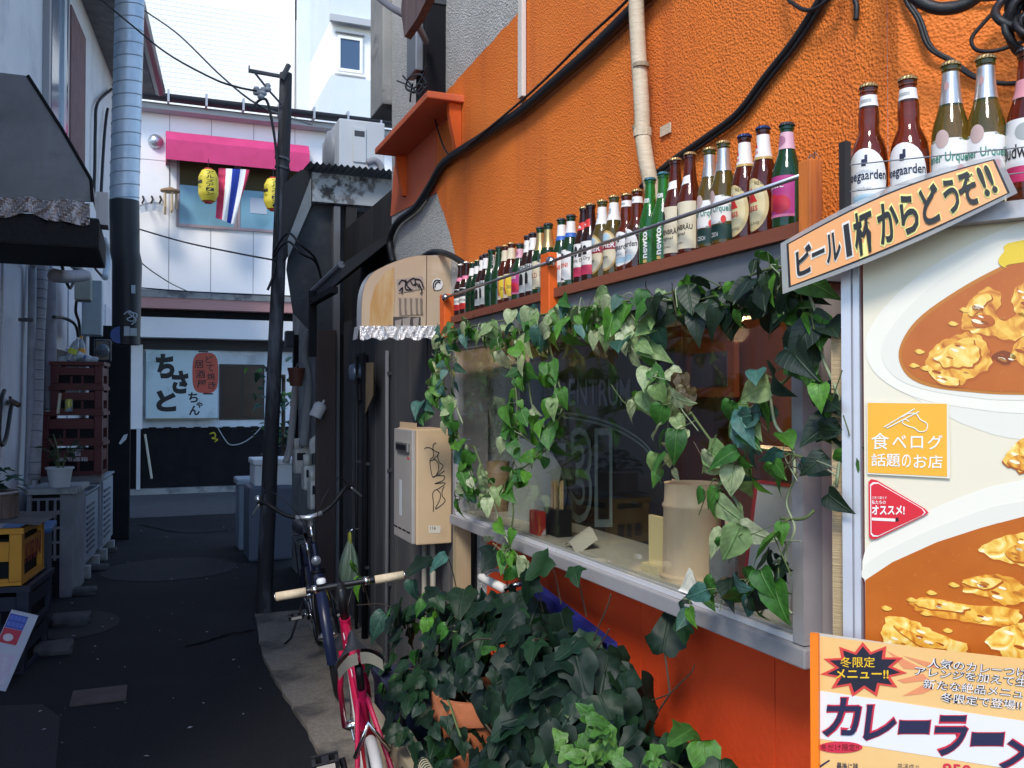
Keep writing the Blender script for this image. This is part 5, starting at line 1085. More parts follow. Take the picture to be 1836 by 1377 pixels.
# ================================================================ leaf meshes
def leaf_mat(name, cols, rough=.5, vein=(.25, .4, .12), vmix=.55, spec=.5, side=.3):
    m = bpy.data.materials.new(name); m.use_nodes = True; n = m.node_tree.nodes; l = m.node_tree.links; b = n['Principled BSDF']
    oi = n.new('ShaderNodeObjectInfo'); cr = n.new('ShaderNodeValToRGB'); el = cr.color_ramp.elements
    el[0].color = (*cols[0], 1); el[1].color = (*cols[-1], 1); el[1].position = 1
    for k, c_ in enumerate(cols[1:-1]): e = el.new((k + 1) / (len(cols) - 1)); e.color = (*c_, 1)
    l.new(oi.outputs['Random'], cr.inputs[0])
    tc = n.new('ShaderNodeTexCoord'); sp = n.new('ShaderNodeSeparateXYZ'); l.new(tc.outputs['Object'], sp.inputs[0])
    ab = n.new('ShaderNodeMath'); ab.operation = 'ABSOLUTE'; l.new(sp.outputs[0], ab.inputs[0])
    lt_ = n.new('ShaderNodeMapRange'); lt_.inputs['From Min'].default_value = .035; lt_.inputs['From Max'].default_value = .008; l.new(ab.outputs[0], lt_.inputs['Value'])
    s1 = n.new('ShaderNodeMath'); s1.operation = 'MULTIPLY_ADD'; s1.inputs[1].default_value = -.8; l.new(ab.outputs[0], s1.inputs[0]); l.new(sp.outputs[1], s1.inputs[2])
    s2 = n.new('ShaderNodeMath'); s2.operation = 'MULTIPLY'; s2.inputs[1].default_value = 38; l.new(s1.outputs[0], s2.inputs[0])
    s3 = n.new('ShaderNodeMath'); s3.operation = 'SINE'; l.new(s2.outputs[0], s3.inputs[0])
    s4 = n.new('ShaderNodeMapRange'); s4.inputs['From Min'].default_value = .86; s4.inputs['From Max'].default_value = 1.; s4.inputs['To Max'].default_value = side; l.new(s3.outputs[0], s4.inputs['Value'])
    mxm = n.new('ShaderNodeMath'); mxm.operation = 'MAXIMUM'; l.new(lt_.outputs[0], mxm.inputs[0]); l.new(s4.outputs[0], mxm.inputs[1])
    ml = n.new('ShaderNodeMath'); ml.operation = 'MULTIPLY'; ml.inputs[1].default_value = vmix; l.new(mxm.outputs[0], ml.inputs[0])
    nz = n.new('ShaderNodeTexNoise'); nz.inputs['Scale'].default_value = 4; nz.inputs['Detail'].default_value = 4; l.new(tc.outputs['Object'], nz.inputs['Vector'])
    hv = n.new('ShaderNodeHueSaturation'); mr = n.new('ShaderNodeMapRange'); mr.inputs['To Min'].default_value = .15; mr.inputs['To Max'].default_value = 1.75; l.new(nz.outputs['Fac'], mr.inputs['Value']); l.new(mr.outputs[0], hv.inputs['Value']); l.new(cr.outputs[0], hv.inputs['Color'])
    mx = n.new('ShaderNodeMix'); mx.data_type = 'RGBA'; l.new(ml.outputs[0], mx.inputs[0]); l.new(hv.outputs[0], mx.inputs[6]); mx.inputs[7].default_value = (*vein, 1)
    l.new(mx.outputs[2], b.inputs['Base Color']); b.inputs['Roughness'].default_value = rough; b.inputs['Specular IOR Level'].default_value = spec
    bp = n.new('ShaderNodeBump'); bp.inputs['Distance'].default_value = .008; bp.inputs['Strength'].default_value = .35; l.new(mxm.outputs[0], bp.inputs['Height']); l.new(bp.outputs[0], b.inputs['Normal'])
    tr = n.new('ShaderNodeBsdfTranslucent'); l.new(mx.outputs[2], tr.inputs[0]); ms_ = n.new('ShaderNodeMixShader'); ms_.inputs[0].default_value = .25
    l.new(b.outputs[0], ms_.inputs[1]); l.new(tr.outputs[0], ms_.inputs[2]); l.new(ms_.outputs[0], n['Material Output'].inputs[0])
    return m
def heart_leaf(seed, m, wid=.78, fold=.3, droop=.4, narrow=False):
    """unit leaf: stalk at the origin, tip at +Y, face up +Z"""
    rnd = random.Random(seed); mb = MB(); n = 7
    wp_ = [0, .30, .44, .41, .29, .13, .0] if not narrow else [0, .2, .3, .3, .24, .14, 0]
    yy = [.0, -.03, .16, .42, .66, .85, 1.0] if not narrow else [0, .1, .25, .5, .7, .88, 1]
    tw = rnd.uniform(-.2, .2)
    rows = []
    for i in range(n):
        y = yy[i]; half = wp_[i] * wid / .78 * (1 + rnd.uniform(-.06, .06)); r_ = []
        for s in (-1, -.5, 0, .5, 1):
            x = half * s; z = -droop * max(y, 0) ** 2 + fold * abs(x) - .25 * x * x * 2 + tw * x * y + .02 * math.sin(9 * y + 4 * s)
            r_.append(Vector((x, y if abs(s) < .9 or i else y, z)))
        rows.append(r_)
    mb.v = [p for r_ in rows for p in r_]
    for i in range(n - 1):
        for k in range(4): mb.f.append((i*5+k, i*5+k+1, (i+1)*5+k+1, (i+1)*5+k))
    bm = bmesh.new(); me = mesh_of(mb, 'leaf'); bm.from_mesh(me); bmesh.ops.remove_doubles(bm, verts=bm.verts, dist=.002); bm.to_mesh(me); bm.free()
    me.shade_smooth(); me.materials.append(m); return me
def ivy_leaf(seed, m, sharp=1.0):
    rnd = random.Random(seed)
    wv = rnd.uniform(.85, 1.1); lb = rnd.uniform(.8, 1.1)
    base = [(0, 0), (.16 * wv, -.08), (.32 * wv, -.08), (.38 * wv, .06), (.48 * wv * lb, .16), (.54 * wv * lb, .28), (.42 * wv, .40), (.31, .50), (.25, .66), (.14, .86), (0, 1.0)]
    outl = base + [(-x, y) for x, y in reversed(base[1:-1])]
    c_ = (0, .28); mb = MB(); n = len(outl); zf = lambda x, y: .22 * abs(x) - .5 * (x * x) - (.15 + .12 * (seed % 5)) * max(y, 0) ** 2 + .07 * math.sin(6 * x + 4 * y + seed)
    mb.v.append(Vector((*c_, zf(*c_) - .03)))
    for f in (.55, 1.0):
        for x, y in outl:
            k = f * (1 + (rnd.uniform(-.05, .05) if f == 1 else 0)); X = c_[0] + (x - c_[0]) * k; Y = c_[1] + (y - c_[1]) * k; mb.v.append(Vector((X, Y, zf(X, Y))))
    for i in range(n):
        j = (i + 1) % n; mb.f.append((0, 1 + i, 1 + j)); mb.f.append((1 + i, 1 + n + i, 1 + n + j, 1 + j))
    me = mesh_of(mb, 'leaf', True); me.materials.append(m); return me
LM = {'green': leaf_mat('leaf_green', [(.018, .095, .012), (.045, .17, .016), (.095, .27, .022), (.02, .11, .022), (.065, .21, .016)], vein=(.14, .28, .07), vmix=.4),
      'pale': leaf_mat('leaf_pale', [(.24, .34, .13), (.40, .47, .26), (.17, .29, .09), (.48, .53, .34), (.13, .27, .07)], vein=(.10, .24, .06), vmix=.45),
      'blue': leaf_mat('leaf_bluegreen', [(.03, .11, .09), (.06, .17, .14), (.02, .08, .05), (.10, .22, .19)], vein=(.10, .24, .16)),  # blue-green paints cool reflections into the leaf colour
      'dark': leaf_mat('leaf_shaded', [(.006, .018, .008), (.010, .03, .010), (.008, .024, .014), (.014, .04, .014)], vein=(.03, .06, .025)),  # near-black greens put the shade below the shelf into the leaf colour
      'brown': leaf_mat('leaf_dry', [(.12, .085, .03), (.08, .05, .02), (.16, .14, .07)], vein=(.05, .03, .012)),
      'ivy': leaf_mat('ivy_dark', [(.006, .018, .012), (.008, .025, .013), (.008, .022, .018), (.011, .034, .014)], rough=.5, vein=(.03, .05, .03), vmix=.4, side=.0, spec=.28),
      'ivy2': leaf_mat('ivy_green', [(.007, .026, .011), (.011, .042, .013), (.008, .03, .018), (.016, .056, .016)], rough=.48, vein=(.03, .06, .03), vmix=.4, side=.0, spec=.3),
      'young': leaf_mat('ivy_young', [(.04, .13, .02), (.07, .2, .03), (.11, .24, .04)], vein=(.14, .28, .07), vmix=.35)}
LEAF = {k: [heart_leaf(11 * i + 3, LM[k], wid=.6 + .05 * i, fold=.1 + .13 * i, droop=.1 + .2 * ((i * 2) % 5)) for i in range(5)] for k in ('green', 'pale', 'blue', 'dark', 'brown')}
LEAF.update({k: [ivy_leaf(7 * i + 1, LM[k]) for i in range(6)] for k in ('ivy', 'ivy2', 'young')})
LEAF['thin'] = [heart_leaf(5 + i, LM['ivy2'], wid=.5, narrow=True, droop=.4) for i in range(2)]
def put_leaf(parent, kind, pos, direc, normal, size, name='leaf'):
    """leaf with stalk end at pos, pointing along direc, face along normal"""
    y = Vector(direc).normalized(); z = Vector(normal); z = z - y * z.dot(y)
    z = z.normalized() if z.length > 1e-4 else y.orthogonal().normalized(); x = y.cross(z)
    o = bpy.data.objects.new(name, random.choice(LEAF[kind])); sc.collection.objects.link(o); o.parent = parent
    M = Matrix((x, y, z)).transposed().to_4x4(); M.translation = Vector(pos) - WO[parent]
    o.matrix_local = M @ Matrix.Scale(size, 4); return o
def rv(s=1): return Vector((random.uniform(-s, s), random.uniform(-s, s), random.uniform(-s, s)))
stm = mat('stem_green', (.10, .14, .05), .6); stb = mat('stem_brown', (.06, .045, .03), .7)
for k in range(14):
    a = random.uniform(0, 6.28); h = random.uniform(.16, .30); tip = wp + Vector((.13 * math.cos(a), .13 * math.sin(a), .14 + h))
    pts = smoothpts([wp + Vector((.02 * math.cos(a), .02 * math.sin(a), .12)), wp + Vector((.05 * math.cos(a), .05 * math.sin(a), .14 + h * .6)), tip], 3)
    obj('stem', MB().tube(pts, .003, 4), stm, wpt)
    for q in pts[3:]: put_leaf(wpt, 'thin', q, Vector((math.cos(a), math.sin(a), .3)) + rv(.6), Vector((0, 0, 1)) + rv(.4), random.uniform(.05, .08))
# yellow crate on dark blue crates, wooden tub with plant, bucket, leaning sign
cy0 = Vector((-.70, 6.13, 0)); CW = .62
MY = lambda z, dx=0: MC(cy0.x - .36 + dx, cy0.y, z, -7)
navyc = mat('crate_navy', (.012, .015, .035), .5, col2=(.02, .024, .05), scale=4)
crate('bottle_crate', MY(.0, -.02), .40, .60, .262, navyc, 'dark blue crate standing on the ground below the yellow crate', 'crates at the left edge')
crate('bottle_crate', MY(.263), .40, .60, .262, navyc, 'dark blue crate in the middle under the yellow crate', 'crates at the left edge')
yc = mat('crate_yellow', (.62, .30, .03), .5, col2=(.52, .23, .02), scale=5, col3=(.35, .15, .02), scale3=6, cov3=(.58, .75))
crate('bottle_crate', MY(.530, -.02), .38, .56, .345, yc, 'faded yellow beer crate with red lettering on its alley side', 'crates at the left edge', tm=P_('crate_red_text', (.30, .03, .02)), side_text=[('KIRIN', .09, .47, .115, .235)])
obj('tray', MB().grid(lambda u, v: MY(.88) @ Vector((-.04 + .5 * u, -.05 + .7 * v, .012 + .02 * math.sin(u * 3 + v * 2) + .03 * v * u)), 6, 6), mat('tray_black', (.03, .03, .033), .6, col2=(.09, .09, .09), scale=3), smooth=True, label='warped black tray lying on the yellow crate', cat='tray')
tb = MY(.9) @ Vector((.11, .25, .015))
tub = thing('wooden_tub', 'old wooden tub with a leafy dark plant on the yellow crate', 'tub', tb)
for k in range(16):
    a = 2 * math.pi * k / 16; M = Matrix.Translation(tb) @ Matrix.Rotation(a, 4, 'Z')
    obj('stave', MB().prism([M @ Vector((.150, -.03, 0)), M @ Vector((.150, .03, 0)), M @ Vector((.165, .03, 0)), M @ Vector((.165, -.03, 0))], (0, 0, .15)), mat('tub_wood', (.10, .07, .055), .8, col2=(.16, .12, .10), scale=9, stretch=(1, 1, .2)), tub)
obj('rim', MB().tube([tb + Vector((.168 * math.cos(a), .168 * math.sin(a), .155)) for a in [2*math.pi*k/28 for k in range(28)]], .010, 6, closed=True), mat('tub_rim', (.3, .28, .28), .6), tub, smooth=True)
obj('soil', MB().lathe([(.15, 0), (.1, .02), (0, .03)], 16, Matrix.Translation(tb + Vector((0, 0, .12)))), mat('soil', (.02, .015, .012), .9), tub)
for k in range(46):
    a = random.uniform(0, 6.28); r_ = random.uniform(0, .18); put_leaf(tub, random.choice(['ivy2', 'ivy2', 'blue', 'thin']), tb + Vector((r_ * math.cos(a), r_ * math.sin(a), random.uniform(.16, .34) - r_ * .4)), Vector((math.cos(a), math.sin(a), .2)) + rv(.4), Vector((0, 0, 1)) + rv(.5), random.uniform(.06, .1))
bk = PZ(102, 1080); bk = Vector((bk.x - .05, 7.25, 0)); bk.x = LX(7.25) + .36
bu = thing('blue_bin', 'blue plastic bin standing behind the yellow crate', 'bin', bk)
obj('bin', MB().bbox((bk.x - .16, bk.y - .16, .0), (bk.x + .12, bk.y + .2, .70), .02), mat('bin_dark', (.035, .05, .085), .5), bu)
obj('lid', MB().bbox((bk.x - .18, bk.y - .19, .7005), (bk.x + .15, bk.y + .23, .745), .015), mat('bin_blue', (.05, .14, .32), .4), bu)
sg = thing('leaning_sign', 'white flyer board with blue and red squares leaning on the dark blue crates', 'sign', PY(20, 1240, 5.7))
a, b = PY(20, 1095, 5.98), PY(68, 1106, 6.0); d_ = PY(10, 1240, 5.75); c_ = d_ + (a - b)
obj('board', MB().prism([a, b, d_, c_], (0, .02, .004)), mat('board_white', (.46, .49, .55), .5, col2=(.4, .42, .5), scale=4), sg)
bl_ = lambda u, v, o=.002: (a.lerp(b, u)).lerp(c_.lerp(d_, u), v) + Vector((0, -o, 0))
obj('blue_print', MB().sheet([bl_(.02, .03), bl_(.68, .03), bl_(.68, .22), bl_(.02, .22)]), P_('poster_blue', (.05, .08, .36)), sg)
for i in range(4):
    for j in range(2): obj('blue_tile', MB().sheet([bl_(.06 + .15 * i, .05 + .085 * j, .003), bl_(.18 + .15 * i, .05 + .085 * j, .003), bl_(.18 + .15 * i, .11 + .085 * j, .003), bl_(.06 + .15 * i, .11 + .085 * j, .003)]), P_('poster_blue2', (.09, .15, .5)), sg)
obj('red_print', MB().sheet([bl_(.02, .225), bl_(.68, .225), bl_(.68, .42), bl_(.02, .42)]), P_('poster_red', (.45, .03, .06)), sg)
obj('figure_print', MB().sheet([bl_(.3 + .18 * math.cos(t), .34 + .05 * math.sin(t), .004) for t in [2*math.pi*k/16 for k in range(16)]]), P_('poster_pale', (.55, .5, .55)), sg)
obj('pink_print', MB().sheet([bl_(.0, .55), bl_(.85, .55), bl_(.85, .93), bl_(.0, .93)]), mat('pink_wash', (.46, .36, .5), .5, col2=(.5, .5, .56), scale=25), sg)
# pipes, hoses and boxes on the left wall
Lw = lambda px, py, off: L(px, py, off)
pg = mat('pipe_grey', (.22, .23, .27), .6, col2=(.3, .31, .35), scale=7); ph = mat('hose_grey', (.3, .3, .33), .7, col2=(.22, .22, .25), scale=20, stretch=(1, 1, 3))
def wallpipe(name, pts, r, m, label, cat='pipe', off=.1, ribs=0):
    t = thing(name, label, cat, Lw(*pts[-1], off)); P = smoothpts([Lw(a, b, off) for a, b in pts], 6)
    obj('tube', MB().tube(P, r, 12), m, t, smooth=True)
    for k in range(ribs):
        f = (k + .5) / ribs * (len(P) - 1); i = int(f); q = P[i].lerp(P[min(i + 1, len(P) - 1)], f - i); dz = (P[min(i + 1, len(P) - 1)] - P[i]).normalized()
        obj('tape_line', MB().tube([q - dz * .004, q + dz * .004], r + .0015, 12), mat('tape_dark', (.1, .1, .12), .6), t)
    return t
wallpipe('drain_pipe', [(58, 478), (57, 600), (54, 760), (50, 870)], .033, pg, 'thin dark grey drain pipe, leftmost on the left wall')
wallpipe('taped_hose', [(76, 440), (73, 520), (68, 620), (66, 720), (60, 860)], .052, ph, 'ribbed taped hose running down the left wall', 'hose', .14, 22)
wallpipe('down_pipe', [(88, 482), (90, 530), (91, 620), (90, 690), (89, 735)], .05, pg, 'grey open topped pipe right of the ribbed hose', off=.1)
wallpipe('wall_pipe', [(20, 445), (40, 460), (62, 474)], .03, pg, 'short sloping grey pipe below the dark hood', off=.12)
wallpipe('stub_pipe', [(98, 494), (120, 496), (152, 494)], .05, pg, 'short level grey stub pipe above the cream box', off=.5)
wallpipe('upper_pipe', [(95, 440), (125, 468), (148, 490)], .04, pg, 'dark pipe sloping down the left wall to the meter boxes', off=.25)
wallpipe('upper_pipe', [(110, 438), (140, 452), (165, 472)], .045, pg, 'upper grey pipe sloping towards the duct', off=.3)
wallpipe('bent_pipe', [(186, 430), (192, 445), (193, 470), (188, 498)], .04, mat('pipe_pale', (.4, .45, .5), .5), 'pale bent pipe beside the black duct', off=.2)
for k, (pts, lab) in enumerate((([(150, 436), (163, 460), (170, 480), (185, 498)], 'black cable dropping from the hood to the pale bent pipe'), ([(104, 440), (112, 480), (124, 516), (132, 505)], 'thin black cable hanging in a loop over the left wall'), ([(96, 568), (122, 573), (138, 590), (142, 640)], 'black cable bending down beside the lower window'), ([(137, 540), (136, 560), (142, 580), (143, 610)], 'black cable under the cream box'))):
    cable('wall_cable', [Lw(a, b, .16) for a, b in pts], .016, blk, lab)
for k, (pts, lab) in enumerate((([(200, 160), (175, 185), (171, 230), (170, 300), (168, 350)], 'black cable running down the upper left wall'), ([(193, 195), (190, 215), (186, 260), (181, 350)], 'second black cable beside the duct on the upper left wall'))):
    cable('wall_cable', [Lw(a, b, .05) for a, b in pts], .02, blk, lab)
cable('dark_hose', [Lw(8, 700, .1), Lw(2, 720, .1), Lw(-2, 780, .1), Lw(4, 798, .12), Lw(12, 780, .12), Lw(19, 735, .1), Lw(21, 728, .08)], .016, blk, 'black hose hanging in a loop from the wall tap', 'hose')
tp_ = thing('wall_tap', 'small brown wall tap above the hanging black hose', 'tap', Lw(22, 722, .05))
obj('spout', MB().tube([Lw(14, 722, .02), Lw(22, 720, .1), Lw(33, 726, .16)], .022, 8), mat('tap_brass', (.12, .08, .06), .4, .5), tp_, smooth=True)
obj('handle', MB().tube([Lw(18, 712, .06), Lw(20, 722, .06)], .012, 6), mat('tap_brass', (.12, .08, .06)), tp_)
def lfix(name, px0, px1, py0, py1, off, dep, m, label, cat):
    """box on the left wall: its near face spans px0..px1 and py0..py1"""
    A = Lw(px0, py1, off); B = PN(px1, py0, A, Vector((0, 1, 0)))
    return obj(name, MB().bbox((A.x, A.y, A.z), (B.x, A.y + dep, B.z), .012), m, label=label, cat=cat)
lfix('junction_box', 133, 163, 492, 537, .3, .25, mat('box_greenish', (.34, .36, .31), .6, col2=(.28, .3, .26), scale=4), 'cream junction box on the left wall under the stub pipe', 'junction box')
lfix('meter_cabinet', 146, 183, 503, 600, .25, .3, mat('cabinet_blue', (.38, .48, .54), .5, col2=(.33, .43, .5), scale=3), 'tall pale blue meter cabinet on the left wall', 'cabinet')
mt = thing('gas_meter', 'dark glass fronted meter hanging below the pale blue cabinet', 'meter', Lw(178, 650, .3))
A = Lw(168, 648, .3); obj('case', MB().bbox((A.x, A.y, A.z), (A.x + .17, A.y + .15, A.z + .24), .02), mat('meter_dark', (.03, .035, .05), .3), mt)
obj('dial_glass', MB().lathe([(.07, 0), (.07, .03), (.05, .05), (0, .055)], 16, Matrix.Translation((A.x + .085, A.y - .001, A.z + .12)) @ Matrix.Rotation(R(90), 4, 'X')), mat('meter_glass', (.12, .14, .17), .08), mt, smooth=True)
lfix('wall_bracket', 32, 60, 570, 576, .08, .04, dark_metal, 'small dark bracket holding the pipes to the left wall', 'bracket')
# end of the alley floor: tarpaulin covered heap, stones, litter
q = PZ(212, 930)
def tarp(u, v):
    a = u * 2 * math.pi; r_ = (.17 + .04 * math.sin(3 * a + 1)) * (1 - .62 * v ** 2); return Vector((q.x - .05 + r_ * math.cos(a), q.y + .2 + r_ * 1.6 * math.sin(a), .95 * v + .03 * math.sin(5 * a + 4 * v)))
obj('covered_heap', MB().grid(tarp, 24, 8), mat('tarp_blue', (.13, .19, .28), .5, col2=(.09, .13, .2), scale=5), smooth=True, label='upright heap under a pale blue sheet at the end of the condenser row', cat='sheet')
for k, (px, py, s, lab) in enumerate(((150, 1065, .10, 'grey block under the vent cabinet corner'), (128, 1118, .13, 'low grey kerb stone beside the blue crates'), (95, 1170, .12, 'kerb stone nearest to the dark blue crates'), (176, 1022, .09, 'small concrete block before the nearer condenser'), (195, 990, .08, 'small concrete block before the farther condenser'))):
    c_ = PZ(px, py); bmv = MB().bbox((c_.x - s, c_.y - s * .8, 0), (c_.x + s, c_.y + s * .8, s * .55), s * .18); bmv.v = [p_ + rv(.006) for p_ in bmv.v]; obj('kerb_stone', bmv, mat('kerb_grey', (.04, .04, .046), .85, col2=(.075, .075, .08), scale=9), label=lab, cat='stone', group='stones along the left edge of the alley')
c_ = PZ(178, 1250); obj('drain_cover', MB().bbox((c_.x - .14, c_.y - .12, .0), (c_.x + .14, c_.y + .12, .018), .004), mat('rusty_plate', (.055, .04, .042), .7, col2=(.08, .06, .06), scale=7), label='square rusty drain cover in the asphalt', cat='drain cover')
mb = MB()
for k in range(70):
    px, py = random.uniform(60, 500), random.uniform(960, 1370) if k % 3 else random.uniform(930, 1050); c_ = PZ(px, py)
    s = random.uniform(.004, .016); a = random.uniform(0, 3.1); u2 = Vector((math.cos(a), math.sin(a), 0)) * s; v2 = Vector((-math.sin(a), math.cos(a), 0)) * s * random.uniform(.25, .7); z = Vector((0, 0, .008))
    mb.add([c_ + u2 + z, c_ + v2 + z * 1.3, c_ - u2 + z * .9, c_ - v2 + z], [(0, 1, 2, 3)])
obj('litter', mb, mat('litter_pale', (.35, .35, .36), .7), kind='stuff', label='small pale scraps of litter on the dark asphalt', cat='litter')
# ================================================================ far right corner of the alley: bins, box, meters
def RY_(px, py, Y): return PY(px, py, Y)
a, b = RY_(456, 872, 9.4), RY_(534, 822, 9.4)
fb = thing('foam_box', 'white foam box with a lid standing on a grey bin behind the pole', 'box', a)
fm = mat('foam_white', (.74, .77, .8), .6)
obj('box', MB().bbox((a.x, 9.4, a.z), (b.x, 9.85, b.z - .06), .015), fm, fb); obj('lid', MB().bbox((a.x - .015, 9.385, b.z - .0595), (b.x + .015, 9.865, b.z), .015), fm, fb)
obj('tall_bin', MB().bbox((RY_(446, 900, 9.35).x, 9.36, 0), (RY_(526, 900, 9.35).x, 9.9, a.z - .001), .03), mat('bin_slate', (.11, .135, .19), .5), label='slate grey plastic bin under the white foam box', cat='bin')
a = RY_(424, 960, 10.1); b = RY_(455, 858, 10.1)
gb = thing('grey_bin', 'pale grey bin with a thick lid left of the pole', 'bin', a)
obj('bin', MB().bbox((a.x + .02, 10.1, 0), (b.x - .01, 10.5, b.z - .07), .03), mat('bin_grey', (.2, .24, .3), .5), gb); obj('lid', MB().bbox((a.x, 10.08, b.z - .0695), (b.x + .01, 10.52, b.z), .02), mat('bin_lid', (.32, .38, .44), .5), gb)
mm = mat('meter_cream', (.68, .66, .6), .5, col2=(.58, .56, .52), scale=6)
def meter(px0, px1, py0, py1, Y, label):
    a, b = RY_(px0, py1, Y), RY_(px1, py0, Y); t = thing('gas_meter', label, 'gas meter', a, 'gas meters on the lean-to wall')
    obj('case', MB().bbox((a.x, Y, a.z), (b.x, Y + .16, b.z), .02), mm, t); w_ = b.x - a.x; h = b.z - a.z
    obj('dial', MB().bbox((a.x + .1 * w_, Y - .014, a.z + .55 * h), (a.x + .6 * w_, Y - .0005, a.z + .85 * h), .004), mat('dial_dark', (.03, .03, .04), .2), t)
    for x in (.2, .8): obj('union', MB().tube([(a.x + x * w_, Y + .08, b.z), (a.x + x * w_, Y + .08, b.z + .09)], .03, 10), mm, t, smooth=True)
meter(529, 560, 805, 850, 7.75, 'cream gas meter farthest back on the lean-to wall'); meter(545, 583, 835, 880, 7.45, 'cream gas meter in the middle of the group'); meter(556, 592, 862, 915, 7.2, 'cream gas meter nearest to the bicycle')
wp2 = lambda pts, r, m, lab, cat='pipe': cable('meter_pipe', [RY_(*p_) for p_ in pts], r, m, lab, cat, seg=10)
wp2([(563, 812, 7.4), (562, 795, 7.4), (570, 787, 7.4), (585, 790, 7.35), (589, 805, 7.35), (580, 818, 7.3), (576, 835, 7.3)], .035, mm, 'thick cream pipe looping over the gas meters')
wp2([(572, 590, 7.6), (556, 598, 7.6), (546, 615, 7.6), (545, 640, 7.6), (552, 680, 7.6), (550, 740, 7.6), (544, 800, 7.6)], .04, mat('pipe_wrap_grey', (.24, .24, .25), .7), 'bent grey wrapped pipe on the plaster wall of the lean-to')
wp2([(530, 690, 7.9), (526, 740, 7.9), (520, 800, 7.9), (512, 830, 7.9)], .03, mat('broom_pale', (.42, .4, .4), .6), 'pale sloping pole leaning on the lean-to wall', 'pole')
hp = RY_(531, 692, 7.5)
pt_ = thing('hanging_pot', 'brown plastic pot hanging in front of the lean-to wall', 'pot', hp)
obj('pot', MB().lathe([(0, 0), (.05, 0), (.068, .13), (.072, .13), (.072, .15), (.062, .15), (.05, .03)], 18, Matrix.Translation(hp)), mat('pot_brown', (.12, .04, .025), .6), pt_, smooth=40)
obj('hook', MB().tube([hp + Vector((.0, .06, .14)), hp + Vector((.05, .2, .2))], .008, 6), dark_metal, pt_)
obj('speaker_box', MB().bbox(tuple(RY_(513, 622, 7.6)), tuple(RY_(528, 593, 7.6) + Vector((0, .12, 0))), .01), mat('box_slate', (.05, .05, .07), .5), label='small dark slate box hanging on the lean-to corner', cat='box')
obj('dark_stand', MB().bbox(tuple(RY_(526, 830, 7.9)), tuple(RY_(536, 600, 7.9) + Vector((0, .05, 0))), .01), black_paint, label='thin black upright post before the lean-to wall', cat='post')
a, b = RY_(566, 900, 7.0), RY_(602, 592, 7.0)
obj('brown_door', MB().bbox((a.x, 6.98, 0), (b.x, 7.04, b.z), .008), mat('door_brown', (.045, .028, .026), .6, col2=(.07, .045, .04), scale=4, stretch=(1, 1, .2)), label='narrow dark brown door at the front of the lean-to', cat='door')
jc = RY_(565, 748, 6.9); jt = thing('watering_can', 'small white watering can hooked on the brown door', 'watering can', jc)
obj('body', MB().lathe([(0, 0), (.05, 0), (.05, .10), (.03, .12)], 14, Matrix.Translation(jc) @ Matrix.Rotation(R(25), 4, 'Y')), mat('can_white', (.55, .55, .55), .5), jt, smooth=40)
obj('spout', MB().tube([jc + Vector((.03, 0, .06)), jc + Vector((.07, 0, .13))], .01, 8), mat('can_white', (.55, .55, .55)), jt)
em = thing('electric_meter', 'electric meter with a clear dome on the dark boards beside the tan hood', 'meter', PX(628, 690, 1.3))
mc = PX(628, 668, 1.33)
obj('back_board', MB().bbox((1.395, mc.y - .12, mc.z - .22), (1.414, mc.y + .12, mc.z + .14), .006), wood_dark, em)
obj('dome', MB().lathe([(.0, .075), (.05, .07), (.065, .05), (.07, 0)], 20, Matrix.Translation((1.394, mc.y, mc.z)) @ Matrix.Rotation(R(-90), 4, 'Y')), mat('dome_glass', (.12, .16, .22), .06, spec=.8), em, smooth=True)
obj('terminal_box', MB().bbox((1.36, mc.y - .06, mc.z - .2), (1.3945, mc.y + .06, mc.z - .08), .01), dark_metal, em)
tw_ = PX(664, 700, 1.34)
obj('leaning_board', MB().prism([PX(656, 650, 1.36), PX(669, 650, 1.33), PX(668, 710, 1.33), PX(655, 742, 1.36)], (.01, .01, 0)), mat('board_ply', (.32, .23, .12), .7, col2=(.22, .16, .09), scale=6), label='narrow strip of pale plywood hanging under the tan hood', cat='board')
# far shrub behind the pole
fs = thing('shrub', 'small shrub growing before the white house right of the pole', 'shrub', (PY(505, 850, 13).x, 13, 0))
c_ = PY(508, 760, 13)
obj('stem', MB().tube([(c_.x, 13, 0), (c_.x, 13, 2.0)], .03, 6), stb, fs)
for k in range(160): put_leaf(fs, random.choice(['ivy2', 'blue', 'green']), Vector((c_.x + random.gauss(0, .22), 13 + random.gauss(0, .2), random.uniform(.7, 2.25))), rv(1) - Vector((0, 0, .3)), Vector((0, -.4, 1)) + rv(.5), random.uniform(.07, .13))
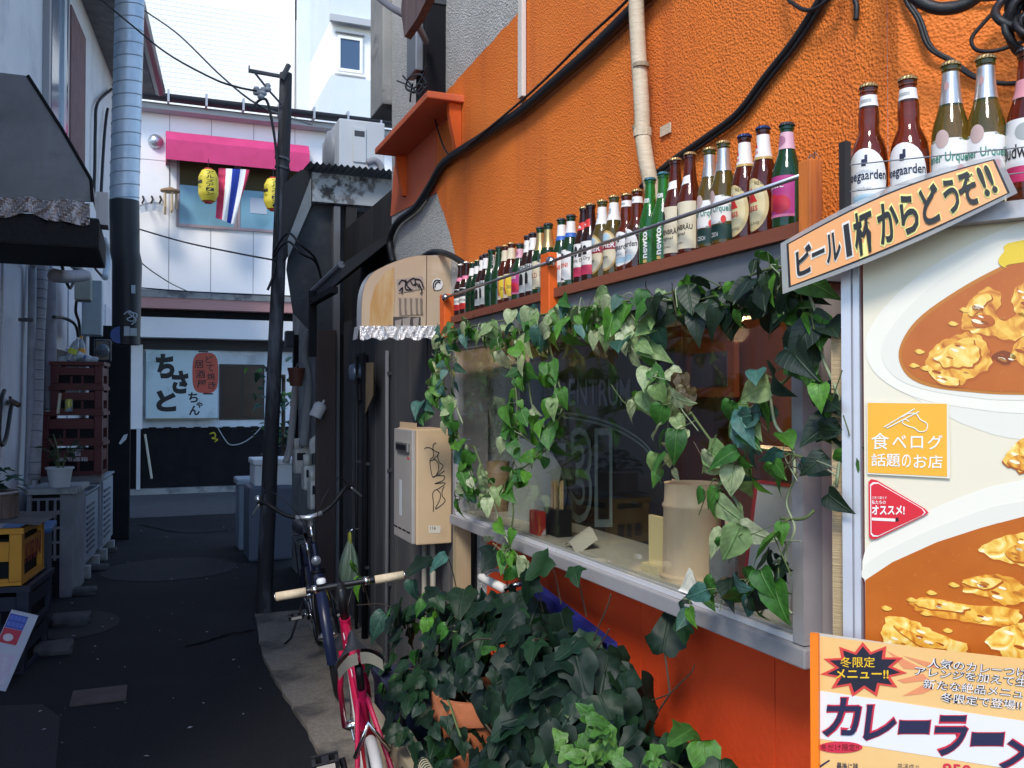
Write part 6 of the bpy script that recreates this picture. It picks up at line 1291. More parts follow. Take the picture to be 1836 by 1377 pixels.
# ================================================================ bicycles
tyre_b = mat('tyre_black', (.015, .015, .017), .6); tyre_w = mat('tyre_white', (.52, .50, .48), .55, col2=(.44, .42, .4), scale=9); rimm = mat('rim_alloy', (.5, .5, .52), .3, .9); chrome = mat('chrome', (.6, .6, .6)); blackm = mat('black_alloy', (.015, .015, .018), .35, .4)
def bike(name, label, rear, front, lean, steer, frame_m, tyre_m, kind):
    rear = Vector(rear); front = Vector(front); dv = front - rear; wb = dv.length; hdg = math.atan2(dv.y, dv.x); r = .325
    T = Matrix.Translation(rear) @ Matrix.Rotation(hdg, 4, 'Z') @ Matrix.Rotation(lean, 4, 'X')
    t = thing(name, label, 'bicycle', rear.lerp(front, .5))
    city = kind == 'city'
    BB = Vector((.42, 0, .285)); SC = Vector((.27, 0, .70 if not city else .60)); HT = Vector((wb - .20, 0, .80)); HB = Vector((wb - .155, 0, .67)); ra = Vector((0, 0, r)); fa = Vector((wb, 0, r))
    axd = (HT - HB).normalized()
    MS = T @ Matrix.Translation(HB) @ Matrix.Rotation(steer, 4, axd) @ Matrix.Translation(-HB)
    def tb(nm, pts, rad, m, par=t, Mx=T, seg=10, sm=True): return obj(nm, MB().tube([Mx @ Vector(p) for p in pts], rad, seg), m, par, smooth=sm)
    fr = MB()
    for pts, rad in (([BB, SC + (SC - BB) * .06], .016), ([HB + axd * -.0, BB], .019), ([HT + axd * .005, HB - axd * .01], .021)): fr.tube([T @ p for p in pts], rad, 12)
    if city: fr.tube([T @ p for p in smoothpts([HT - axd * .05, Vector((wb - .35, 0, .55)), Vector((.55, 0, .40)), Vector((.40, 0, .38))], 5)], .017, 12)
    else: fr.tube([T @ (HT - axd * .03), T @ SC], .016, 12)
    for s in (-1, 1):
        fr.tube([T @ p for p in (BB + Vector((0, .02 * s, 0)), Vector((.25, .045 * s, .305)), ra + Vector((0, .06 * s, 0)))], .009, 8)
        fr.tube([T @ p for p in (SC + Vector((0, .015 * s, -.01)), Vector((.12, .05 * s, .52)), ra + Vector((0, .06 * s, 0)))], .008, 8)
    frm_ = obj('frame', fr, frame_m, t, smooth=40)
    fk = MB()
    for s in (-1, 1): fk.tube([MS @ p for p in (HB + Vector((.01, .03 * s, -.02)), Vector((wb - .07, .052 * s, .50)), fa + Vector((0, .055 * s, 0)))], .011, 8)
    fk.tube([MS @ (HB + Vector((.01, -.04, -.015))), MS @ (HB + Vector((.01, .04, -.015)))], .014, 8)
    obj('fork', fk, frame_m if not city else blackm, t, smooth=True)
    for nm, c_, Mx, in (('rear_wheel', ra, T, ), ('front_wheel', fa, MS, )):
        circ = lambda rad, n=40, y=0: [Mx @ (c_ + Vector((rad * math.cos(a), y, rad * math.sin(a)))) for a in [2*math.pi*k/n for k in range(n)]]
        wl = obj(nm, MB().tube(circ(r - .03, 40), .011, 8, closed=True), rimm, t, smooth=True)
        obj('tyre', MB().tube(circ(r - .013, 44), .0165 if not city else .02, 10, closed=True), tyre_m, wl, smooth=True)
        sp = MB()
        for k in range(28):
            a = 2 * math.pi * k / 28; y = .03 * (1 if k % 2 else -1); sp.tube([Mx @ (c_ + Vector((.02 * math.cos(a + .9 * (1 if k % 4 < 2 else -1)), y, .02 * math.sin(a + .9 * (1 if k % 4 < 2 else -1))))), Mx @ (c_ + Vector(((r - .035) * math.cos(a), 0, (r - .035) * math.sin(a))))], .0011, 4, caps=False)
        obj('spokes', sp, chrome, wl); obj('hub', MB().tube([Mx @ (c_ + Vector((0, -.06, 0))), Mx @ (c_ + Vector((0, -.035, 0))), Mx @ (c_ + Vector((0, .035, 0))), Mx @ (c_ + Vector((0, .06, 0)))], [.008, .024, .024, .008], 10), chrome, wl, smooth=40)
    # saddle
    sd = SC + Vector((-.05, 0, .14 if not city else .2)); smx = T @ Matrix.Translation(sd)
    tb('seat_post', [SC, sd + Vector((0, 0, -.03))], .0125, chrome if city else blackm)
    def sf(u, v):
        x = -.13 + .27 * u; half = .058 * max(0, 1 - u * 1.15) ** .8 * (1 if u > .04 else .85) + .02; a = (v - .5) * math.pi * 1.25
        return smx @ Vector((x, half * math.sin(a), .045 * math.cos(a) - .012 * math.sin(u * 3.1) + .012 * (1 - u)))
    sdl = obj('saddle', MB().grid(sf, 16, 12), mat('saddle_black', (.018, .02, .026), .38), t, smooth=True)
    if not city:
        for s in (-1, 1): obj('saddle_trim', MB().grid(lambda u, v, s=s: smx @ Vector((-.138 + .02 * u - .01 * abs(v - .5), s * (.004 + .062 * v), .050 - .04 * u - .035 * v * v)), 3, 6), mat('saddle_cream', (.3, .27, .21), .5), sdl, smooth=True)
    # crank, chain, pedals
    ca = R(60) if not city else R(200)
    tb('crank_axle', [BB + Vector((0, -.07, 0)), BB + Vector((0, .07, 0))], .02, blackm)
    cg = [T @ (BB + Vector((.085 * math.cos(a), -.05, .085 * math.sin(a)))) for a in [2*math.pi*k/24 for k in range(24)]]
    obj('chain_ring', MB().tube(cg, .006, 6, closed=True), chrome, t)
    obj('chain', MB().tube([T @ Vector((.42, -.05, .37)), T @ Vector((0, -.05, r + .04))], .004, 5).tube([T @ Vector((.42, -.05, .2)), T @ Vector((0, -.05, r - .04))], .004, 5), blackm, t)
    for s, a in ((1, ca), (-1, ca + math.pi)):
        e = BB + Vector((.165 * math.cos(a), .085 * s, .165 * math.sin(a)))
        tb('crank_arm', [BB + Vector((0, .07 * s, 0)), e], .011, blackm if not city else chrome)
        pm = T @ Matrix.Translation(e + Vector((0, .055 * s, 0))); pd = MB().box((-.045, -.045, -.012), (-.032, .045, .012), pm).box((.032, -.045, -.012), (.045, .045, .012), pm).box((-.032, -.045, -.008), (.032, -.032, .008), pm).box((-.032, .032, -.008), (.032, .045, .008), pm).box((-.0319, -.012, -.01), (.0319, .012, .01), pm)
        pdl = obj('pedal', pd, blackm, t); obj('reflector', MB().box((-.047, -.03, -.008), (-.0455, .03, .008), pm).box((.0455, -.03, -.008), (.047, .03, .008), pm), mat('reflector', (.45, .4, .35), .2), pdl)
    if not city:
        st0 = HT + axd * .12; tb('head_spacer', [HT, st0 + axd * .015], .017, blackm, Mx=MS); stp = st0 + Vector((.07, 0, .01)); tb('stem', [st0, stp], .016, blackm, Mx=MS)
        bar = [stp + Vector((-.012, .235, .0)), stp + Vector((0, .1, 0)), stp, stp + Vector((0, -.1, 0)), stp + Vector((-.012, -.235, 0))]
        hb = tb('handlebar', bar, .0115, blackm, Mx=MS)
        for s in (1, -1):
            gp = tb('grip', [stp + Vector((-.013, .13 * s, 0)), stp + Vector((-.013, .24 * s, .0))], .0165, mat('grip_cork', (.60, .50, .34), .75, col2=(.5, .4, .27), scale=60), hb, MS); tb('grip_end', [stp + Vector((-.013, .241 * s, 0)), stp + Vector((-.013, .246 * s, 0))], .0135, chrome, gp, MS)
            tb('brake_lever', smoothpts([stp + Vector((.012, .09 * s, -.004)), stp + Vector((.05, .12 * s, -.015)), stp + Vector((.045, .2 * s, -.02))], 4), .005, blackm, hb, MS)
            tb('lever_clamp', [stp + Vector((0, .085 * s, 0)), stp + Vector((0, .11 * s, 0))], .016, chrome, hb, MS)
        obj('bell', MB().lathe([(.018, 0), (.018, .012), (.012, .018), (0, .019)], 14, MS @ Matrix.Translation(stp + Vector((0, .07, .02)))), mat('bell_white', (.6, .62, .62), .3), hb, smooth=True)
        for s in (1, -1): tb('brake_cable', smoothpts([stp + Vector((.02, .1 * s, 0)), stp + Vector((.13, .06 * s, -.02)), stp + Vector((.08, 0, -.16)), HB + Vector((.03, 0, 0))], 6), .0027, blackm, hb, MS, 5)
        mg = obj('chain_guard', MB().prism([T @ Vector(p) for p in ((.18, -.058, .36), (.50, -.058, .40), (.52, -.058, .33), (.44, -.058, .20), (.20, -.058, .27))], (T.to_3x3() @ Vector((0, -.006, 0)))), frame_m, t)
        obj('rear_guard', MB().grid(lambda u, v: T @ (ra + Vector(((r + .02) * math.cos(R(20) + R(55) * u), (v - .5) * .05, (r + .02) * math.sin(R(20) + R(55) * u)))), 8, 3), mat('guard_red', (.52, .02, .03), .35), t, smooth=True)
        c0 = HB.lerp(BB, .25); sw = MB()
        for k in range(4):
            b0 = HT.lerp(SC, .25 + .16 * k); sw.tube([T @ (b0 + Vector((.03 * math.cos(a), .0168, .010 * math.sin(a)))) for a in [R(220) * j / 8 for j in range(9)]], .0018, 4)
        obj('decal', sw, P_('decal_white', (.7, .6, .6)), frm_)
        tb('brake_bridge', [Vector((.10, -.05, .58)), Vector((.08, 0, .68)), Vector((.10, .05, .58))], .008, chrome)
    else:
        stp = HT + axd * .16; tb('stem', [HT, stp], .0125, chrome, Mx=MS); tb('stem_clamp', [stp - axd * .05, stp + axd * .012, stp + Vector((.035, 0, .005))], .017, mat('stem_silver', (.7, .72, .75), .3, .7), Mx=MS)
        c_ = stp + Vector((.035, 0, .005)); bp_ = []
        for s in (1, -1): bp_.append([c_, c_ + Vector((.0, .055 * s, .008)), c_ + Vector((-.015, .13 * s, .04)), c_ + Vector((-.03, .2 * s, .10)), c_ + Vector((-.09, .245 * s, .125)), c_ + Vector((-.25, .27 * s, .10))])
        hb = obj('handlebar', MB().tube([MS @ p for p in smoothpts(list(reversed(bp_[0])) + bp_[1][1:], 5)], .0115, 10), mat('bar_steel', (.012, .012, .015), .5, spec=.3), t, smooth=True)
        tb('bar_center', [c_ + Vector((0, -.075, .014)), c_ + Vector((.002, 0, .0)), c_ + Vector((0, .075, .014))], .0135, mat('stem_silver', (.7, .72, .75)), hb, MS)
        for s, b_ in ((1, bp_[0]), (-1, bp_[1])):
            tb('grip', [b_[4] + Vector((-.03, 0, -.004)), b_[5]], .017, mat('grip_brown', (.025, .018, .016), .6), hb, MS)
            tb('brake_lever', smoothpts([b_[4] + Vector((.01, .02 * s, -.01)), b_[4] + Vector((-.05, .05 * s, -.05)), b_[5] + Vector((.03, .05 * s, -.06))], 4), .006, mat('stem_silver', (.7, .72, .75)), hb, MS)
            tb('brake_cable', smoothpts([b_[4], b_[4] + Vector((.1, -.05 * s, .07)), c_ + Vector((.1, .05 * s, .03)), HB + Vector((.04, 0, .02))], 6), .003, blackm, hb, MS, 5)
        obj('bell', MB().lathe([(.022, 0), (.022, .012), (.014, .022), (0, .024)], 14, MS @ Matrix.Translation(bp_[1][4] + Vector((.0, -.02, .02)))), chrome, hb, smooth=True)
        for nm, cc, Mx, a0, a1 in (('rear_mudguard', ra, T, R(10), R(200)), ('front_mudguard', fa, MS, R(-10), R(140))):
            obj(nm, MB().grid(lambda u, v: Mx @ (cc + Vector(((r + .022 - .012 * (2*v - 1) ** 2) * math.cos(a0 + (a1 - a0) * u), (v - .5) * .055, (r + .022 - .012 * (2*v - 1) ** 2) * math.sin(a0 + (a1 - a0) * u)))), 26, 4), frame_m, t, smooth=True)
        tb('kick_stand', [Vector((.02, -.05, r)), Vector((-.02, -.17, .06)), Vector((-.02, -.23, .02))], .008, blackm)
        rk = MB()
        for y in (-.06, 0, .06): rk.tube([T @ Vector((-.22, y, .70)), T @ Vector((.2, y, .70))], .005, 6)
        for x in (-.22, 0, .2): rk.tube([T @ Vector((x, -.06, .70)), T @ Vector((x, .06, .70))], .005, 6)
        rk.tube([T @ Vector((-.05, -.06, .70)), T @ Vector((0, -.07, r))], .005, 6).tube([T @ Vector((-.05, .06, .70)), T @ Vector((0, .07, r))], .005, 6)
        obj('rear_rack', rk, blackm, t)
        hl = MS @ Matrix.Translation(HB + Vector((.07, .0, .06))) @ Matrix.Rotation(R(90), 4, 'Y'); obj('head_lamp', MB().lathe([(0, -.05), (.02, -.045), (.028, 0), (.026, .01), (0, .012)], 14, hl), mat('lamp_grey', (.3, .32, .36), .25, .5), t, smooth=True)
        tb('steering_lock', [HB + Vector((.03, .03, -.1)), HB + Vector((.03, .05, -.18))], .012, mat('yellow_tag', (.5, .4, .03), .5))
    return t
bike('road_bicycle', 'pink red bicycle with white tyres and cork grips parked in the foreground', (.685, 2.50, .026), (.83, 3.55, .026), R(-8), R(-2), mat('frame_pink', (.40, .008, .06), .3, col2=(.32, .006, .03), scale=3), tyre_w, 'road')
bike('city_bicycle', 'dark blue city bicycle with swept handlebars facing the camera behind the pink one', (1.06, 6.02, .026), (.97, 4.93, .026), R(8), R(-4), mat('frame_navy', (.012, .018, .05), .3), tyre_b, 'city')
# shopping bag on a hook
bgp = PX(627, 955, 1.30)
bgt = thing('shopping_bag', 'pale green plastic bag hanging by its yellow handles behind the bicycles', 'bag', bgp - Vector((0, 0, .38)))
def bagf(u, v):
    a = u * 2 * math.pi; rr_ = .012 + .085 * math.sin(min(v * 1.25, 1) * math.pi * .55) ** 1.1 * (1 - .25 * max(0, v - .8) * 4); rr_ *= 1 + .14 * math.sin(7 * a + 3 * v) * (1 - .5 * v)
    return bgp + Vector((.7 * rr_ * math.cos(a), rr_ * math.sin(a), -.04 - .33 * v))
obj('bag', MB().grid(bagf, 42, 12), mat('bag_green', (.24, .34, .2), .35, trans=.15, col2=(.32, .4, .3), scale=9), bgt, smooth=True)
for s in (-1, 1): obj('handle', MB().tube(smoothpts([bgp + Vector((0, .015 * s, -.09)), bgp + Vector((0, .018 * s, -.04)), bgp + Vector((.0, .004 * s, .006))], 4), [.011] * 8 + [.006], 6), mat('bag_yellow', (.5, .5, .06), .4), bgt, smooth=True)
obj('wall_hook', MB().tube(smoothpts([bgp + Vector((.11, 0, .02)), bgp + Vector((.02, 0, .02)), bgp + Vector((0, 0, -.0)), bgp + Vector((-.02, 0, .02))], 4), .006, 6), chrome, label='small steel hook holding the pale green bag', cat='hook')
# ================================================================ planters and ivy at the foot of the wall
tc_ = mat('terracotta', (.42, .13, .05), .75, col2=(.34, .10, .04), scale=4, bump=.002, bscale=50, col3=(.5, .2, .1), scale3=5, cov3=(.55, .7))
def pot(c_, R_, h, label, par=None):
    t = thing('terracotta_pot', label, 'pot', c_, 'terracotta pots among the ivy')
    obj('pot', MB().lathe([(0, 0), (R_ * .62, 0), (R_ * .68, .02), (R_ * .96, h * .8), (R_ * 1.08, h * .8), (R_ * 1.1, h * .84), (R_ * 1.1, h), (R_ * .98, h), (R_ * .9, h * .8), (0, h * .8)], 28, Matrix.Translation(c_)), tc_, t, smooth=35)
    obj('soil', MB().lathe([(R_ * .93, 0), (R_ * .5, .015), (0, .02)], 16, Matrix.Translation(c_ + Vector((0, 0, h * .83)))), mat('soil', (.02, .015, .012)), t)
    return t
bench_z = .34
bn = thing('plant_bench', 'low bench of cream painted planks under the ivy pots', 'bench', (1.0, 2.9, 0))
cp_ = mat('cream_plank', (.42, .35, .24), .7, col2=(.3, .24, .16), scale=6, stretch=(1, .15, 1), bump=.002, bscale=40)
for k in range(4): obj('plank', MB().bbox((.80 + .125 * k, 1.55, bench_z - .03), (.915 + .125 * k, 3.5, bench_z), .004), cp_, bn)
obj('front_rail', MB().bbox((.76, 1.55, bench_z + .02), (.80, 3.5, bench_z + .16), .006), cp_, bn)
for y in (1.6, 2.5, 3.42):
    for x in (.80, 1.22): obj('leg', MB().bbox((x, y, .026), (x + .05, y + .05, bench_z - .031), .004), cp_, bn)
pcA = PX(845, 1250, .97); pot(Vector((.98, pcA.y, bench_z + .0)), .125, .37, 'terracotta pot with bare orange rim showing among the ivy')
pot(Vector((.93, 2.42, bench_z)), .13, .24, 'lower terracotta pot half hidden by hanging ivy')
pot(Vector((1.16, 2.0, bench_z)), .15, .28, 'terracotta pot nearest to the menu board, under small ivy')
bxp = thing('planter_box', 'black planter box under the large leaved ivy', 'planter', (1.18, 2.62, bench_z))
obj('box', MB().bbox((1.08, 2.2, bench_z), (1.30, 3.3, bench_z + .27), .01), mat('planter_black', (.02, .02, .024), .5), bxp)
obj('rim', MB().bbox((1.07, 2.19, bench_z + .2705), (1.31, 3.31, bench_z + .30), .008), mat('planter_black', (.02, .02, .024)), bxp)
bx2 = thing('planter_box', 'dark blue planter box at the bicycle side of the ivy', 'planter', (.92, 3.25, bench_z))
obj('box', MB().bbox((.83, 3.0, bench_z), (1.03, 3.48, bench_z + .22), .01), mat('planter_navy', (.02, .025, .06), .5), bx2)
obj('rim', MB().bbox((.82, 2.99, bench_z + .2205), (1.04, 3.49, bench_z + .25), .008), mat('planter_navy', (.02, .025, .06)), bx2)
def ivy_mound(label, base, mounds, kinds, n, sizes, stems=12, clip=None):
    t = thing('ivy_plant', label, 'plant', base, 'ivy plants under the window'); base = Vector(base); cnt = 0
    for k in range(stems):
        m_ = random.choice(mounds); q = Vector(m_[0]) + Vector((random.uniform(-1, 1) * m_[1][0], random.uniform(-1, 1) * m_[1][1], random.uniform(0, .9) * m_[1][2]))
        obj('stem', MB().tube(smoothpts([base + Vector((random.uniform(-.06, .06), random.uniform(-.2, .2), 0)), base.lerp(q, .5) + Vector((0, 0, .08)) + rv(.04), q], 4), .0035, 4), random.choice([stb, stm]), t)
    while cnt < n:
        m_ = random.choices(mounds, [a[2] for a in mounds])[0]; d = Vector((random.gauss(0, 1), random.gauss(0, 1), random.gauss(0.25, 1))).normalized()
        rr_ = random.uniform(.55, 1.04) ** .6; q = Vector(m_[0]) + Vector((d.x * m_[1][0], d.y * m_[1][1], d.z * m_[1][2])) * rr_
        if q.x > XW - .03 or d.x > .75 or q.z < .3: continue
        out = Vector((d.x * .7 - .35, d.y * .7 - .3, d.z * .8 + .25))
        put_leaf(t, random.choice(kinds), q, Vector((d.x * .5 - .25, d.y * .5 - .1, -.65)) + rv(.5), out + rv(.38), random.uniform(*sizes)); cnt += 1
    return t
ivy_mound('small leaved ivy spilling beside the pink bicycle', (.94, 3.2, bench_z + .25), [((.90, 2.5, .52), (.10, .28, .16), .5), ((.95, 3.15, .66), (.16, .32, .30), 1), ((1.0, 2.8, .80), (.17, .25, .16), .8), ((.86, 2.85, .60), (.12, .25, .22), .9)], ['ivy2', 'ivy2', 'ivy', 'green', 'ivy2', 'ivy'], 290, (.045, .08))
ivy_mound('large leaved dark ivy filling the black planter box', (1.18, 2.55, bench_z + .28), [((1.12, 2.75, .80), (.20, .42, .20), 1), ((1.12, 2.3, .78), (.2, .28, .22), 1), ((1.02, 2.25, .60), (.16, .26, .26), .8)], ['ivy', 'ivy', 'ivy', 'ivy', 'ivy2'], 280, (.07, .125))
ivy_mound('ivy with fresh green shoots nearest to the menu board', (1.16, 2.0, bench_z + .25), [((1.16, 1.98, .63), (.17, .26, .22), 1), ((1.06, 2.02, .50), (.16, .22, .2), .8), ((1.22, 1.72, .55), (.12, .16, .22), .5)], ['ivy', 'ivy2', 'ivy', 'ivy2'], 230, (.05, .10))
sh_ = thing('ivy_shoots', 'bright young ivy shoots over the dark leaves at the lower edge', 'plant', PX(1040, 1377, 1.0))
for (px, py) in ((1010, 1335), (1030, 1345), (1055, 1330), (1070, 1350), (1085, 1340), (1040, 1365), (1100, 1372), (1000, 1370), (925, 1368), (905, 1372), (1180, 1360), (1060, 1290), (1085, 1310)):
    q = PX(px, py, .95 + random.uniform(0, .05))
    obj('stem', MB().tube([q + Vector((.05, .03, -.08)), q], .002, 4), stm, sh_)
    for k in range(5): put_leaf(sh_, 'young', q + rv(.012), Vector((-.3, -.2, .1)) + rv(1), Vector((-.6, -.6, .7)) + rv(.4), random.uniform(.028, .046))
up_ = thing('ivy_upper_spray', 'ivy spray with big leaves reaching over the handlebar to the sill', 'plant', PX(860, 1090, 1.1))
for (px, py, X, s, kd) in ((775, 1005, 1.05, .12, 'ivy'), (800, 995, 1.06, .09, 'blue'), (892, 985, 1.22, .12, 'ivy'), (955, 1030, 1.15, .11, 'ivy2'), (985, 1000, 1.18, .11, 'ivy2'), (1030, 1018, 1.18, .07, 'ivy2'), (690, 1100, .9, .11, 'blue'), (720, 1100, .92, .11, 'ivy2'), (755, 1095, .94, .07, 'ivy2'), (790, 1060, 1.0, .1, 'ivy'), (830, 1055, 1.02, .12, 'ivy'), (860, 1070, 1.04, .10, 'blue'), (925, 1095, 1.08, .1, 'ivy2'), (740, 1040, .98, .08, 'blue'), (635, 1010, .98, .13, 'green'), (645, 1035, .98, .09, 'green'), (655, 1180, .86, .07, 'ivy2'), (668, 1168, .86, .06, 'ivy2'), (765, 1215, .9, .05, 'young'), (1040, 1150, 1.1, .09, 'ivy2'), (845, 1195, .96, .06, 'ivy2'), (880, 1160, .98, .06, 'young'), (1260, 1330, 1.2, .09, 'green'), (1240, 1310, 1.2, .09, 'young'), (1290, 1365, 1.22, .10, 'ivy2'), (1205, 1320, 1.18, .07, 'ivy2')):
    q = PX(px, py, X); put_leaf(up_, kd, q, Vector((-.4, -.2, -.4)) + rv(.5), Vector((-.6, -.6, .7)) + rv(.3), s)
    obj('stem', MB().tube(smoothpts([q, q + Vector((.03, .03, -.05)), q + Vector((.06, .04, -.16))], 4), .0025, 4), stb, up_)
ls_ = thing('ivy_sprig', 'single dark ivy leaf on a tall bare stem before the red wall', 'plant', PX(1165, 1320, 1.26))
I3 = lambda px, py: PX(px, py, 1.27)
obj('stem', MB().tube(smoothpts([I3(1165, 1320), I3(1172, 1290), I3(1198, 1248), I3(1200, 1235), I3(1192, 1170)], 5), .0028, 5), stb, ls_)
obj('stem', MB().tube(smoothpts([I3(1200, 1245), I3(1220, 1225), I3(1240, 1205), I3(1245, 1192)], 5), .002, 5), stb, ls_)
obj('stem', MB().tube(smoothpts([I3(1198, 1245), I3(1170, 1255), I3(1135, 1262)], 5), .002, 5), stb, ls_)
put_leaf(ls_, 'ivy', I3(1191, 1170), Vector((0, -.0, .9)), Vector((-.8, -.6, .15)), .115)
put_leaf(ls_, 'ivy', I3(1230, 1092), Vector((.1, .05, .3)), Vector((-.8, -.5, .3)), .05); put_leaf(ls_, 'ivy2', I3(1225, 1115), Vector((0, 0, -.9)), Vector((-.8, -.6, .2)), .06)
for k, pts in enumerate(([(1060, 1160), (1075, 1120), (1090, 1085), (1095, 1065)], [(1050, 1190), (1080, 1150), (1092, 1128)], [(640, 1085), (680, 1083), (705, 1090)], [(815, 1170), (850, 1148), (880, 1146)])):
    X = 1.16 if k < 2 else .93; obj('bare_twig', MB().tube(smoothpts([PX(a, b, X) for a, b in pts], 4), .0024, 5), stb, ls_ if k < 2 else up_)
# coil of wire along the bench front
cA, cB = PX(730, 1320, .80), PX(775, 1400, .80); mb = []
for k in range(22 * 10 + 1):
    f = k / 220; c_ = cA.lerp(cB, f); a = 2 * math.pi * k / 10; mb.append(c_ + Vector((.018 * math.cos(a), 0, .022 * math.sin(a))))
obj('wire_coil', MB().tube(mb, .0022, 5), mat('wire_cream', (.42, .38, .26), .5), smooth=True, label='long coil of pale wire hanging along the bench front', cat='wire coil')
# folded cart with blue cover behind the ivy
fc = thing('folded_cart', 'folded cart with blue cover, pale wooden rail and white grip against the wall', 'cart', PX(1000, 1150, 1.3))
bA, bB = PX(935, 1045, 1.27), PX(1088, 1172, 1.27); up = Vector((0, 0, 1))
obj('cover', MB().prism([bA + up * .02, bB + up * .03, bB - up * .05, bA - up * .03], (.035, 0, 0)).prism([bB + up * .03, bB + Vector((0, -.02, 0)), bB - up * .16 + Vector((0, .05, 0)), bB - up * .16 + Vector((0, .22, .02)), bB + Vector((0, .16, .035)) - up * .03], (.034, 0, 0)), mat('cover_blue', (.012, .016, .14), .55, col2=(.009, .012, .09), scale=6), fc)
obj('rail', MB().prism([bA.lerp(bB, .12) + Vector((-.02, 0, -.05)), bA.lerp(bB, .85) + Vector((-.02, 0, -.06)), bA.lerp(bB, .95) + Vector((-.02, 0, -.13)), bA.lerp(bB, .86) + Vector((-.02, .0, -.16)), bA.lerp(bB, .72) + Vector((-.02, 0, -.11)), bA.lerp(bB, .1) + Vector((-.02, 0, -.085))], (.018, 0, 0)), mat('rail_pale', (.5, .42, .3), .6, col2=(.36, .28, .18), scale=7), fc)
gA, gB = PX(861, 1034, 1.2), PX(905, 1056, 1.22)
obj('grip', MB().tube([gA, gA.lerp(gB, .1), gB], [.014, .0175, .0165], 10), mat('grip_white', (.62, .6, .56), .5), fc, smooth=True)
obj('bar', MB().tube([gB, gB + (bA - gB) * 1.05], .011, 8), chrome, fc, smooth=True)
obj('lever', MB().tube(smoothpts([PX(872, 1030, 1.2), PX(890, 1022, 1.21), PX(925, 1034, 1.24)], 4), .007, 6), mat('lever_alloy', (.5, .5, .52), .3, .8), fc, smooth=True)
# ================================================================ hanging vines over the window
VX = 1.235
def V(px, py, o=0): return PX(px, py, VX - o)
def vine(label, paths, kinds, n, sizes, name='leafy_garland'):
    t = thing(name, label, 'garland', V(*paths[0][0]), 'leafy garlands hanging over the window'); tot = 0; segs = []
    for pth in paths:
        P = smoothpts([V(a, b, random.uniform(0, .025)) for a, b in pth[:] if not isinstance(a, str)], 6)
        obj('stem', MB().tube(P, random.uniform(.0028, .004), 5), random.choice([stm, stm, mat('stem_pale', (.25, .3, .18), .6)]), t, smooth=True); L_ = sum((P[i+1] - P[i]).length for i in range(len(P) - 1)); segs.append((P, L_)); tot += L_
    for k in range(n):
        P, L_ = random.choices(segs, [s[1] for s in segs])[0]; i = random.randrange(len(P) - 1); q = P[i].lerp(P[i+1], random.random()); off = rv(.035); off.x = random.uniform(-.05, .008)
        q2 = q + off; dirn = Vector((-.15, random.uniform(-1, 1), -.65)) + rv(.5)
        put_leaf(t, random.choice(kinds), q2, dirn, Vector((-.8, -.45, .35)) + rv(.75), random.uniform(*sizes) * random.choice((.7, .85, 1, 1, 1.1)))
        if k % 4 == 0: obj('tendril', MB().tube(smoothpts([q, q + Vector((-.02, random.uniform(-.04, .04), random.uniform(-.03, .03))), q + Vector((-.035, random.uniform(-.09, .09), random.uniform(-.08, .05)))], 4), .0013, 4), random.choice([stm, stb, mat('stem_pale', (.25, .3, .18))]), t)
        if k % 2 == 0: obj('leaf_stalk', MB().tube([q, q2], .0014, 4), stm, t)
    return t
vine('leafy garland tied along the grey fascia above the window', [[(782, 600), (850, 585), (920, 572), (1000, 560), (1080, 545), (1160, 535), (1240, 515)], [(800, 610), (880, 600), (960, 590), (1040, 575), (1120, 570)], [(1040, 555), (1100, 585), (1140, 600), (1180, 590)]], ['pale', 'pale', 'green', 'blue', 'green', 'pale', 'green'], 135, (.05, .078))
vine('garland hanging down the far edge of the window past the heater', [[(800, 610), (795, 660), (800, 720), (822, 780), (840, 830), (850, 870), (835, 890)], [(790, 640), (782, 700), (770, 740)], [(820, 640), (810, 700), (830, 760)]], ['green', 'blue', 'green', 'pale', 'green'], 78, (.055, .085))
vine('bright green garland hanging into the far third of the window', [[(930, 590), (945, 660), (955, 730), (985, 790), (950, 830), (915, 850)], [(980, 600), (1000, 680), (1010, 730), (985, 780)], [(900, 600), (925, 700), (930, 770), (965, 800)], [(915, 850), (920, 920), (912, 980), (925, 1010), (950, 1020)]], ['green', 'green', 'green', 'green', 'pale', 'green'], 88, (.05, .08))
vine('pale variegated garland reaching the sill near the far window end', [[(850, 800), (870, 850), (890, 880), (860, 900)], [(880, 880), (900, 950), (930, 1000), (960, 1030)]], ['pale', 'pale', 'green', 'green'], 30, (.045, .075))
vine('long garland crossing the middle of the window towards the jug', [[(1120, 545), (1160, 610), (1180, 660), (1200, 690), (1235, 735), (1275, 790), (1310, 830), (1312, 865), (1295, 880)], [(1130, 560), (1140, 620), (1165, 650)], [(1200, 690), (1160, 705), (1130, 715)], [(1240, 740), (1215, 760), (1200, 800), (1210, 830)], [(1300, 870), (1330, 920), (1325, 970)]], ['pale', 'pale', 'green', 'pale', 'green'], 56, (.05, .08))
vine('garland with shade painted into dark leaves under the near end of the bottle shelf', [[(1200, 540), (1260, 530), (1320, 505), (1390, 480), (1450, 490)], [(1250, 560), (1310, 545), (1380, 530), (1440, 540)]], ['dark', 'dark', 'dark', 'green'], 62, (.055, .08))
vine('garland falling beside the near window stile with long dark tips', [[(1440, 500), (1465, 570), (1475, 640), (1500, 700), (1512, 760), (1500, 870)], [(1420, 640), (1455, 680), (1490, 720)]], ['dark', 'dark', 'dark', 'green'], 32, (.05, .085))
vine('garland with reflections painted blue green in the near part of the window', [[(1450, 640), (1400, 690), (1360, 720), (1330, 760), (1350, 800), (1400, 810), (1440, 820)], [(1380, 700), (1390, 760), (1420, 800), (1425, 850)], [(1360, 740), (1340, 800), (1330, 850)]], ['blue', 'green', 'green', 'blue', 'pale'], 30, (.052, .08))
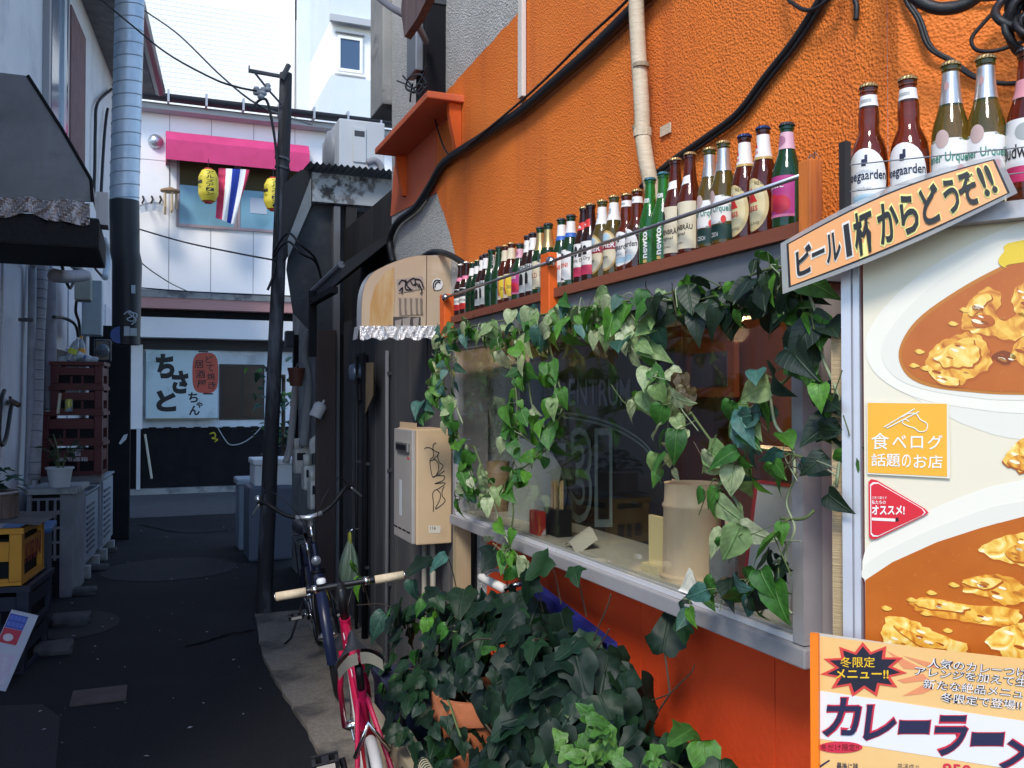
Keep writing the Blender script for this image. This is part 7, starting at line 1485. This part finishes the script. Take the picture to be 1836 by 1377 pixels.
vine('garland trailing down over the grey menu board to the sill', [[(1430, 850), (1410, 900), (1425, 950), (1400, 1000), (1390, 1050), (1365, 1100)], [(1400, 1000), (1350, 1035), (1290, 1060), (1225, 1075)], [(1400, 930), (1440, 930), (1460, 915)], [(1380, 1060), (1400, 1080), (1420, 1100)]], ['blue', 'green', 'green', 'dark'], 26, (.05, .075))
for c_, lab_ in (((915, 610), 'dry brown leaf cluster hanging in the far third of the garland'), ((1085, 620), 'dry brown leaf cluster under the middle of the garland'), ((1232, 682), 'dry brown leaf cluster before the picture frame in the window')):
    dry = thing('dry_leaf_cluster', lab_, 'dry leaves', V(*c_), 'dry leaf clusters caught among the garlands')
    for k in range(9): put_leaf(dry, 'brown', V(c_[0] + random.uniform(-14, 14), c_[1] + random.uniform(-18, 18), .02), Vector((-.1, random.uniform(-.4, .4), -1)), Vector((-.8, -.4, .2)) + rv(.5), random.uniform(.035, .06))
# ================================================================ posters and signs on the turned wall
def plane(off): 
    o = KC + tN * off; return lambda px, py, d=0: PN(px, py, o + tN * d, tN)
PP = plane(.20)
def pshape(name, pts, m, par, P, d, smooth=0, th=.0006):
    if smooth: pts = [(q.x, q.y) for q in smoothpts([(a, b, 0) for a, b in pts], smooth, closed=True)]
    v3 = [P(a, b, d) for a, b in pts]; return obj(name, MB().prism(v3, tN * -th), m, par)
def ptext(s, x0, x1, y0, y1, m, par, P, d, bold=0., shear=0., skew=0.):
    return obj('lettering', text_fit(MB(), s, lambda x, y: P(x, -y + skew * (x - x0), d), x0, x1, -y1, -y0, bold=bold, shear=shear), m, par, fixn=False)
# aluminium post between the window and the poster, and the bamboo strip beside it
pst = thing('poster_frame', 'white aluminium frame post holding the curry poster', 'frame', PP(1535, 1150))
fp_ = mat('frame_white', (.56, .57, .62), .4, .3, col2=(.5, .51, .56), scale=6)
def upright(name, pxa, pxb, ya, yb, d0, d1, m, par):
    a0, a1 = PP(pxa, 800, d0), PP(pxb, 800, d0); z0, z1 = PP(pxa, yb, d0).z, PP(pxa, ya, d0).z
    p = [Vector((a0.x, a0.y, z0)), Vector((a1.x, a1.y, z0)), Vector((a1.x, a1.y, z0)) + tN * (d1 - d0), Vector((a0.x, a0.y, z0)) + tN * (d1 - d0)]
    return obj(name, MB().prism(p, (0, 0, z1 - z0)), m, par)
upright('outer_strip', 1520, 1537, 462, 1190, -.03, .012, fp_, pst); upright('groove', 1537.3, 1540, 462, 1190, -.03, .006, mat('groove_grey', (.3, .3, .33), .5), pst); upright('inner_strip', 1540.3, 1551, 462, 1190, -.03, .009, fp_, pst)
upright('bamboo_strip', 1497, 1519.6, 590, 1150, -.035, -.012, mat('bamboo', (.46, .34, .19), .7, col2=(.34, .25, .14), scale=22, stretch=(.3, .3, 12), bump=.003, bscale=20), pst)
# the big curry poster
cp2 = thing('curry_poster', 'large poster showing plates of brown curry with chicken pieces', 'poster', PP(1700, 1190))
upright('sheet', 1551.3, 2150, 372, 1260, -.008, 0, mat('poster_cream', (.70, .63, .47), .32, col2=(.74, .68, .54), scale=1.5), cp2)
plate = mat('print_plate', (.76, .72, .62), .3); plsh = mat('print_plate_shade', (.60, .57, .47), .3); plsh2 = mat('print_plate_mid', (.70, .67, .58), .3)
print_deep = mat('print_deep', (.34, .07, .008), .3); curd2 = mat('print_rim', (.40, .09, .010), .3); print_glint = mat('print_glint', (.84, .74, .52), .3)
cur = mat('print_curry', (.48, .125, .014), .3, col2=(.41, .095, .010), scale=9, detail=3, contrast=(.3, .7), col3=(.52, .17, .03), scale3=130, cov3=(.62, .72))
curd = mat('print_curry_edge', (.46, .16, .02), .3)
def ramp_mat(name, stops, scale, detail=4, dist=1.2):
    m = bpy.data.materials.new(name); m.use_nodes = True; n = m.node_tree.nodes; l = m.node_tree.links; b = n['Principled BSDF']; b.inputs['Roughness'].default_value = .3
    tc = n.new('ShaderNodeTexCoord'); nz = n.new('ShaderNodeTexNoise'); nz.inputs['Scale'].default_value = scale; nz.inputs['Detail'].default_value = detail; nz.inputs['Distortion'].default_value = dist; l.new(tc.outputs['Object'], nz.inputs['Vector'])
    cr = n.new('ShaderNodeValToRGB'); e = cr.color_ramp.elements; e[0].position = stops[0][0]; e[0].color = (*stops[0][1], 1); e[1].position = stops[-1][0]; e[1].color = (*stops[-1][1], 1)
    for p_, c_ in stops[1:-1]: k_ = e.new(p_); k_.color = (*c_, 1)
    l.new(nz.outputs['Fac'], cr.inputs[0]); l.new(cr.outputs[0], b.inputs['Base Color']); return m
chk = ramp_mat('print_chicken', [(.30, (.36, .08, .008)), (.42, (.60, .22, .02)), (.52, (.74, .38, .045)), (.60, (.80, .52, .10)), (.68, (.84, .70, .30))], 30)
chl = ramp_mat('print_chicken_light', [(.28, (.50, .16, .012)), (.40, (.72, .36, .04)), (.50, (.80, .54, .11)), (.60, (.83, .66, .24)), (.68, (.86, .78, .50))], 34)
chd = mat('print_chicken_dark', (.20, .04, .006), .3)
pshape('plate_shade', [(1560, 640), (1600, 690), (1680, 735), (1740, 765), (1850, 790), (2146, 795), (2146, 700), (1700, 690)], plsh2, cp2, PP, .0006, 4)
pshape('plate', [(1551.6, 630), (1562, 585), (1610, 525), (1690, 465), (1790, 415), (1900, 380), (2146, 370), (2146, 745), (1850, 742), (1740, 732), (1640, 712), (1575, 675)], plate, cp2, PP, .0012, 4)
pshape('plate_inner', [(1580, 630), (1600, 585), (1650, 530), (1720, 478), (1836, 425), (2146, 400), (2146, 715), (1836, 718), (1740, 712), (1650, 696), (1600, 672)], plsh2, cp2, PP, .0018, 4)
pshape('curry_edge', [(1611, 640), (1622, 602), (1655, 563), (1720, 518), (1790, 480), (1860, 452), (2146, 430), (2146, 708), (1836, 708), (1740, 703), (1670, 694), (1628, 675)], curd, cp2, PP, .0024, 4)
pshape('curry', [(1616, 640), (1628, 604), (1662, 566), (1724, 523), (1794, 486), (1860, 458), (2146, 438), (2146, 702), (1836, 703), (1742, 698), (1674, 688), (1634, 670)], cur, cp2, PP, .0030, 4)
def lump(pts, m=chk, d=.0036):
    P0 = [Vector((q.x, q.y)) for q in smoothpts([(a_, b_, 0) for a_, b_ in pts], 6, closed=True)]; c0 = sum(P0, Vector((0, 0))) / len(P0); sd_ = random.uniform(0, 50); big = max((q - c0).length for q in P0) > 18
    def ring(k, sh=(0, 0)):
        o_ = []
        for q in P0:
            n1 = mnoise.noise(Vector((q.x * .09 + sd_, q.y * .09, k))); o_.append((c0.x + sh[0] + (q.x - c0.x) * k * (1 + .16 * n1) + 2.0 * n1, c0.y + sh[1] + (q.y - c0.y) * k * (1 + .16 * n1) + 1.6 * n1))
        return o_
    if big: pshape('chicken_shade', ring(1.05, (1.5, 2.5)), curd2, cp2, PP, d - .0002)
    o = pshape('chicken_piece', ring(1.0), m, cp2, PP, d)
    if big:
        for k in range(4):
            q = c0.lerp(random.choice(P0), random.uniform(.2, .7)); r_ = random.uniform(2, 6); pshape('sauce_streak', [(q.x + r_ * 1.8 * math.cos(t) + random.uniform(-1, 1), q.y + r_ * .6 * math.sin(t) + r_ * .5 * math.cos(t)) for t in [2*math.pi*j_/9 for j_ in range(9)]], [print_deep, curd, print_glint, print_glint][k], cp2, PP, d + .0004)
    return o
lump([(1664, 640), (1680, 618), (1715, 600), (1745, 596), (1770, 618), (1776, 655), (1745, 676), (1712, 690), (1685, 678), (1662, 660)]); lump([(1675, 640), (1700, 620), (1735, 606), (1755, 625), (1750, 650), (1715, 660), (1690, 655)], chl, .0042)
lump([(1725, 578), (1738, 540), (1765, 518), (1790, 522), (1795, 545), (1785, 560), (1800, 575), (1836, 560), (1850, 590), (1810, 610), (1765, 600), (1735, 592)]); lump([(1742, 572), (1755, 564), (1776, 566), (1780, 578), (1762, 585), (1745, 582)], cur, .0042)
lump([(1735, 560), (1750, 535), (1768, 526), (1778, 536), (1758, 550), (1745, 566)], chl, .0042)
lump([(1815, 530), (1836, 505), (1870, 500), (1890, 560), (1850, 575), (1822, 560)]); lump([(1812, 640), (1830, 608), (1880, 600), (1890, 640), (1850, 660)]); lump([(1660, 655), (1690, 672), (1720, 680), (1712, 692), (1680, 684)], chl, .0042)
lump([(1778, 640), (1800, 628), (1822, 640), (1802, 655)], chd, .0036)
pshape('yellow_pepper', [(1790, 470), (1800, 452), (1836, 430), (2146, 400), (2146, 440), (1836, 470), (1805, 480)], mat('print_yellow', (.66, .50, .05), .3), cp2, PP, .0036, 4)
# second plate lower down
pshape('lower_plate', [(1551.6, 985), (1600, 950), (1700, 900), (1836, 860), (2146, 830), (2146, 960), (1836, 945), (1700, 985), (1600, 1020), (1551.6, 1045)], plate, cp2, PP, .0012, 3)
pshape('lower_plate_shade', [(1551.6, 1012), (1620, 972), (1720, 930), (1836, 898), (2146, 880), (2146, 925), (1836, 930), (1720, 965), (1600, 1018), (1551.6, 1040)], plsh2, cp2, PP, .0018, 3)
pshape('curry', [(1551.6, 1040), (1600, 1008), (1680, 972), (1760, 946), (1836, 926), (2146, 905), (2146, 1270), (1551.6, 1230)], cur, cp2, PP, .0024)
lump([(1720, 1045), (1760, 1032), (1800, 1032), (1836, 1050), (1845, 1075), (1800, 1085), (1770, 1070), (1735, 1062)], chk, .003); lump([(1725, 1044), (1760, 1036), (1795, 1040), (1770, 1056)], chl, .0036)
lump([(1635, 1080), (1665, 1072), (1740, 1085), (1800, 1088), (1830, 1100), (1815, 1122), (1750, 1118), (1680, 1105), (1645, 1095)], chk, .003); lump([(1640, 1080), (1670, 1075), (1735, 1088), (1720, 1096), (1660, 1090)], chl, .0036)
lump([(1578, 1125), (1600, 1105), (1640, 1115), (1690, 1140), (1740, 1160), (1700, 1185), (1630, 1170), (1590, 1155)], chl, .003); lump([(1600, 1120), (1650, 1140), (1690, 1160), (1650, 1158)], chk, .0036)
lump([(1755, 985), (1790, 965), (1840, 955), (1900, 960), (1900, 1020), (1840, 1015), (1790, 1005)], chl, .003); lump([(1770, 1150), (1800, 1125), (1850, 1115), (1900, 1130), (1900, 1180), (1820, 1185)], chl, .003); lump([(1800, 990), (1836, 975), (1870, 1000), (1830, 1008)], chk, .0036)
lump([(1800, 828), (1812, 805), (1850, 780), (1900, 790), (1900, 860), (1836, 848)], chl, .0024); lump([(1806, 830), (1830, 815), (1870, 830), (1850, 845)], chk, .003)
for (px, py) in ((1625, 1075), (1660, 1062), (1700, 1048), (1580, 1090), (1650, 1100), (1745, 1110), (1825, 1125), (1690, 1130), (1640, 630), (1700, 580), (1650, 660), (1720, 555), (1630, 655)):
    lump([(px, py), (px + 8, py - 4), (px + 20, py + 2), (px + 10, py + 5)], chl, .0048)
# orange square sticker
st1 = thing('orange_sticker', 'orange square sticker with white characters and a hand holding chopsticks', 'sticker', PP(1626, 855))
wt = flat('sticker_white', (.80, .78, .74), .35)
pshape('border', [(1553.5, 719), (1701, 722), (1704, 858), (1555, 850)], mat('sticker_clear', (.70, .66, .56), .3), st1, PP, .0054)
pshape('sheet', [(1555.5, 722), (1697.5, 724), (1698, 854.5), (1556, 847.5)], mat('sticker_orange', (.80, .40, .035), .35), st1, PP, .0060)
for ch_, a, b, y0, y1 in (('食', 1562, 1594, 776, 806), ('ベ', 1600, 1625, 780, 804), ('ロ', 1633, 1655, 782, 804), ('グ', 1663, 1690, 780, 806)): ptext(ch_, a, b, y0, y1, wt, st1, PP, .0070, .006)
for k, (ch_, a, b) in enumerate((('話', 1562, 1588), ('題', 1589, 1614), ('の', 1617, 1633), ('お', 1638, 1662), ('店', 1664, 1690))): ptext(ch_, a, b, 813 + k * .8, 836 + k * 1.0, wt, st1, PP, .0070, .006)
for pts in ([(1585, 766), (1640, 733)], [(1590, 768), (1648, 738)]): obj('chopstick_print', MB().tube([PP(a, b, .0068) for a, b in pts], .0011, 5), wt, st1)
obj('hand_print', MB().tube(smoothpts([PP(a, b, .0068) for a, b in ((1618, 748), (1628, 742), (1642, 742), (1650, 752), (1662, 760), (1660, 772), (1648, 774), (1640, 768), (1628, 764), (1618, 758), (1622, 752), (1630, 756))], 4), .0009, 5), wt, st1)
# red triangular sticker
st2 = thing('red_sticker', 'red triangular sticker with white lettering below the orange one', 'sticker', PP(1600, 968))
rr2 = mat('sticker_red', (.62, .02, .035), .35)
tri = lambda k: [(1557 + k, 864 + k * 1.6), (1562 + k, 859 + k * 1.9), (1572 + k * .6, 861 + k * 1.3), (1658 - k * 1.2, 912), (1665 - k * 1.7, 919), (1658 - k * 1.2, 924), (1572 + k * .6, 966 - k * 1.3), (1562 + k, 967 - k * 1.7), (1558 + k, 962 - k * 1.5)]
pshape('outer', tri(0), rr2, st2, PP, .0060); pshape('line', tri(3), wt, st2, PP, .0066); pshape('field', tri(4.6), rr2, st2, PP, .0072)
ptext('オススメ!', 1563, 1622, 906, 923, wt, st2, PP, .0080, .03); ptext('私たちの', 1563, 1588, 897, 904, wt, st2, PP, .0080, .01); ptext('三茶で暮らす', 1563, 1590, 890, 895, wt, st2, PP, .0080, .0)
pshape('search_bar', [(1563, 928), (1605, 930), (1605, 935), (1563, 933)], wt, st2, PP, .0080); pshape('search_icon', [(1606, 928), (1611, 928), (1611, 935), (1606, 935)], ink, st2, PP, .0080)
# winter menu board standing before the wall
P2 = plane(.28)
mb2 = thing('menu_poster', 'orange winter menu poster with a black starburst and a big white lettered band', 'poster', P2(1600, 1377))
a0, a1 = P2(1456, 1200), P2(1470, 1200); zt2 = P2(1456, 1138).z; far_ = a0 + tE * .75
obj('backing', MB().prism([Vector((a0.x, a0.y, .25)) , Vector((far_.x, far_.y, .25)), Vector((far_.x, far_.y, .25)) - tN * .02, Vector((a0.x, a0.y, .25)) - tN * .02], (0, 0, zt2 - .25)), mat('backing_pale', (.6, .55, .45), .5), mb2)
obj('edge_strip', MB().prism([Vector((a0.x, a0.y, .25)) + tN * .001, Vector((a1.x, a1.y, .25)) + tN * .001, Vector((a1.x, a1.y, .25)) + tN * .012, Vector((a0.x, a0.y, .25)) + tN * .012], (0, 0, zt2 - .245)), mat('strip_orange', (.86, .20, .01), .45), mb2)
PO = mat('menu_orange', (.78, .46, .17), .4, col2=(.80, .52, .22), scale=3)
def q8(x, y): return (1436 + x / 3.4675, 980 + y / 3.4675)
Z8 = lambda pts: [q8(a, b) for a, b in pts]
pshape('ground', [(1470.5, 1141), (2146, 1216), (2146, 1650), (1470.5, 1600)], PO, mb2, P2, .0012)
obj('leg', MB().box((a0.x + .05, a0.y - .06, .026), (a0.x + .09, a0.y - .02, .26)), mat('backing_pale', (.6, .55, .45)), mb2)
pshape('white_band', Z8([(119, 897), (1387, 1085), (1850, 1155), (1850, 1470), (1387, 1395), (119, 1195)]), mat('band_white', (.72, .70, .72), .4), mb2, P2, .0020)
star = []
for k in range(22):
    a = 2 * math.pi * k / 22 + .12; f = 1.0 if k % 2 == 0 else .66; star.append((390 + 272 * f * math.cos(a), 765 + (172 if math.sin(a) < 0 else 175) * f * math.sin(a)))
pshape('burst_ray', Z8([(540, 650), (720, 740), (800, 770), (640, 760)]), mat('menu_salmon', (.72, .26, .12), .4), mb2, P2, .0020); pshape('burst_ray', Z8([(600, 830), (760, 790), (800, 830), (640, 850)]), mat('menu_salmon', (.72, .26, .12)), mb2, P2, .0020); pshape('burst_ray', Z8([(630, 930), (760, 860), (830, 880), (760, 915)]), mat('menu_salmon', (.72, .26, .12)), mb2, P2, .0020); pshape('burst_ray', Z8([(640, 680), (800, 720), (860, 760), (760, 740)]), mat('menu_salmon', (.72, .26, .12)), mb2, P2, .0021)
pshape('burst_edge', Z8(star), mat('burst_red', (.64, .06, .05), .4), mb2, P2, .0028); pshape('burst', Z8([(390 + (x - 390) * .84, 765 + (y - 765) * .84) for x, y in star]), mat('burst_black', (.02, .02, .035), .4), mb2, P2, .0036)
Tq = lambda s, x0, x1, y0, y1, m, d, bold=0., skew=.0, shear=0.: obj('lettering', text_fit(MB(), s, lambda x, y: P2(*q8(x, -y + skew * (x - x0)), d), x0, x1, -y1, -y0, bold=bold, shear=shear), m, mb2, fixn=False)
gold8 = flat('menu_gold', (.80, .48, .02)); ink8 = flat('menu_ink', (.02, .02, .06)); pale8 = flat('menu_pale', (.78, .74, .72)); red8 = flat('menu_red', (.60, .03, .06))
Tq('冬限定', 245, 460, 686, 752, gold8, .0045, .006); Tq('メニュー!!', 215, 545, 762, 822, gold8, .0045, .02)
for s, x0, x1, y0, y1 in (('人気のカレーつけ麺に', 785, 1560, 690, 750), ('アレンジを加えて生まれた', 705, 1640, 742, 800), ('新たな絶品メニュー', 758, 1460, 820, 880), ('冬限定で登場!!', 865, 1370, 905, 965)):
    Tq(s, x0, x1, y0, y1, ink8, .0028, .045, .105, .12); Tq(s, x0, x1, y0, y1, pale8, .0042, .0, .105, .12)
for ch_, x0, x1, y0, y1 in (('カ', 130, 355, 940, 1180), ('レ', 385, 580, 985, 1205), ('ー', 605, 795, 1080, 1165), ('ラ', 815, 1020, 1050, 1300), ('ー', 1055, 1255, 1155, 1240), ('メ', 1230, 1480, 1160, 1380), ('ン', 1500, 1740, 1210, 1440)):
    Tq(ch_, x0 - 6, x1 + 6, y0 - 6, y1 + 6, red8, .0030, .055, 0, .12); Tq(ch_, x0, x1, y0, y1, ink8, .0044, .02, 0, .12)
pshape('oval_badge', Z8([(245 + 138 * math.cos(a), 1248 + 36 * math.sin(a)) for a in [2*math.pi*k/28 for k in range(28)]]), red8, mb2, P2, .0032); Tq('冬だけ限定!!', 122, 360, 1228, 1270, flat('menu_dark_red', (.12, .01, .015)), .0042, .0)
Tq('最後に残', 222, 356, 1340, 1392, ink8, .003, .01, .06); Tq('普通盛り', 600, 735, 1345, 1400, ink8, .003, -.01, .08); Tq('850', 880, 1060, 1345, 1420, red8, .003, .02, .08)
pshape('stroke', Z8([(112, 1365), (175, 1325), (180, 1332), (118, 1375)]), ink8, mb2, P2, .003)
# laminated hand cut strip sign over the frame corner
P3 = plane(.262)
sg3 = thing('strip_sign', 'laminated orange strip sign with big black lettering hung over the corner', 'sign', P3(1600, 480))
def sq(u, v, d=0, grow=0.):
    """u along the strip, v from top to bottom, in photograph pixels of its corners with a gentle bow"""
    u2 = -grow * .3 + (1 + grow * .6) * u; v2 = -grow + (1 + 2 * grow) * v
    T_ = Vector((1414 + 366 * u2, 438 - 150 * u2 - 16 * math.sin(math.pi * u2))); B_2 = Vector((1418 + 388 * u2, 512 - 166 * u2 + 6 * math.sin(math.pi * u2))); q = T_.lerp(B_2, v2)
    return P3(q.x, q.y, d + .012 * math.sin(u * 3.1))
gr = lambda nm, d, g, m, u0=0, u1=1, v0=0, v1=1: obj(nm, MB().grid(lambda u, v: sq(u0 + (u1 - u0) * u, v0 + (v1 - v0) * v, d, g), 20, 3), m, sg3, smooth=True)
gr('laminate', 0, .13, mat('laminate', (.52, .50, .48), .2, col2=(.44, .43, .42), scale=9, trans=.5)); gr('black_line', .0012, .035, ink); gr('orange_field', .0024, 0., mat('strip_field', (.78, .34, .12), .38, col2=(.80, .40, .17), scale=4))
ys_ = flat('outline_yellow', (.78, .72, .25)); yw = flat('outline_white', (.74, .70, .62))
for ch_, u0, u1, v0, v1 in (('ビ', .03, .105, .22, .86), ('ー', .105, .165, .47, .56), ('ル', .17, .24, .24, .84), ('1', .262, .288, .2, .86), ('杯', .305, .40, .08, .95), ('か', .42, .515, .12, .92), ('ら', .525, .605, .12, .92), ('ど', .625, .715, .10, .92), ('う', .735, .80, .12, .9), ('ぞ', .805, .895, .08, .92), ('!!', .91, .97, .06, .86)):
    f3 = lambda d: (lambda x, y: sq(x, 1 - y, d)); e = .006
    obj('lettering', text_fit(MB(), ch_, f3(.0034), u0 - e, u1 + e, 1 - v1 - .05, 1 - v0 + .05, bold=.06), ys_ if '杯' <= ch_ or ch_ in 'からどうぞ!!' else yw, sg3, fixn=False)
    obj('lettering', text_fit(MB(), ch_, f3(.0052), u0, u1, 1 - v1, 1 - v0, bold=.028), ink, sg3, fixn=False)
